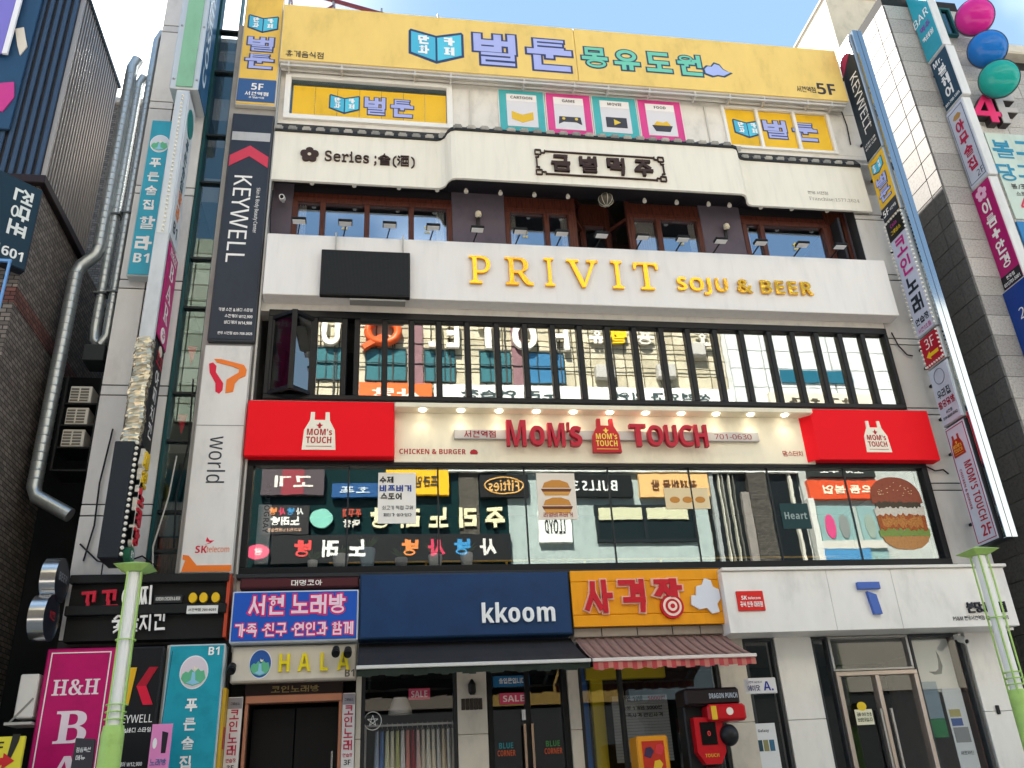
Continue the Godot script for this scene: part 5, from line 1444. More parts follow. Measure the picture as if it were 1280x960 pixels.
# ---------------------------------------------------------------- the sign column at the left
func left_column() -> void:
	var wh := mat("eceae8", 0.5)
	var yellow := panel_mat("eec45a", 0.4)
	var t := sign_box("upright_cafe_sign", "upright pale yellow sign with a blue foot at the top of the left sign column", -2.46, -1.78, 12.62, 15.9, 0.035, 0.15, yellow, mat("cfcbc2", 0.5), "sign", "lightboxes stacked on the left column")
	rect(t, "blue_foot", -2.44, -1.8, 12.68, 13.2, 0.145, 0.156, panel_mat("3a5f94"))
	txt(t, "5F", -2.11, 12.95, 0.156, 0.15, wh, {})
	txt(t, "서현역점", -2.11, 12.82, 0.156, 0.085, wh, {"w": 0.4, "b": 0.15})
	txt(t, "휴게음식점", -2.11, 12.75, 0.156, 0.045, wh, {"w": 0.26})
	beol_toon(t, -2.36, -1.88, 13.45, 0.36, 0.15, true)
	book_mark(t, -2.12, 14.55, 0.5, 0.15)
	t = sign_box("upright_skincare_sign", "upright charcoal sign with white sideways letters and a red ribbon", -2.47, -1.79, 8.0, 12.42, 0.035, 0.15, panel_mat("2c3442", 0.4), mat("4a4e54", 0.5), "sign", "lightboxes stacked on the left column")
	rect(t, "grey_strip", -2.44, -1.82, 11.82, 12.0, 0.145, 0.156, panel_mat("b9babd"))
	shape(t, "ribbon_mark", [0, 0.1, 0.5, 0.42, 1, 0.1, 1, -0.22, 0.5, 0.1, 0, -0.22], -2.44, 11.42, 0.62, 0.7, 0.15, 0.158, mat("c83a52", 0.4))
	txt(t, "KEYWELL", -2.33, 10.25, 0.15, 0.28, wh, {"rot": -PI / 2, "w": 1.75, "font": "sans"})
	txt(t, "Skin & Body Beauty Center", -1.96, 10.4, 0.15, 0.055, wh, {"rot": -PI / 2, "w": 0.9, "font": "sans"})
	txt(t, "키웰 스킨 & 바디 스타일", -2.1, 8.5, 0.15, 0.06, wh, {"w": 0.5})
	txt(t, "스킨케어 W12,900", -2.05, 8.39, 0.15, 0.06, wh, {"w": 0.4})
	txt(t, "바디케어 W14,900", -2.05, 8.28, 0.15, 0.06, wh, {"w": 0.4})
	txt(t, "분당 서현점 031-708-2025", -2.08, 8.1, 0.15, 0.05, wh, {"w": 0.5})
	t = sign_box("upright_phone_sign", "upright white sign with a ribbon logo and sideways dark lettering", -2.5, -1.81, 4.5, 7.93, 0.035, 0.15, panel_mat("e2e0dd", 0.4), mat("b4b2ae", 0.5), "sign", "lightboxes stacked on the left column")
	rect(t, "seam", -2.48, -1.83, 6.62, 6.63, 0.146, 0.154, mat("8d8b88", 0.6))
	var red := mat("d6163c", 0.4); var org := mat("ea7a2c", 0.4)
	shape(t, "ribbon_logo", [0.0, 0.86, 0.1, 0.9, 0.2, 0.8, 0.2, 0.62, 0.42, 0.3, 0.42, 0.1, 0.34, 0.0, 0.24, 0.06, 0.22, 0.3, 0.04, 0.6], -2.4, 7.12, 0.54, 0.56, 0.15, 0.158, red)
	shape(t, "ribbon_logo", [0.12, 1.0, 0.3, 1.0, 0.92, 0.84, 1.0, 0.7, 0.98, 0.52, 0.82, 0.44, 0.72, 0.3, 0.7, 0.06, 0.5, 0.02, 0.5, 0.4, 0.8, 0.62, 0.8, 0.72, 0.6, 0.8, 0.2, 0.9], -2.4, 7.12, 0.54, 0.56, 0.15, 0.162, org)
	txt(t, "world", -2.27, 6.1, 0.15, 0.23, mat("38404a", 0.5), {"rot": -PI / 2, "w": 0.72, "font": "sans"})
	txt(t, "SK", -2.24, 4.78, 0.15, 0.1, mat("c8243a", 0.5), {})
	txt(t, "telecom", -2.02, 4.79, 0.15, 0.08, mat("e2702c", 0.5), {"w": 0.3, "font": "sans"})
	shape(t, "wing_mark", [0, 0, 0.6, 0.3, 0.1, 0.4, 0.2, 0.9, 0.5, 0.5, 1.0, 0.5, 0.6, 0.2], -2.2, 4.89, 0.12, 0.12, 0.15, 0.156, red)
	shape(t, "foot_ribbon", [0, 0.0, 1, 0.0, 1, 0.35, 0.3, 0.35, 0.12, 0.9, 0, 0.95, 0, 0.7, 0.06, 0.65], -2.46, 4.53, 0.63, 0.24, 0.15, 0.158, org)
	t = thing("steel_channel", "narrow steel channel running up beside the left sign column", "channel", Vector3(-1.77, 4.5, 0.04))
	rect(t, "channel", -1.778, -1.745, 4.5, 14.4, 0.03, 0.1, mat("a8a6a2", 0.4, 0.5), 0.004)
	t = sign_box("teal_wall_sign", "upright teal sign with white stacked lettering on the grey corner panels", -3.74, -3.36, 9.05, 12.11, 0.01, 0.2, panel_mat("35a2bd"), mat("b9c4c8", 0.5))
	emblem(t, -3.55, 11.6, 0.15, 0.18, 0.2, mat("cfd6e2", 0.5))
	txt(t, "푸른술집", -3.57, 11.3, 0.2, 0.19, wh, {"vert": true, "pitch": 0.28, "b": 0.15})
	txt(t, "할라", -3.56, 10.15, 0.2, 0.26, wh, {"vert": true, "pitch": 0.38, "b": 0.17})
	txt(t, "B1", -3.55, 9.28, 0.2, 0.17, wh, {})
	# projecting boxes, one above the other; their lettered faces look along the street
	var steel := mat("c2c6c9", 0.35, 0.4)
	var xf := -3.05
	t = blade("green_fronted_sign", "big projecting box with a green front and navy side at the top left", -2.92, 1, 12.3, 16.4, 0.1, 0.75, 0.46, panel_mat("2f5f88"), steel, "projecting signs on the left column")
	rect(t, "green_front", -0.345, -0.325, 0.04, 4.06, -0.36, -0.1, panel_mat("86b89a"))
	txt(t, "COSMETIC", 0.02, 1.9, 0.0, 0.24, mat("c9dcec", 0.5), {"rot": PI / 2, "w": 3.3, "font": "bold"})
	for y in [0.2, 1.4, 2.6]:
		for z in [-0.05, -0.41]:
			var b := MB.new()
			b.ball(Vector3(-0.33, y, z), Vector3(0.02, 0.02, 0.02), 4, 8)
			made(t, "bolt", b, mat("9aa0a4", 0.4, 0.6))
	t = blade("white_pub_sign", "projecting white box with a green badge and orange letters, edged with bulbs", xf, 1, 9.45, 12.25, 0.2, 0.75, 0.2, panel_mat("d6dde4"), steel, "projecting signs on the left column")
	shape(t, "badge", disc_pts(24), 0.0, 2.35, 0.2, 0.26, 0.0, 0.01, mat("1f7a78", 0.4))
	txt(t, "푸른술집", 0.0, 2.0, 0.0, 0.22, mat("4a6a74", 0.5), {"vert": true, "pitch": 0.26, "b": 0.16})
	txt(t, "할라", 0.0, 0.98, 0.0, 0.24, mat("e8843a", 0.5), {"vert": true, "pitch": 0.3, "b": 0.17})
	txt(t, "B1", 0.0, 0.15, 0.0, 0.2, mat("38404a", 0.5), {})
	var pts := []
	for i in 34: pts.append(Vector3(-0.28, 0.06 + i * 0.08, -0.1))
	bulbs(t, pts, 0.022, mat("e6e2d4", 0.3))
	t = blade("magenta_blade_sign", "projecting black box with a magenta face and white serif letters", xf, 1, 7.8, 9.42, 0.04, 0.66, 0.22, mat("b8106c", 0.4), mat("1c1d20", 0.4), "projecting signs on the left column")
	txt(t, "H&H", 0.0, 1.42, 0.0, 0.13, wh, {"w": 0.42, "font": "serifbold"})
	txt(t, "BAR", 0.0, 1.36, 0.0, 0.28, wh, {"vert": true, "pitch": 0.36, "font": "serifbold"})
	shape(t, "floor_disc", disc_pts(18), 0.0, 0.14, 0.12, 0.12, 0.0, 0.008, wh)
	txt(t, "2F", 0.0, 0.09, 0.008, 0.1, mat("b01468", 0.5), {})
	t = thing("sign_post", "tall pale steel post carrying the projecting signs, its foot wrapped in foil", "post", Vector3(-3.16, 4.6, 0.72))
	rect(t, "post", -3.26, -3.06, 7.6, 12.28, 0.665, 0.745, panel_mat("c9ced3"), 0.01)
	var fo := MB.new()
	var rng := RandomNumberGenerator.new()
	rng.seed = 2
	var prev := []
	for i in 56:
		var y := 6.1 + i * 0.0286
		var ring := []
		for e in [[-3.27, 0.6], [-3.28, 0.68], [-3.28, 0.76], [-3.24, 0.79], [-3.17, 0.8], [-3.1, 0.79], [-3.055, 0.76], [-3.055, 0.68], [-3.06, 0.6]]:
			ring.append(Vector3(e[0] + rng.randf_range(-0.012, 0.012) + 0.012 * sin(y * 9.0), y + rng.randf_range(-0.008, 0.008), e[1] + rng.randf_range(-0.012, 0.012)))
		if i:
			for k in 8: fo.tri(prev[k], prev[k + 1], ring[k + 1]); fo.tri(prev[k], ring[k + 1], ring[k])
		prev = ring
	made(t, "foil_wrap", fo, mat("c2b8a0", 0.25, 0.7))
	t = blade("black_chicken_projecting_sign", "projecting black box with white brush letters, below the magenta one", xf + 0.002, 1, 6.12, 7.76, 0.12, 0.6, 0.2, mat("1a1b1e", 0.5), mat("242528", 0.5), "projecting signs on the left column")
	txt(t, "꼬꼬", 0.0, 1.3, 0.0, 0.2, mat("c8243c", 0.5), {"w": 0.36})
	txt(t, "아찌치킨", 0.0, 1.24, 0.0, 0.22, wh, {"vert": true, "pitch": 0.27, "b": 0.12})
	shape(t, "round_mark", disc_pts(18), 0.0, 1.55, 0.09, 0.08, 0.0, 0.006, mat("d9cfc0", 0.5))
	t = blade("karaoke_projecting_sign", "lowest projecting black box with raised red letters and a bulb edging", xf - 0.02, 1, 4.55, 6.1, 0.3, 0.84, 0.26, mat("1b2026", 0.5), mat("1f252c", 0.45), "projecting signs on the left column")
	for i in 5:
		var ch := "서현노래방"[i]
		txt(t, ch, 0.0, 1.26 - i * 0.262, 0.03, 0.23, mat("b8283a" if i > 1 else "d6b424", 0.4), {"b": 0.2, "out": mat("dcd8cc", 0.5), "ow": 0.03, "d": 0.08})
	shape(t, "floor_disc", disc_pts(20), 0.0, 0.1, 0.12, 0.1, 0.0, 0.08, mat("2a6a50", 0.4))
	txt(t, "B1", 0.0, 0.06, 0.08, 0.09, wh, {})
	pts = []
	for i in 20: pts.append(Vector3(-0.25, 0.05 + i * 0.078, 0.015))
	bulbs(t, pts, 0.026, mat("e6e2d4", 0.3))
	# round projecting signs
	for a in [["upper", 4.4, 0.34, -3.84], ["lower", 3.9, 0.5, -3.84]]:
		t = thing("round_sign", "%s of two round black projecting signs with a steel rim by the alley" % a[0], "sign", Vector3(a[3], a[1], a[2]), PI / 2, "round signs at the alley corner")
		var b := MB.new()
		var rb := Basis(Vector3.RIGHT, Vector3(0, 0, 1), Vector3(0, -1, 0))
		b.lathe(Vector3(0, 0, -0.18), [Vector2(0.28, 0), Vector2(0.28, 0.18)], 40, rb)
		made(t, "steel_rim", b, mat("c4c6c8", 0.16, 0.95, "streak", Vector3(3, 3, 0.3)))
		b = MB.new()
		b.lathe(Vector3(0, 0, -0.17), [Vector2(0, 0.0), Vector2(0.275, 0.0), Vector2(0.275, 0.16), Vector2(0, 0.16)], 40, rb)
		made(t, "disc_face", b, mat("20242e", 0.4))
		txt(t, "치킨" if a[0] == "lower" else "BEER", 0, -0.02, 0.0, 0.1, mat("8d93a0" if a[0] == "upper" else "c0343c", 0.5), {})
		rect(t, "mount_arm", 0.2, 0.5, -0.03, 0.03, -0.12, -0.06, mat("2a2c2e", 0.5))

# ---------------------------------------------------------------- the sign column at the right
func right_column() -> void:
	var wh := mat("eceae8", 0.5)
	var xf := 9.15; var z0 := 0.18; var z1 := 0.7
	var grp := "projecting signs on the right column"
	var edge := mat("b9bec2", 0.3, 0.6)
	var post := thing("mirror_post", "tall polished steel post at the street edge of the right sign column", "post", Vector3(9.28, 4.7, 0.74))
	rect(post, "post", 9.2, 9.4, 4.72, 15.0, 0.705, 0.78, mat("a4acb2", 0.08, 1.0), 0.006)
	rect(post, "seam_strip", 9.295, 9.302, 4.72, 15.0, 0.779, 0.783, mat("3a3d40", 0.5))
	var t := blade("skincare_projecting_sign", "projecting dark sign with white sideways letters at the top of the right column", xf, -1, 12.14, 14.98, z0, z1, 0.24, mat("1d2a36", 0.35), edge, grp)
	shape(t, "ribbon_mark", [-0.22, 0.1, -0.1, 0.28, 0.22, 0.4, 0.22, 0.2, 0.0, 0.05, -0.22, -0.16], 0.0, 2.3, 1, 1, 0.0, 0.006, mat("b02a50", 0.4))
	txt(t, "KEYWELL", -0.06, 1.25, 0.0, 0.24, wh, {"rot": -PI / 2, "w": 1.45, "font": "sans"})
	txt(t, "Skin & Body Beauty Center", 0.13, 0.9, 0.0, 0.05, wh, {"rot": -PI / 2, "w": 0.7, "font": "sans"})
	txt(t, "스킨케어 12,900", 0.0, 0.3, 0.0, 0.05, wh, {"w": 0.36})
	txt(t, "바디케어 14,900", 0.0, 0.22, 0.0, 0.05, wh, {"w": 0.36})
	t = blade("cafe_projecting_sign", "projecting yellow sign with purple letters and a blue book on the right column", xf, -1, 10.73, 12.12, z0, z1, 0.24, panel_mat("e8b828"), edge, grp)
	rect(t, "dark_foot", -0.24, 0.24, 0.02, 0.3, -0.004, 0.006, mat("222a38", 0.4))
	txt(t, "5F", -0.12, 0.1, 0.006, 0.13, wh, {})
	txt(t, "서현역점", 0.1, 0.12, 0.006, 0.06, wh, {"w": 0.2})
	beol_toon(t, -0.17, 0.17, 0.4, 0.24, 0.0, true)
	book_mark(t, 0.0, 1.14, 0.32, 0.0)
	t = blade("coin_karaoke_projecting_sign", "projecting pale sign with magenta and black stacked letters and bulb edging", xf, -1, 8.34, 10.71, z0, z1, 0.24, panel_mat("c3c9dc"), edge, grp)
	rect(t, "black_head", -0.24, 0.24, 1.97, 2.35, -0.004, 0.006, mat("121417", 0.4))
	txt(t, "Coin", -0.02, 2.2, 0.006, 0.07, mat("b03a8a", 0.5), {})
	txt(t, "그루비스", 0.0, 2.05, 0.006, 0.09, mat("d6b424", 0.5), {"w": 0.3})
	var mag := mat("b8127a", 0.4); var blk := mat("1c2430", 0.5)
	txt(t, "코인", 0.0, 1.92, 0.0, 0.34, mag, {"vert": true, "pitch": 0.4, "b": 0.14})
	txt(t, "노래", 0.0, 1.12, 0.0, 0.32, blk, {"vert": true, "pitch": 0.38, "b": 0.17})
	txt(t, "연습장", 0.0, 0.2, 0.0, 0.13, blk, {"w": 0.38, "b": 0.15})
	txt(t, "서현7호점", 0.0, 0.06, 0.0, 0.085, mag, {"w": 0.36, "b": 0.12})
	var pts := []
	for i in 28:
		pts.append(Vector3(-0.26, 0.06 + i * 0.084, 0.01)); pts.append(Vector3(0.26, 0.06 + i * 0.084, 0.01))
	for i in 6: pts.append(Vector3(-0.2 + i * 0.08, 2.36, 0.01))
	bulbs(t, pts, 0.022, mat("e9e6dc", 0.3))
	t = blade("floor_arrow_projecting_sign", "small projecting red sign with 3F and a yellow arrow, ringed by bulbs", xf, -1, 7.74, 8.32, z0, z1, 0.24, mat("b0142c", 0.4), edge, grp)
	txt(t, "3F", 0.0, 0.32, 0.0, 0.18, wh, {"font": "sans"})
	shape(t, "arrow_mark", [-0.16, 0.0, -0.06, 0.07, -0.06, 0.03, 0.16, 0.03, 0.16, -0.03, -0.06, -0.03, -0.06, -0.07], 0.0, 0.2, 1, 1, 0.0, 0.006, mat("e8c21f", 0.5))
	pts = []
	for i in 7:
		pts.append(Vector3(-0.24, 0.05 + i * 0.08, 0.01)); pts.append(Vector3(0.24, 0.05 + i * 0.08, 0.01)); pts.append(Vector3(-0.2 + i * 0.066, 0.04, 0.01))
	bulbs(t, pts, 0.02, mat("efece2", 0.3))
	t = blade("chicken_feet_projecting_sign", "projecting pale sign with a round ring mark and dark red lettering", xf, -1, 6.7, 7.72, z0, z1, 0.24, panel_mat("c6cddc"), edge, grp)
	var ring := MB.new()
	var rp := []
	for i in 25: rp.append(Vector3(cos(TAU * i / 24) * 0.13, 0.82 + sin(TAU * i / 24) * 0.13, 0.004))
	ring.tube(rp, 0.006, 5, false)
	made(t, "ring_mark", ring, mat("6a7080", 0.5))
	txt(t, "우리집", 0.0, 0.46, 0.0, 0.14, blk, {"w": 0.34, "b": 0.13})
	txt(t, "팔당닭발", 0.0, 0.29, 0.0, 0.13, mat("9a1c38", 0.5), {"w": 0.42, "b": 0.15})
	txt(t, "서현점", 0.0, 0.18, 0.0, 0.055, blk, {})
	txt(t, "010-4660-0942", 0.0, 0.1, 0.0, 0.05, blk, {"w": 0.38})
	t = blade("burger_projecting_sign", "lowest projecting white sign with red sideways letters and an apron emblem", xf, -1, 4.72, 6.68, z0, z1, 0.24, panel_mat("cdd2e2"), mat("26282b", 0.4), grp)
	outline(t, "red_border", -0.22, 0.22, 0.05, 1.91, 0.003, 0.012, mat("9a1c38", 0.5))
	apron(t, -0.04, 1.6, 0.28, 0.0, mat("a8301f", 0.4), mat("ecc04a", 0.5))
	txt(t, "MOM'S TOUCH", -0.02, 0.82, 0.0, 0.17, mat("a81a30", 0.5), {"rot": -PI / 2, "w": 0.98})
	txt(t, "CHICKEN & BURGER", -0.16, 0.9, 0.0, 0.055, mat("a81a30", 0.5), {"rot": -PI / 2, "w": 0.66})
	txt(t, "2F", 0.06, 0.12, 0.0, 0.17, mat("a81a30", 0.5), {})
	# signs of the right building
	var g2 := "projecting signs on the grey stone building"
	var x2 := 11.03
	t = blade("teal_bar_projecting_sign", "projecting teal sign at the top of the grey stone building", x2, -1, 14.72, 17.6, 0.34, 0.88, 0.2, panel_mat("2fa0b4"), panel_mat("d9dbdb"), g2)
	txt(t, "BAR", -0.05, 0.95, 0.0, 0.2, wh, {"font": "sans"})
	txt(t, "맥주", 0.0, 0.68, 0.0, 0.16, mat("7a4aa0", 0.5), {"b": 0.15})
	txt(t, "칵테일", 0.0, 0.45, 0.0, 0.13, wh, {"b": 0.14, "w": 0.36})
	t = blade("hair_salon_projecting_sign", "projecting dark blue sign with white stacked letters on the grey stone building", x2, -1, 13.38, 14.66, 0.38, 0.92, 0.2, mat("1d3f54", 0.4), panel_mat("d9dbdb"), g2)
	txt(t, "Mr.", -0.05, 1.06, 0.0, 0.13, wh, {"font": "bold"})
	txt(t, "볼헤어", 0.0, 1.0, 0.0, 0.25, wh, {"vert": true, "pitch": 0.27, "b": 0.17})
	txt(t, "031-708-1303", 0.0, 0.08, 0.0, 0.06, wh, {"w": 0.44})
	t = blade("pub_projecting_sign", "projecting pale sign with crimson stacked letters and a fish mark", x2, -1, 11.5, 13.36, 0.34, 0.86, 0.2, panel_mat("c3c9da"), panel_mat("d9dbdb"), g2)
	outline(t, "inner_border", -0.21, 0.21, 0.08, 1.76, 0.003, 0.008, mat("4a4e60", 0.5))
	shape(t, "fish_mark", [-0.12, 0.0, -0.06, 0.06, 0.06, 0.07, 0.12, 0.0, 0.06, -0.06, -0.06, -0.05], 0.0, 1.58, 1, 1, 0.0, 0.006, mat("b0854a", 0.5))
	txt(t, "아무술집", 0.0, 1.48, 0.0, 0.26, mat("b01c48", 0.4), {"vert": true, "pitch": 0.3, "b": 0.17})
	txt(t, "2F", 0.1, 0.13, 0.0, 0.13, mat("2a2c34", 0.5), {"font": "sans"})
	t = blade("optician_projecting_sign", "projecting magenta sign with white stacked letters and a flower mark", x2, -1, 9.3, 11.48, 0.3, 0.82, 0.2, mat("a80a64", 0.4), panel_mat("d9dbdb"), g2)
	for i in 5: shape(t, "petal", disc_pts(12), cos(TAU * i / 5 + 0.3) * 0.09 - 0.02, 1.98 + sin(TAU * i / 5 + 0.3) * 0.09, 0.06, 0.06, 0.0, 0.005 + i * 0.001, mat("e2b4d0", 0.5))
	txt(t, "이름", 0.0, 1.8, 0.0, 0.26, wh, {"vert": true, "pitch": 0.3, "b": 0.16})
	shape(t, "cross_mark", [-0.03, 0.1, 0.03, 0.1, 0.03, 0.03, 0.1, 0.03, 0.1, -0.03, 0.03, -0.03, 0.03, -0.1, -0.03, -0.1, -0.03, -0.03, -0.1, -0.03, -0.1, 0.03, -0.03, 0.03], 0.0, 1.08, 1, 1, 0.0, 0.006, wh)
	txt(t, "안경", 0.0, 0.92, 0.0, 0.26, wh, {"vert": true, "pitch": 0.3, "b": 0.16})
	rect(t, "dark_foot", -0.24, 0.24, 0.02, 0.26, -0.004, 0.006, mat("1a1c26", 0.4))
	txt(t, "분당점", 0.0, 0.15, 0.006, 0.07, wh, {})
	txt(t, "031)701-5001", 0.0, 0.05, 0.006, 0.065, wh, {"w": 0.42})
	t = blade("blue_projecting_sign", "projecting deep blue sign cut by the right edge of the picture", x2 - 0.08, -1, 7.2, 9.26, 0.3, 0.95, 0.2, mat("123a8a", 0.4), panel_mat("d9dbdb"), g2)
	txt(t, "2F", 0.05, 1.4, 0.0, 0.2, wh, {"font": "sans"})
	txt(t, "당구", 0.05, 1.2, 0.0, 0.3, wh, {"vert": true, "pitch": 0.36, "b": 0.14})
	for a in [["4", 11.86, "d8326c"], ["F", 12.36, "b4b0ae"]]:
		t = thing("floor_letter", "big %s on the grey stone building" % ("pink raised numeral 4" if a[0] == "4" else "grey raised letter F"), "letter", Vector3(a[1], 13.15, 0.3), 0.0, "raised floor number")
		txt(t, a[0], a[1], 13.15, 0.3, 0.72, mat("3a3436", 0.5), {"d": 0.16, "split": true, "sx": 1.1, "piece": "letter_return"})
		txt(t, a[0], a[1], 13.15, 0.462, 0.72, mat(a[2], 0.4), {"d": 0.02, "split": true, "sx": 1.1, "piece": "letter_face"})
	t = thing("billiard_banner", "pale green banner with blue brush lettering at the right picture edge", "banner", Vector3(12.6, 10.9, 0.3))
	rect(t, "sheet", 11.78, 13.5, 10.92, 13.0, 0.305, 0.33, panel_mat("c6d6cc"), 0.004)
	txt(t, "볼구", 12.3, 12.35, 0.33, 0.48, mat("2f86a8", 0.5), {"w": 0.95, "b": 0.16})
	txt(t, "당구클럽", 12.6, 11.8, 0.33, 0.42, mat("2f86a8", 0.5), {"b": 0.14})
	txt(t, "볼/포켓/3구", 12.3, 11.62, 0.33, 0.13, mat("4a4a4a", 0.5), {})
	txt(t, "스트로크", 12.2, 11.45, 0.33, 0.11, mat("4a4a4a", 0.5), {})
	txt(t, "4F", 12.2, 11.12, 0.33, 0.3, mat("c83a52", 0.5), {})
	t = thing("lottery_sign", "small blue wall panel below the pale green banner", "sign", Vector3(12.3, 10.3, 0.3))
	rect(t, "panel", 11.75, 12.9, 10.15, 10.85, 0.305, 0.35, mat("2f78b4", 0.4), 0.006)
	txt(t, "로또", 12.15, 10.35, 0.35, 0.28, wh, {})
	# round ball signs on stalks
	for a in [["pink", 15.66, "c8288c"], ["blue", 14.76, "1f6fc0"], ["turquoise", 13.96, "1fa096"]]:
		var by: float = a[1]
		var bz := 0.8
		var bx := 12.08
		t = thing("ball_sign", "shiny %s ball sign bracketed to the grey stone building" % a[0], "sign", Vector3(bx, by, bz), -0.75, "ball signs")
		t.rotation.x = 0.5
		var b := MB.new()
		b.ball(Vector3(0, 0, 0.03), Vector3(0.36, 0.36, 0.2), 16, 36)
		made(t, "ball_face", b, mat(a[2], 0.06))
		b = MB.new()
		b.lathe(Vector3(0, 0, -0.06), [Vector2(0, 0), Vector2(0.375, 0), Vector2(0.375, 0.1), Vector2(0.35, 0.1)], 36, Basis(Vector3.RIGHT, Vector3(0, 0, 1), Vector3(0, -1, 0)))
		made(t, "rim", b, mat("4a4e54", 0.3, 0.7))
		for d in [-0.2, 0.0, 0.2]: bar(t, "stalk", Vector3(-0.1, d, -0.05), Vector3(-0.3, d * 0.3 - 0.1, -0.55), 0.02, mat("26282a", 0.5))
	# cables on the right pier
	var cb := mat("1c1d1f", 0.6)
	var cables := [["thin black cable looping from the red fascia to the right sign column", [[8.75, 6.1], [8.9, 6.02], [9.05, 6.04], [9.14, 5.95]]], ["thin black cable hanging beside the folding windows", [[8.8, 8.55], [8.86, 8.3], [8.98, 8.12], [9.1, 8.1]]], ["bundle of black cables beside the top of the right sign column", [[9.05, 14.9], [9.0, 14.0], [9.06, 13.2], [9.02, 12.6]]]]
	cables.append_array([
		["sagging black cable across the grey corner panels below the black blade", [[-3.8, 4.95], [-3.55, 4.72], [-3.3, 4.66], [-3.0, 4.78], [-2.75, 4.6]]],
		["black cable running down the grey corner panels beside the lowest blade", [[-3.62, 6.6], [-3.68, 5.8], [-3.66, 5.2], [-3.74, 4.6]]],
		["thin black cable down the stairwell edge beside the white phone sign", [[-2.62, 7.4], [-2.58, 6.4], [-2.66, 5.6], [-2.6, 4.7]]],
		["pale cable hanging before the stairwell glass", [[-2.72, 6.2], [-2.76, 5.6], [-2.88, 4.9], [-2.84, 4.55]]],
		["thin cable along the wall above the tall teal board", [[-3.7, 3.62], [-3.2, 3.6], [-2.7, 3.63], [-2.2, 3.6], [-1.85, 3.62]]],
		["thin black cable beside the charcoal upright sign", [[-1.72, 10.9], [-1.73, 10.4], [-1.7, 9.95]]]])
	for c in cables:
		t = thing("cable", c[0], "cable", Vector3(c[1][0][0], c[1][0][1], 0.03), 0.0, "cables on the facade")
		var b := MB.new()
		var p := []
		for i in c[1].size() - 1:
			for j in 5:
				var f := j / 5.0
				p.append(Vector3(lerpf(c[1][i][0], c[1][i + 1][0], f), lerpf(c[1][i][1], c[1][i + 1][1], f), 0.04))
		b.tube(p, 0.012, 6)
		made(t, "wire", b, mat("b9b6b0", 0.6) if c[0].begins_with("pale") else cb)

# ---------------------------------------------------------------- street furniture and alley
func lamp_post(x: float, z: float, top: float, label: String) -> void:
	var t := thing("street_lamp", label, "street lamp", Vector3(x, 0, z), 0.0, "green street lamps")
	var green := mat("b4dc7c", 0.4, 0.0, "grime", Vector3(0.8, 0.8, 0.8))
	var b := MB.new()
	b.lathe(Vector3(x, 0, z), [Vector2(0, 0.0), Vector2(0.19, 0.0), Vector2(0.19, 0.12), Vector2(0.115, 0.2), Vector2(0.112, 2.42), Vector2(0.1, 2.5), Vector2(0.0, 2.5)], 16)
	made(t, "base_column", b, green)
	b = MB.new()
	b.lathe(Vector3(x, 2.5, z), [Vector2(0.072, 0.0), Vector2(0.072, top - 2.56), Vector2(0, top - 2.56)], 20)
	made(t, "lamp_tube", b, mat("f0f1f0", 0.3))
	b = MB.new()
	for i in 4:
		var d := Vector3(cos(TAU * i / 4 + 0.6), 0, sin(TAU * i / 4 + 0.6)) * 0.098
		b.bar(Vector3(x, 2.4, z) + d, Vector3(x, top - 0.06, z) + d, 0.016)
	for y in [2.56, 2.63, 2.7, 3.35]:
		var p := []
		for i in 17: p.append(Vector3(x + cos(TAU * i / 16) * 0.1, y, z + sin(TAU * i / 16) * 0.1))
		b.tube(p, 0.008, 6, false)
	made(t, "cage", b, green)
	b = MB.new()
	var q := []
	for e in [[-1, -1], [1, -1], [1, 1], [-1, 1]]: q.append(Vector3(x + e[0] * 0.19, top, z + e[1] * 0.19))
	var lo := []
	for e in [[-1, -1], [1, -1], [1, 1], [-1, 1]]: lo.append(Vector3(x + e[0] * 0.09, top - 0.055, z + e[1] * 0.09))
	var apex := Vector3(x, top + 0.07, z)
	for i in 4:
		var j := (i + 1) % 4
		b.quad(q[i], q[j], lo[j], lo[i]); b.tri(q[i], q[j], apex)
	b.quad(lo[0], lo[1], lo[2], lo[3])
	made(t, "cap", b, green)

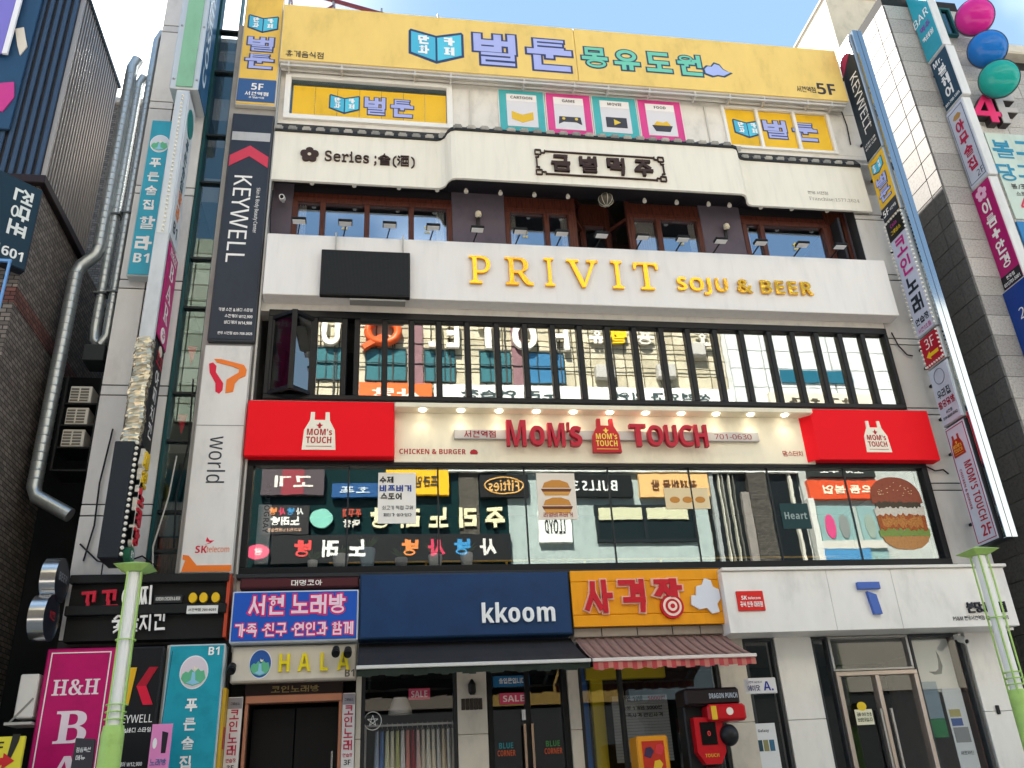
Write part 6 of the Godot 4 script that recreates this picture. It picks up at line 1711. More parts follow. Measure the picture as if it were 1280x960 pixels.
func street_things() -> void:
	lamp_post(-2.56, 2.0, 4.13, "green lamp post with a white tube standing before the black chicken fascia")
	lamp_post(7.72, 2.0, 4.19, "green lamp post with a white tube standing before the white phone shop")
	# ventilation ducts in the alley
	var zinc := mat("b8c0c4", 0.34, 0.75, "grime", Vector3(1.5, 0.4, 1.5))
	var ducts := [["thick zinc duct with a sideways jog, leftmost in the alley", 0.1, [[-4.3, 13.9], [-4.36, 13.7], [-4.36, 11.0], [-4.36, 9.85], [-4.4, 9.7], [-4.58, 9.5], [-4.63, 9.35], [-4.63, 7.2], [-4.63, 5.85], [-4.58, 5.72], [-4.1, 5.45]], -0.3],
		["slim zinc duct between its two neighbours in the alley", 0.075, [[-4.16, 13.55], [-4.22, 13.35], [-4.22, 8.4], [-4.2, 8.2], [-4.1, 8.1]], -0.35],
		["tallest zinc duct, nearest the shop building's grey corner", 0.075, [[-3.95, 14.6], [-4.02, 14.4], [-4.02, 8.5], [-4.02, 8.25], [-4.1, 8.1]], -0.3]]
	for d in ducts:
		var t := thing("ventilation_duct", d[0], "duct", Vector3(d[2][-1][0], d[2][-1][1], d[3]), 0.0, "zinc ducts in the alley")
		var p := []
		for e in d[2]: p.append(Vector3(e[0], e[1], d[3]))
		var b := MB.new()
		b.tube(p, d[1], 18)
		made(t, "duct_pipe", b, zinc)
		b = MB.new()
		var y: float = minf(d[2][0][1], 13.5)
		while y > d[2][-1][1] + 0.4:
			var xx: float = -99
			for i in p.size() - 1:
				if y <= p[i].y and y >= p[i + 1].y and p[i].y - p[i + 1].y > 0.3: xx = lerpf(p[i].x, p[i + 1].x, (p[i].y - y) / (p[i].y - p[i + 1].y))
			if xx > -90:
				b.lathe(Vector3(xx, y, d[3]), [Vector2(d[1] + 0.001, -0.012), Vector2(d[1] + 0.007, 0.0), Vector2(d[1] + 0.001, 0.012)], 14)
			y -= 0.13
		var o := made(t, "spiral_seam", b, zinc)
		o.set_meta("kind", "stuff")
		for yy in [10.5, 9.0]:
			if yy > d[2][-1][1] and d[1] < 0.09: rect(t, "clamp", d[2][2][0] - d[1] - 0.02, d[2][2][0] + d[1] + 0.02, yy, yy + 0.03, d[3] - d[1] - 0.02, d[3] + d[1] + 0.02, mat("5a6064", 0.4, 0.6))
	# air conditioners on a rack
	var ac := mat("cfccc4", 0.5)
	for i in 3:
		var y := 7.1 - i * 0.34
		var t := thing("air_conditioner", "beige outdoor air conditioner on the alley rack, %s of three" % ["top", "middle", "bottom"][i], "air conditioner", Vector3(-4.22, y, -0.4), 0.0, "air conditioners in the alley")
		rect(t, "housing", -4.36, -4.06, y, y + 0.27, -0.62, -0.2, ac, 0.01)
		for k in 5: rect(t, "louvre", -4.34, -4.1, y + 0.03 + k * 0.045, y + 0.05 + k * 0.045, -0.2, -0.185, mat("6f6d68", 0.6))
		rect(t, "grille_bar", -4.23, -4.21, y + 0.02, y + 0.25, -0.186, -0.178, ac)
	var rk := thing("equipment_rack", "dark steel rack holding three air conditioners in the alley", "rack", Vector3(-4.2, 6.3, -0.4))
	for i in 4: rect(rk, "shelf_bar", -4.4, -3.9, 7.06 - i * 0.34, 7.085 - i * 0.34, -0.66, -0.15, mat("1d1f21", 0.5, 0.4))
	for x in [-4.42, -3.95]: rect(rk, "upright", x, x + 0.03, 6.05, 7.5, -0.18, -0.15, mat("1d1f21", 0.5, 0.4))
	var br := thing("alley_enclosure", "dark mesh enclosure closing the alley below the ducts", "enclosure", Vector3(-4.3, 0, -1.2))
	rect(br, "screen", -4.86, -3.9, 0, 8.0, -1.4, -1.2, mat("16191b", 0.8), 0.01)
	rect(br, "fan_box", -4.25, -3.95, 7.75, 8.02, -0.5, -0.1, mat("2c3032", 0.5, 0.3), 0.01)
	var wa := thing("wall_air_conditioner", "small white air conditioner beside the magenta board in the alley", "air conditioner", Vector3(-4.05, 2.7, 0.1))
	rect(wa, "housing", -4.14, -3.93, 2.78, 3.28, 0.0, 0.3, mat("d9d6d0", 0.5), 0.015)
	rect(wa, "tray", -4.2, -3.9, 2.7, 2.73, -0.05, 0.38, mat("b9b6b0", 0.5))
	bar(wa, "strut", Vector3(-4.18, 2.72, 0.3), Vector3(-3.95, 3.0, 0.3), 0.02, mat("8d8a86", 0.5))
	# pawnshop sign and rail on the left building
	var t := thing("pawnshop_sign", "dark blue sign with white sideways lettering at the left picture edge", "sign", Vector3(-5.02, 8.5, 1.3), PI / 4)
	rect(t, "sign_frame", -0.62, 0.35, 0.0, 1.4, -0.15, -0.012, mat("1a1f2a", 0.4), 0.012)
	rect(t, "face_panel", -0.6, 0.33, 0.02, 1.38, -0.03, 0.0, mat("15303f", 0.4), 0.004)
	txt(t, "전당포", -0.02, 0.86, 0.0, 0.26, mat("dfe4e2", 0.5), {"rot": -PI / 2, "w": 0.8, "b": 0.15})
	txt(t, "708-1601", -0.1, 0.12, 0.0, 0.15, mat("e6e8e6", 0.5), {"w": 0.8})
	t = thing("blue_railing", "pale blue tube railing at the left picture edge", "railing", Vector3(-5.2, 7.4, 1.3))
	var bl := mat("6a9cd6", 0.4)
	for x in [-4.88, -5.02, -5.16, -5.3, -5.6]: bar(t, "baluster", Vector3(x, 7.5, 1.32), Vector3(x, 8.5, 1.32), 0.03, bl)
	for y in [7.5, 8.5]: bar(t, "rail", Vector3(-5.9, y, 1.32), Vector3(-4.86, y, 1.32), 0.035, bl)
	t = thing("pink_tag_sign", "navy banner with a pink drop mark on the ribbed metal at the top left", "banner", Vector3(-5.6, 11.2, 1.0))
	rect(t, "sheet", -7.5, -5.45, 11.0, 14.0, 1.0, 1.05, mat("24486a", 0.5), 0.01)
	shape(t, "drop_mark", [-0.5, 0.5, 0.3, 0.6, 0.5, 0.0, 0.1, -0.6, -0.5, -0.4], -5.62, 11.6, 0.28, 0.5, 1.05, 1.07, mat("c23a8a", 0.5))
	shape(t, "leaf_mark", [-0.5, 0.5, 0.0, 0.6, 0.3, 0.1, 0.5, -0.2, 0.2, -0.6, -0.1, -0.2], -5.6, 12.75, 0.24, 0.5, 1.05, 1.07, mat("d6cfc2", 0.5))
	t = thing("purple_banner", "lilac banner edge at the very top left corner", "banner", Vector3(-6.1, 12.2, 1.1))
	rect(t, "sheet", -7.4, -5.78, 12.4, 14.5, 1.1, 1.14, mat("7a74c8", 0.5), 0.01)
	rect(t, "white_edge", -5.78, -5.7, 12.4, 14.5, 1.1, 1.145, mat("e6e8ee", 0.5), 0.006)
	# stands at the lower left
	t = thing("yellow_arrow_sign", "yellow sign with a red arrow and a drawn microphone at the lower left corner", "sign", Vector3(-3.8, 1.5, 1.0))
	rect(t, "board", -4.4, -3.71, 1.6, 2.52, 1.0, 1.05, mat("dfd23a", 0.5), 0.008)
	shape(t, "arrow_mark", [-0.5, 0.06, 0.2, 0.06, 0.2, 0.14, 0.4, 0.0, 0.2, -0.14, 0.2, -0.06, -0.5, -0.06], -4.02, 2.27, 0.6, 0.6, 1.05, 1.056, mat("c8242c", 0.5))
	shape(t, "microphone_picture", [-0.04, -0.1, 0.0, -0.12, 0.05, 0.04, 0.06, 0.12, -0.02, 0.12], -3.82, 2.42, 1, 1, 1.05, 1.056, mat("2a2a24", 0.5))
	txt(t, "3F", -3.99, 2.36, 1.05, 0.11, mat("23241f", 0.5), {})
	txt(t, "노래", -3.92, 2.06, 1.05, 0.13, mat("23241f", 0.5), {"b": 0.16})
	bar(t, "leg", Vector3(-4.05, 0, 1.02), Vector3(-4.05, 1.6, 1.02), 0.04, mat("2a2b2d", 0.5))
	t = thing("menu_stand", "black folding menu stand before the magenta board", "sign", Vector3(-3.12, 0, 1.0))
	var ms := MB.new()
	ms.plate(PackedVector2Array([Vector2(-3.25, 0.0), Vector2(-2.9, 0.0), Vector2(-3.0, 2.46), Vector2(-3.2, 2.48)]), 0.95, 1.0)
	ms.plate(PackedVector2Array([Vector2(-3.3, 0.0), Vector2(-2.95, 0.0), Vector2(-3.05, 2.4), Vector2(-3.22, 2.4)]), 0.8, 0.84)
	made(t, "panel", ms, mat("3c3a40", 0.5))
	txt(t, "점심특선", -3.1, 2.33, 1.0, 0.05, mat("dedede", 0.5), {"w": 0.15})
	txt(t, "메뉴", -3.12, 2.25, 1.0, 0.05, mat("dedede", 0.5), {})
	t = thing("wall_floodlights", "dark pair of flood lamps and cables on the tiled wall at the left edge", "floodlight", Vector3(-4.7, 2.7, 0.4))
	for a in [[2.75, 0.35], [3.25, 0.15]]:
		var b := MB.new()
		b.lathe(Vector3(-4.62, a[0], a[1]), [Vector2(0, 0), Vector2(0.12, 0), Vector2(0.14, 0.16), Vector2(0.06, 0.24), Vector2(0, 0.24)], 14, Basis(Vector3.RIGHT, Vector3(0, 0.5, -0.86), Vector3(0, 0.86, 0.5)))
		made(t, "lamp_head", b, mat("1a1c1e", 0.4))
		bar(t, "bracket", Vector3(-4.87, a[0], a[1] - 0.1), Vector3(-4.62, a[0], a[1] - 0.1), 0.03, mat("1a1c1e", 0.4))

# ---------------------------------------------------------------- shop fronts
func awning(called: String, label: String, x0: float, x1: float, y0: float, z0: float, y1: float, z1: float, drop: float, m: Material, edge: Material, stripe: Material, kind: Material) -> void:
	var t := thing(called, label, "awning", Vector3((x0 + x1) / 2, y1, z0))
	var b := MB.new()
	var n := 24
	for i in n:
		var f0 := float(i) / n; var f1 := float(i + 1) / n
		var s0 := 0.012 * sin(f0 * 37.0); var s1 := 0.012 * sin(f1 * 37.0)
		for j in 3:
			var g0 := j / 3.0; var g1 := (j + 1) / 3.0
			var sag0 := -0.03 * sin(PI * g0); var sag1 := -0.03 * sin(PI * g1)
			b.quad(Vector3(lerpf(x0, x1, f0), lerpf(y0, y1, g0) + sag0 + s0 * g0, lerpf(z0, z1, g0)), Vector3(lerpf(x0, x1, f1), lerpf(y0, y1, g0) + sag0 + s1 * g0, lerpf(z0, z1, g0)), Vector3(lerpf(x0, x1, f1), lerpf(y0, y1, g1) + sag1 + s1 * g1, lerpf(z0, z1, g1)), Vector3(lerpf(x0, x1, f0), lerpf(y0, y1, g1) + sag1 + s0 * g1, lerpf(z0, z1, g1)))
	made(t, "fabric", b, m)
	rect(t, "front_bar", x0 - 0.01, x1 + 0.01, y1 - 0.03, y1 + 0.012, z1 - 0.01, z1 + 0.03, edge, 0.006)
	var pieces := 34
	for i in pieces:
		var a := lerpf(x0, x1, float(i) / pieces); var c := lerpf(x0, x1, float(i + 1) / pieces)
		var za := z1 + 0.012 * sin(a * 9.0); var zc := z1 + 0.012 * sin(c * 9.0)
		var dd := drop + 0.012 * sin(i * 1.7)
		var vp := MB.new()
		vp.quad(Vector3(a, y1 - 0.02, za), Vector3(c, y1 - 0.02, zc), Vector3(c, y1 - dd, zc), Vector3(a, y1 - dd, za))
		made(t, "valance_flap", vp, mat("c07a70", 0.8, 0.0, "grime") if stripe and i % 2 else kind)
	if stripe:
		var st := MB.new()
		for i in 17:
			var a := lerpf(x0, x1, (i + 0.2) / 17.0); var c := lerpf(x0, x1, (i + 0.55) / 17.0)
			for j in 3:
				var g0 := j / 3.0; var g1 := (j + 1) / 3.0
				var p0 := Vector3(0, lerpf(y0, y1, g0) - 0.03 * sin(PI * g0) + 0.016, lerpf(z0, z1, g0)); var p1 := Vector3(0, lerpf(y0, y1, g1) - 0.03 * sin(PI * g1) + 0.016, lerpf(z0, z1, g1))
				st.quad(p0 + Vector3(a, 0, 0), p0 + Vector3(c, 0, 0), p1 + Vector3(c, 0, 0), p1 + Vector3(a, 0, 0))
		made(t, "fabric_stripe", st, stripe)
	for x in [x0 + 0.15, x1 - 0.15]: bar(t, "folding_arm", Vector3(x, y0 - 0.1, z0), Vector3(x, y1 - 0.02, z1 - 0.02), 0.03, mat("a8a6a2", 0.4, 0.5))

func shop_things() -> void:
	var t: Node3D = get_node("commercial_building")
	var black := mat("17191c", 0.35, 0.2)
	var cream := wall_mat("d6cfc2")
	var dark := mat("1c1c1e", 0.7)
	var white := panel_mat("efede8")
	var clear := glass("d0d4d4", 0.1)
	# piers
	for a in [[1.15, 1.54, cream], [2.64, 2.79, cream], [4.8, 5.2, cream], [5.68, 6.24, white], [8.66, 9.3, white], [-0.16, -0.09, cream]]:
		for y in [[0.02, 1.2], [1.206, 2.4], [2.406, 3.52]]: rect(t, "pier_panel", a[0], a[1], y[0], y[1], -0.3, 0.0, a[2], 0.005)
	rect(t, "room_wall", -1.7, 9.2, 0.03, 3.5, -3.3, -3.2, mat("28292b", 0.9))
	rect(t, "header", 2.72, 4.87, 3.54, 3.66, 0.0, 0.26, wall_mat("9d9488"), 0.008)
	for x in [3.1, 3.6, 4.1, 4.5]: rect(t, "header_joint", x, x + 0.012, 3.545, 3.655, 0.255, 0.263, dark)
	# basement entrance
	var copper := mat("b98066", 0.35, 0.6)
	rect(t, "entrance_header", -1.55, -0.33, 2.97, 3.11, -0.3, -0.02, mat("2a1c1c", 0.6))
	rect(t, "copper_band", -1.53, -0.33, 2.87, 2.965, -0.1, 0.06, copper, 0.008)
	for x in [-1.53, -0.37]: rect(t, "copper_post", x, x + 0.04, 0.02, 2.87, -0.1, 0.05, copper, 0.006)
	var dr := Node3D.new()
	dr.name = "entrance_door"
	t.add_child(dr)
	dr.position = Vector3(-0.93, 0.02, -0.4) - offset_of(t)
	rect(dr, "leaf", -1.48, -0.94, 0.03, 2.85, -0.42, -0.38, mat("101114", 0.3), 0.006)
	rect(dr, "leaf", -0.93, -0.38, 0.03, 2.85, -0.42, -0.38, mat("101114", 0.3), 0.006)
	bar(dr, "handle", Vector3(-0.45, 2.0, -0.35), Vector3(-0.45, 2.3, -0.35), 0.025, mat("c9c9c9", 0.2, 0.9))
	txt(t, "코인노래방", -0.93, 3.0, -0.019, 0.08, mat("8d7a4a", 0.5), {"w": 0.6})
	for a in [[-1.74, -1.56, "left"], [-0.325, -0.165, "right"]]:
		var s := thing("karaoke_strip", "narrow pale strip sign with red stacked letters, %s jamb of the basement entrance" % a[2], "sign", Vector3((a[0] + a[1]) / 2, 1.6, 0.01), 0.0, "strip signs at the basement entrance")
		rect(s, "strip", a[0], a[1], 1.5, 2.96, 0.01, 0.04, mat("d9d6d6", 0.5), 0.004)
		rect(s, "grey_head", a[0] + 0.005, a[1] - 0.005, 2.82, 2.95, 0.038, 0.043, mat("8d8a92", 0.5))
		txt(s, "그루비스", (a[0] + a[1]) / 2, 2.86, 0.043, 0.035, mat("3a3a40", 0.5), {"w": 0.11})
		txt(s, "코인노래", (a[0] + a[1]) / 2, 2.81, 0.04, 0.12, mat("b82a4a", 0.5), {"vert": true, "pitch": 0.137, "b": 0.13})
		txt(s, "연습장", (a[0] + a[1]) / 2, 2.2, 0.04, 0.045, mat("b82a4a", 0.5), {"w": 0.12})
		txt(s, "3F", (a[0] + a[1]) / 2, 2.11, 0.04, 0.06, mat("2a2a30", 0.5), {})
	var p := thing("jamb_poster", "yellow poster strip with a red block on the left entrance jamb", "poster", Vector3(-1.78, 1.6, 0.06))
	rect(p, "strip", -1.785, -1.745, 1.6, 3.05, 0.02, 0.24, mat("c9a22c", 0.5))
	rect(p, "red_block", -1.744, -1.741, 2.35, 2.6, 0.05, 0.2, mat("b02a24", 0.5))
	for a in [[-0.42, "right", 3.47], [-0.27, "far right", 3.46], [-1.68, "left", 3.3]]:
		var f := thing("spot_lamp", "small black spot lamp at the %s of the white entrance sign" % a[1], "lamp", Vector3(a[0], a[2], 0.3), 0.0, "spot lamps by the entrance sign")
		var b := MB.new()
		b.lathe(Vector3(a[0], a[2], 0.32), [Vector2(0, 0), Vector2(0.045, 0), Vector2(0.055, 0.1), Vector2(0.05, 0.14), Vector2(0, 0.13)], 12, Basis(Vector3.RIGHT, Vector3(0, -0.6, 0.8), Vector3(0, 0.8, 0.6)))
		made(f, "lamp_head", b, mat("121315", 0.4))
		bar(f, "arm", Vector3(a[0], a[2] + 0.02, 0.2), Vector3(a[0], a[2], 0.34), 0.02, mat("121315", 0.4))
	# clothes shop
	window_part(t, -0.09, 1.15, 0.02, 3.5, -0.05, mat("2a2b2d", 0.4), clear, 0.05, 0.08)
	var ld := window_part(t, 1.55, 2.63, 0.02, 3.5, -0.08, black, clear, 0.07, 0.1, [2.09], "double_door")
	for x in [2.02, 2.12]: bar(ld, "pull_handle", Vector3(x, 1.7, 0.02), Vector3(x, 2.5, 0.02), 0.03, mat("b9a494", 0.25, 0.8))
	rect(ld, "push_plate", 2.0, 2.05, 2.55, 2.68, -0.04, -0.03, mat("d9d9d9", 0.4))
	for a in [[1.72, 2.1, 2.76, 2.9, "left door of the clothes shop", "SALE"], [0.52, 0.8, 2.86, 3.0, "clothes shop display window", "SALE"]]:
		var s := thing("sale_sticker", "pink SALE sticker on the %s" % a[4], "sticker", Vector3(a[0], a[2], -0.06), 0.0, "SALE stickers")
		rect(s, "sheet", a[0], a[1], a[2], a[3], -0.092, -0.084, mat("d8486a", 0.5))
		txt(s, a[5], (a[0] + a[1]) / 2, a[2] + 0.03, -0.084, a[3] - a[2] - 0.06, mat("f0dada", 0.5), {"w": (a[1] - a[0]) * 0.8})
	var bs := thing("blue_door_sticker", "blue strip with pale letters above the SALE sticker on the shop door", "sticker", Vector3(1.9, 3.0, -0.08))
	rect(bs, "sheet", 1.64, 2.14, 2.98, 3.12, -0.092, -0.085, mat("1f6a9c", 0.5))
	txt(bs, "출입문입니다", 1.9, 3.02, -0.085, 0.07, mat("e6e6e0", 0.5), {"w": 0.36})
	for a in [[1.78, "teal and orange", "2f8a96"], [2.4, "green and red", "4a8a4a"]]:
		var s := thing("brand_sticker", "%s lettered sticker low on the clothes shop door" % a[1], "sticker", Vector3(a[0], 2.2, -0.08), 0.0, "door stickers")
		txt(s, "BLUE", a[0], 2.22, -0.09, 0.07, mat(a[2], 0.5), {"w": 0.2})
		txt(s, "CORNER", a[0], 2.13, -0.09, 0.07, mat("c85a34", 0.5), {"w": 0.24})
	var ln := thing("wall_lantern", "black wall lantern on the cream pier of the clothes shop", "lamp", Vector3(1.34, 2.9, 0.0))
	var b := MB.new()
	b.lathe(Vector3(1.34, 2.88, 0.07), [Vector2(0, 0), Vector2(0.03, 0.0), Vector2(0.05, 0.03), Vector2(0.05, 0.13), Vector2(0.02, 0.18), Vector2(0, 0.2)], 8)
	made(ln, "lantern", b, mat("1a1a1b", 0.4))
	rect(ln, "back_plate", 1.32, 1.36, 2.9, 3.04, 0.0, 0.02, mat("1a1a1b", 0.4))
	var sr := thing("star_sticker", "white ring sticker with a star on the clothes shop display window", "sticker", Vector3(0.06, 2.5, -0.06))
	b = MB.new()
	var rp := []
	for i in 29: rp.append(Vector3(0.06 + cos(TAU * i / 28) * 0.11, 2.62 + sin(TAU * i / 28) * 0.11, -0.062))
	b.tube(rp, 0.006, 5, false)
	made(sr, "ring", b, mat("e6e6e2", 0.5))
	b = MB.new()
	for i in 5:
		var a0 := PI / 2 + TAU * i / 5; var a1 := PI / 2 + TAU * (i + 2) / 5
		b.bar(Vector3(0.06 + cos(a0) * 0.07, 2.62 + sin(a0) * 0.07, -0.062 + i * 0.0006), Vector3(0.06 + cos(a1) * 0.07, 2.62 + sin(a1) * 0.07, -0.062 + i * 0.0006), 0.008, 0.004)
	made(sr, "star", b, mat("e6e6e2", 0.5))
	var mt := thing("meter_row", "row of five dark square switches on the cream pier below the lantern", "switch", Vector3(1.34, 2.7, 0))
	for i in 5: rect(mt, "square", 1.2 + i * 0.056, 1.2 + i * 0.056 + 0.05, 2.7, 2.84, 0.0, 0.02, mat("3a332e", 0.5), 0.004)
	var rack := thing("clothes_rail", "steel clothes rail behind the display window", "clothes rail", Vector3(0.55, 0, -0.36))
	bar(rack, "rail", Vector3(-0.05, 2.58, -0.36), Vector3(1.14, 2.58, -0.36), 0.025, mat("b4b6b8", 0.3, 0.8))
	for x in [-0.03, 1.12]: bar(rack, "upright", Vector3(x, 0.03, -0.36), Vector3(x, 2.58, -0.36), 0.03, mat("b4b6b8", 0.3, 0.8))
	var cols := [["pale blue", "b4c4e0"], ["patterned blue", "5f86c0"], ["pale yellow", "e4e0b8"], ["cream", "ece6d0"], ["yellow green", "cccb84"], ["white", "f0eeea"], ["coral", "e89484"], ["deep red", "9a2f3a"], ["blush", "f0d0c6"], ["beige", "e2d6c2"], ["ivory", "f0ead8"], ["oatmeal", "e6dcc8"], ["light grey", "d8d6d2"], ["sand", "dcc8a8"], ["off white", "ecebe2"], ["taupe", "c4b8a6"]]
	for i in cols.size():
		var gx := 0.12 + i * 0.066
		var g := thing("hanging_garment", "%s garment hanging on the clothes rail" % cols[i][0], "garment", Vector3(gx, 1.6, -0.36), 0.0, "garments on the clothes rail")
		var gb := MB.new()
		var len := 0.75 + 0.12 * sin(i * 2.3)
		for side in [-1.0, 1.0]:
			for k in 4:
				var y0 := 2.5 - len * k / 4.0; var y1 := 2.5 - len * (k + 1) / 4.0
				var w0 := 0.018 + 0.004 * k; var w1 := 0.018 + 0.004 * (k + 1)
				var za := 0.14 + 0.03 * k
				gb.quad(Vector3(gx + side * w0, y0, -0.36 + za), Vector3(gx + side * w1, y1, -0.33 + za), Vector3(gx + side * w1 * 1.2, y1, -0.39 - za), Vector3(gx + side * w0 * 1.2, y0, -0.36 - za))
				gb.quad(Vector3(gx, y0, -0.34 + za + 0.01), Vector3(gx, y1, -0.31 + za + 0.01), Vector3(gx + side * w1, y1, -0.33 + za), Vector3(gx + side * w0, y0, -0.36 + za))
			gb.quad(Vector3(gx, 2.56, -0.36), Vector3(gx + side * 0.02, 2.5, -0.22), Vector3(gx + side * 0.02, 2.5, -0.5), Vector3(gx, 2.55, -0.37))
		made(g, "cloth", gb, mat(cols[i][1], 0.9, 0.0, "cloth", Vector3(2, 2, 2)))
		bar(g, "hanger_hook", Vector3(gx, 2.55, -0.36), Vector3(gx, 2.61, -0.36), 0.006, mat("b4b6b8", 0.3, 0.8))
	var hat := thing("white_lamp_shade", "white pleated shade hanging in the display window", "lamp", Vector3(0.42, 2.7, -0.4))
	b = MB.new()
	b.lathe(Vector3(0.42, 2.72, -0.4), [Vector2(0.16, 0), Vector2(0.15, 0.06), Vector2(0.09, 0.2)], 16)
	made(hat, "shade", b, mat("dcd8d0", 0.7))
	bar(hat, "cord", Vector3(0.42, 2.9, -0.4), Vector3(0.42, 3.48, -0.4), 0.01, dark)
	awning("black_awning", "plain black awning over the clothes shop", -0.14, 2.7, 3.56, 0.1, 3.13, 1.1, 0.11, mat("2c2c30", 0.8, 0.0, "grime", Vector3(0.5, 0.5, 0.5)), mat("cfcfcc", 0.4), null, mat("26302a", 0.8, 0.0, "grime"))
	awning("striped_awning", "faded red striped awning over the shooting gallery", 2.74, 4.87, 3.53, 0.2, 3.13, 1.1, 0.12, mat("97786f", 0.8, 0.0, "grime", Vector3(0.6, 0.6, 0.6)), mat("d9cfc8", 0.5), mat("8a6a62", 0.8, 0.0, "grime"), mat("b4484c", 0.8, 0.0, "grime"))
	# shooting gallery
	window_part(t, 2.79, 4.8, 0.02, 3.5, -0.06, mat("2a2b2d", 0.4), clear, 0.05, 0.08, [3.38], "gallery_window")
	var yp := thing("yellow_partition", "yellow counter frame inside the shooting gallery", "counter", Vector3(3.2, 0, -0.9))
	rect(yp, "post", 3.16, 3.34, 0.03, 3.3, -0.95, -0.85, mat("e0c81f", 0.5), 0.01)
	rect(yp, "lintel", 3.1, 4.3, 3.12, 3.3, -0.96, -0.84, mat("e0c81f", 0.5), 0.01)
	rect(yp, "blue_panel", 2.85, 3.12, 0.03, 3.3, -1.0, -0.9, mat("2a6ab4", 0.5), 0.01)
	var ns := thing("price_shutter", "grey shutter board with a lettered price notice inside the shooting gallery", "notice", Vector3(3.8, 2, -0.7))
	for i in 22: rect(ns, "slat", 3.42, 4.24, 2.0 + i * 0.04, 2.036 + i * 0.04, -0.75, -0.73, mat("a8acae", 0.4, 0.3))
	txt(ns, "성인 10발", 3.72, 2.8, -0.728, 0.07, mat("2a2a2a", 0.5), {})
	txt(ns, "5000원", 4.08, 2.8, -0.727, 0.07, mat("b02a34", 0.5), {"w": 0.26})
	txt(ns, "학생 1게임 3000원", 3.85, 2.68, -0.728, 0.055, mat("2a2a2a", 0.5), {"w": 0.6})
	txt(ns, "가족사격 연인사격", 3.85, 2.58, -0.728, 0.055, mat("2a2a2a", 0.5), {"w": 0.6})
	var cm := thing("capsule_machine", "orange cabinet with a bright toy poster before the shooting gallery", "vending machine", Vector3(3.45, 0, 0.7))
	rect(cm, "cabinet", 3.26, 3.66, 0.02, 2.24, 0.5, 0.85, mat("d8901f", 0.4), 0.02)
	rect(cm, "poster_panel", 3.32, 3.6, 1.6, 2.18, 0.845, 0.856, mat("b8301f", 0.4))
	for a in [[3.4, 2.05, "3a2a4a"], [3.5, 1.9, "d8b02c"], [3.42, 1.78, "2a2a30"], [3.54, 2.08, "c8343a"]]: shape(cm, "toy_picture", [-0.5, -0.3, 0.1, -0.5, 0.5, 0.1, 0.2, 0.5, -0.3, 0.4], a[0], a[1], 0.13, 0.13, 0.856, 0.862, mat(a[2], 0.5))
	rect(cm, "coin_panel", 3.32, 3.6, 1.2, 1.55, 0.845, 0.858, mat("2a2b2d", 0.4))
	var pm := thing("punch_machine", "red and black boxing arcade machine before the shooting gallery", "arcade machine", Vector3(4.25, 0, 0.9))
	var redm := mat("b8141f", 0.3)
	rect(pm, "base", 3.98, 4.5, 0.02, 1.0, 0.6, 1.1, mat("1a1b1d", 0.4), 0.02)
	b = MB.new()
	b.plate(PackedVector2Array([Vector2(3.99, 2.42), Vector2(4.36, 2.42), Vector2(4.36, 2.02), Vector2(4.28, 1.88), Vector2(4.08, 1.88), Vector2(3.99, 2.02)]), 0.82, 0.95)
	made(pm, "score_shield", b, redm)
	rect(pm, "back_box", 3.92, 4.34, 1.0, 2.72, 0.55, 0.82, mat("191a1c", 0.4), 0.02)
	rect(pm, "head_box", 3.9, 4.62, 2.55, 2.76, 0.6, 1.0, mat("1c1214", 0.4), 0.03)
	rect(pm, "arm_box", 4.16, 4.66, 2.36, 2.56, 0.7, 1.04, redm, 0.03)
	shape(pm, "arm_disc", disc_pts(18), 4.44, 2.47, 0.045, 0.045, 1.04, 1.05, mat("e6ded2", 0.4))
	rect(pm, "arm_label", 4.2, 4.27, 2.38, 2.54, 1.04, 1.046, mat("d8b02c", 0.5))
	rect(pm, "score_screen", 4.06, 4.26, 2.1, 2.36, 0.95, 0.96, mat("120c0d", 0.2))
	txt(pm, "0", 4.16, 2.2, 0.96, 0.06, mat("d83a3a", 0.5), {})
	txt(pm, "TOUCH", 4.17, 1.96, 0.95, 0.04, mat("d8a02c", 0.5), {})
	txt(pm, "DRAGON PUNCH", 4.4, 2.63, 1.0, 0.06, mat("a9b4c0", 0.5), {"w": 0.38})
	b = MB.new()
	b.ball(Vector3(4.42, 2.2, 0.95), Vector3(0.12, 0.13, 0.12), 10, 16)
	made(pm, "punch_ball", b, mat("1c1c20", 0.35))
	rect(pm, "score_belt", 4.11, 4.27, 1.1, 1.86, 0.82, 0.88, mat("3a1418", 0.4), 0.01)
	for i in 8: shape(pm, "belt_mark", disc_pts(10), 4.19, 1.8 - i * 0.085, 0.05, 0.03, 0.88, 0.884, mat("d9c9c4", 0.5))
	# phone shop
	var steel := mat("b4b2ae", 0.3, 0.7)
	window_part(t, 5.21, 5.67, 0.02, 3.5, -0.06, mat("3a3d40", 0.4), clear, 0.04, 0.08)
	window_part(t, 6.25, 6.5, 0.02, 3.5, -0.06, mat("3a3d40", 0.4), clear, 0.03, 0.08)
	window_part(t, 6.51, 7.76, 3.02, 3.5, -0.06, steel, clear, 0.035, 0.08)
	var dd := window_part(t, 6.51, 7.76, 0.02, 3.01, -0.03, mat("c9b9ac", 0.3, 0.6), clear, 0.06, 0.1, [7.13], "double_door")
	for x in [7.05, 7.21]: bar(dd, "pull_handle", Vector3(x, 1.1, 0.04), Vector3(x, 2.5, 0.04), 0.03, steel)
	window_part(t, 7.77, 8.62, 0.02, 3.5, -0.06, mat("3a3d40", 0.4), clear, 0.04, 0.08)
	rect(t, "brown_reveal", 8.56, 8.66, 0.02, 3.5, -0.3, -0.12, mat("5a4038", 0.5))
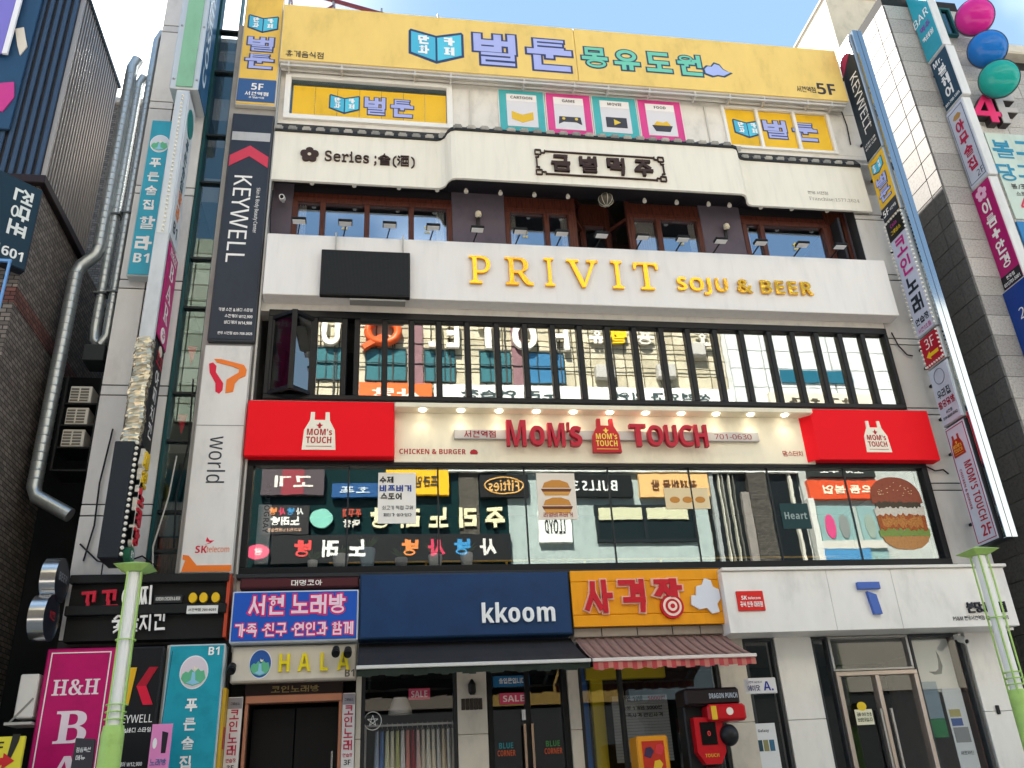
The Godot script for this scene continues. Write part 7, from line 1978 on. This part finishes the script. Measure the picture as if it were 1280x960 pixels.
	var st := thing("rounded_plate", "white rounded plate with a blue letter mark in the phone shop window", "sign", Vector3(5.35, 2.76, 0.0))
	rect(st, "plate", 5.12, 5.6, 2.76, 2.97, -0.03, 0.0, mat("dfe0e6", 0.4), 0.012)
	txt(st, "에이닷", 5.26, 2.8, 0.0, 0.075, mat("3a3f70", 0.5), {"w": 0.18})
	txt(st, "나만의 AI 비서", 5.28, 2.9, 0.0, 0.03, mat("5a5f80", 0.5), {"w": 0.22})
	txt(st, "A.", 5.48, 2.8, 0.0, 0.12, mat("2a3a9a", 0.5), {})
	var po := thing("phone_poster", "white poster with small phone pictures low in the left phone shop window", "poster", Vector3(5.3, 1.5, 0.02))
	rect(po, "sheet", 5.13, 5.48, 1.5, 2.38, -0.02, -0.012, mat("dfe3e6", 0.5))
	for i in 3: rect(po, "phone_picture", 5.19 + i * 0.085, 5.26 + i * 0.085, 2.03, 2.17, -0.012, -0.008, mat(["2a4a5a", "8d8a60", "3a6a8a"][i], 0.4))
	txt(po, "Galaxy", 5.3, 2.27, -0.012, 0.035, mat("4a4e54", 0.5), {})
	var gs := thing("greeting_card", "cream card with green lettering hung on the phone shop door", "card", Vector3(6.8, 2.28, 0.04))
	rect(gs, "sheet", 6.66, 6.92, 2.3, 2.5, 0.03, 0.038, mat("e2dfc4", 0.5))
	shape(gs, "yellow_mark", disc_pts(16), 6.78, 2.54, 0.07, 0.06, 0.032, 0.04, mat("e2c22c", 0.5))
	txt(gs, "공짜 아이 첫 폰", 6.79, 2.41, 0.038, 0.05, mat("3a4a34", 0.5), {"w": 0.22})
	txt(gs, "보셨던곳입니다", 6.79, 2.34, 0.038, 0.05, mat("3a4a34", 0.5), {"w": 0.22})
	var wp := thing("curved_mark_panel", "large white panel with a dark curved mark behind the right phone shop window", "panel", Vector3(8.1, 2.4, -0.2))
	rect(wp, "panel", 7.9, 8.5, 2.7, 3.45, -0.25, -0.2, mat("d6dad6", 0.5), 0.006)
	shape(wp, "curved_mark", [-0.5, -0.3, -0.2, -0.42, 0.2, -0.4, 0.36, -0.1, 0.3, 0.3, 0.2, 0.5, 0.2, 0.1, 0.1, -0.2, -0.1, -0.3], 8.22, 3.1, 0.28, 0.36, -0.2, -0.194, mat("3a4a50", 0.5))
	var gp := thing("green_film_panel", "translucent blue and green film panel hanging in the phone shop window", "panel", Vector3(7.95, 2.1, -0.15))
	rect(gp, "upper_film", 7.8, 8.12, 2.35, 2.85, -0.16, -0.15, mat("7f95a4", 0.4))
	rect(gp, "lower_film", 7.8, 8.12, 2.1, 2.345, -0.16, -0.15, mat("1f7a4a", 0.4))
	var wpo := thing("handset_poster", "tall white poster of coloured handsets in the right phone shop window", "poster", Vector3(8.3, 1.5, -0.12))
	rect(wpo, "sheet", 8.16, 8.46, 1.5, 2.75, -0.13, -0.12, mat("d9dee0", 0.5))
	for a in [[2.36, "b4ac70"], [2.24, "4a64a0"], [2.02, "8d9092"]]: rect(wpo, "handset_picture", 8.19, 8.36 + (0.06 if a[0] < 2.1 else 0.0), a[0], a[0] + (0.2 if a[0] < 2.1 else 0.1), -0.12, -0.114, mat(a[1], 0.4))
	txt(wpo, "새로워진", 8.31, 1.86, -0.12, 0.05, mat("5a5e62", 0.5), {"w": 0.2})
	for a in [["security_camera", "white and black security camera under the phone shop fascia", 8.5, 3.4, 0.1], ["security_camera", "small white security camera on the plum wall under the canopy", -1.57, 10.84, -0.1]]:
		var c := thing(a[0], a[1], "camera", Vector3(a[2], a[3], a[4]), 0.0, "security cameras")
		b = MB.new()
		b.lathe(Vector3(a[2], a[3], a[4]), [Vector2(0, 0.16), Vector2(0.045, 0.16), Vector2(0.05, 0.0), Vector2(0.04, 0.0)], 14, Basis(Vector3.RIGHT, Vector3(0, -0.4, 0.92), Vector3(0, 0.92, 0.4)))
		made(c, "housing", b, mat("d9d9d6", 0.4))
		b = MB.new()
		b.ball(Vector3(a[2], a[3] - 0.058, a[4] + 0.138), Vector3(0.034, 0.034, 0.034), 6, 10)
		made(c, "lens", b, mat("101114", 0.1))
		rect(c, "mount", a[2] - 0.02, a[2] + 0.02, a[3], a[3] + 0.07, a[4] - 0.1, a[4] + 0.02, mat("d9d9d6", 0.4))
	var it := thing("intercom", "small black intercom on the white pier of the phone shop", "intercom", Vector3(8.8, 2.4, 0.0))
	rect(it, "body", 8.84, 8.89, 2.36, 2.48, 0.0, 0.03, mat("1a1b1d", 0.4), 0.006)
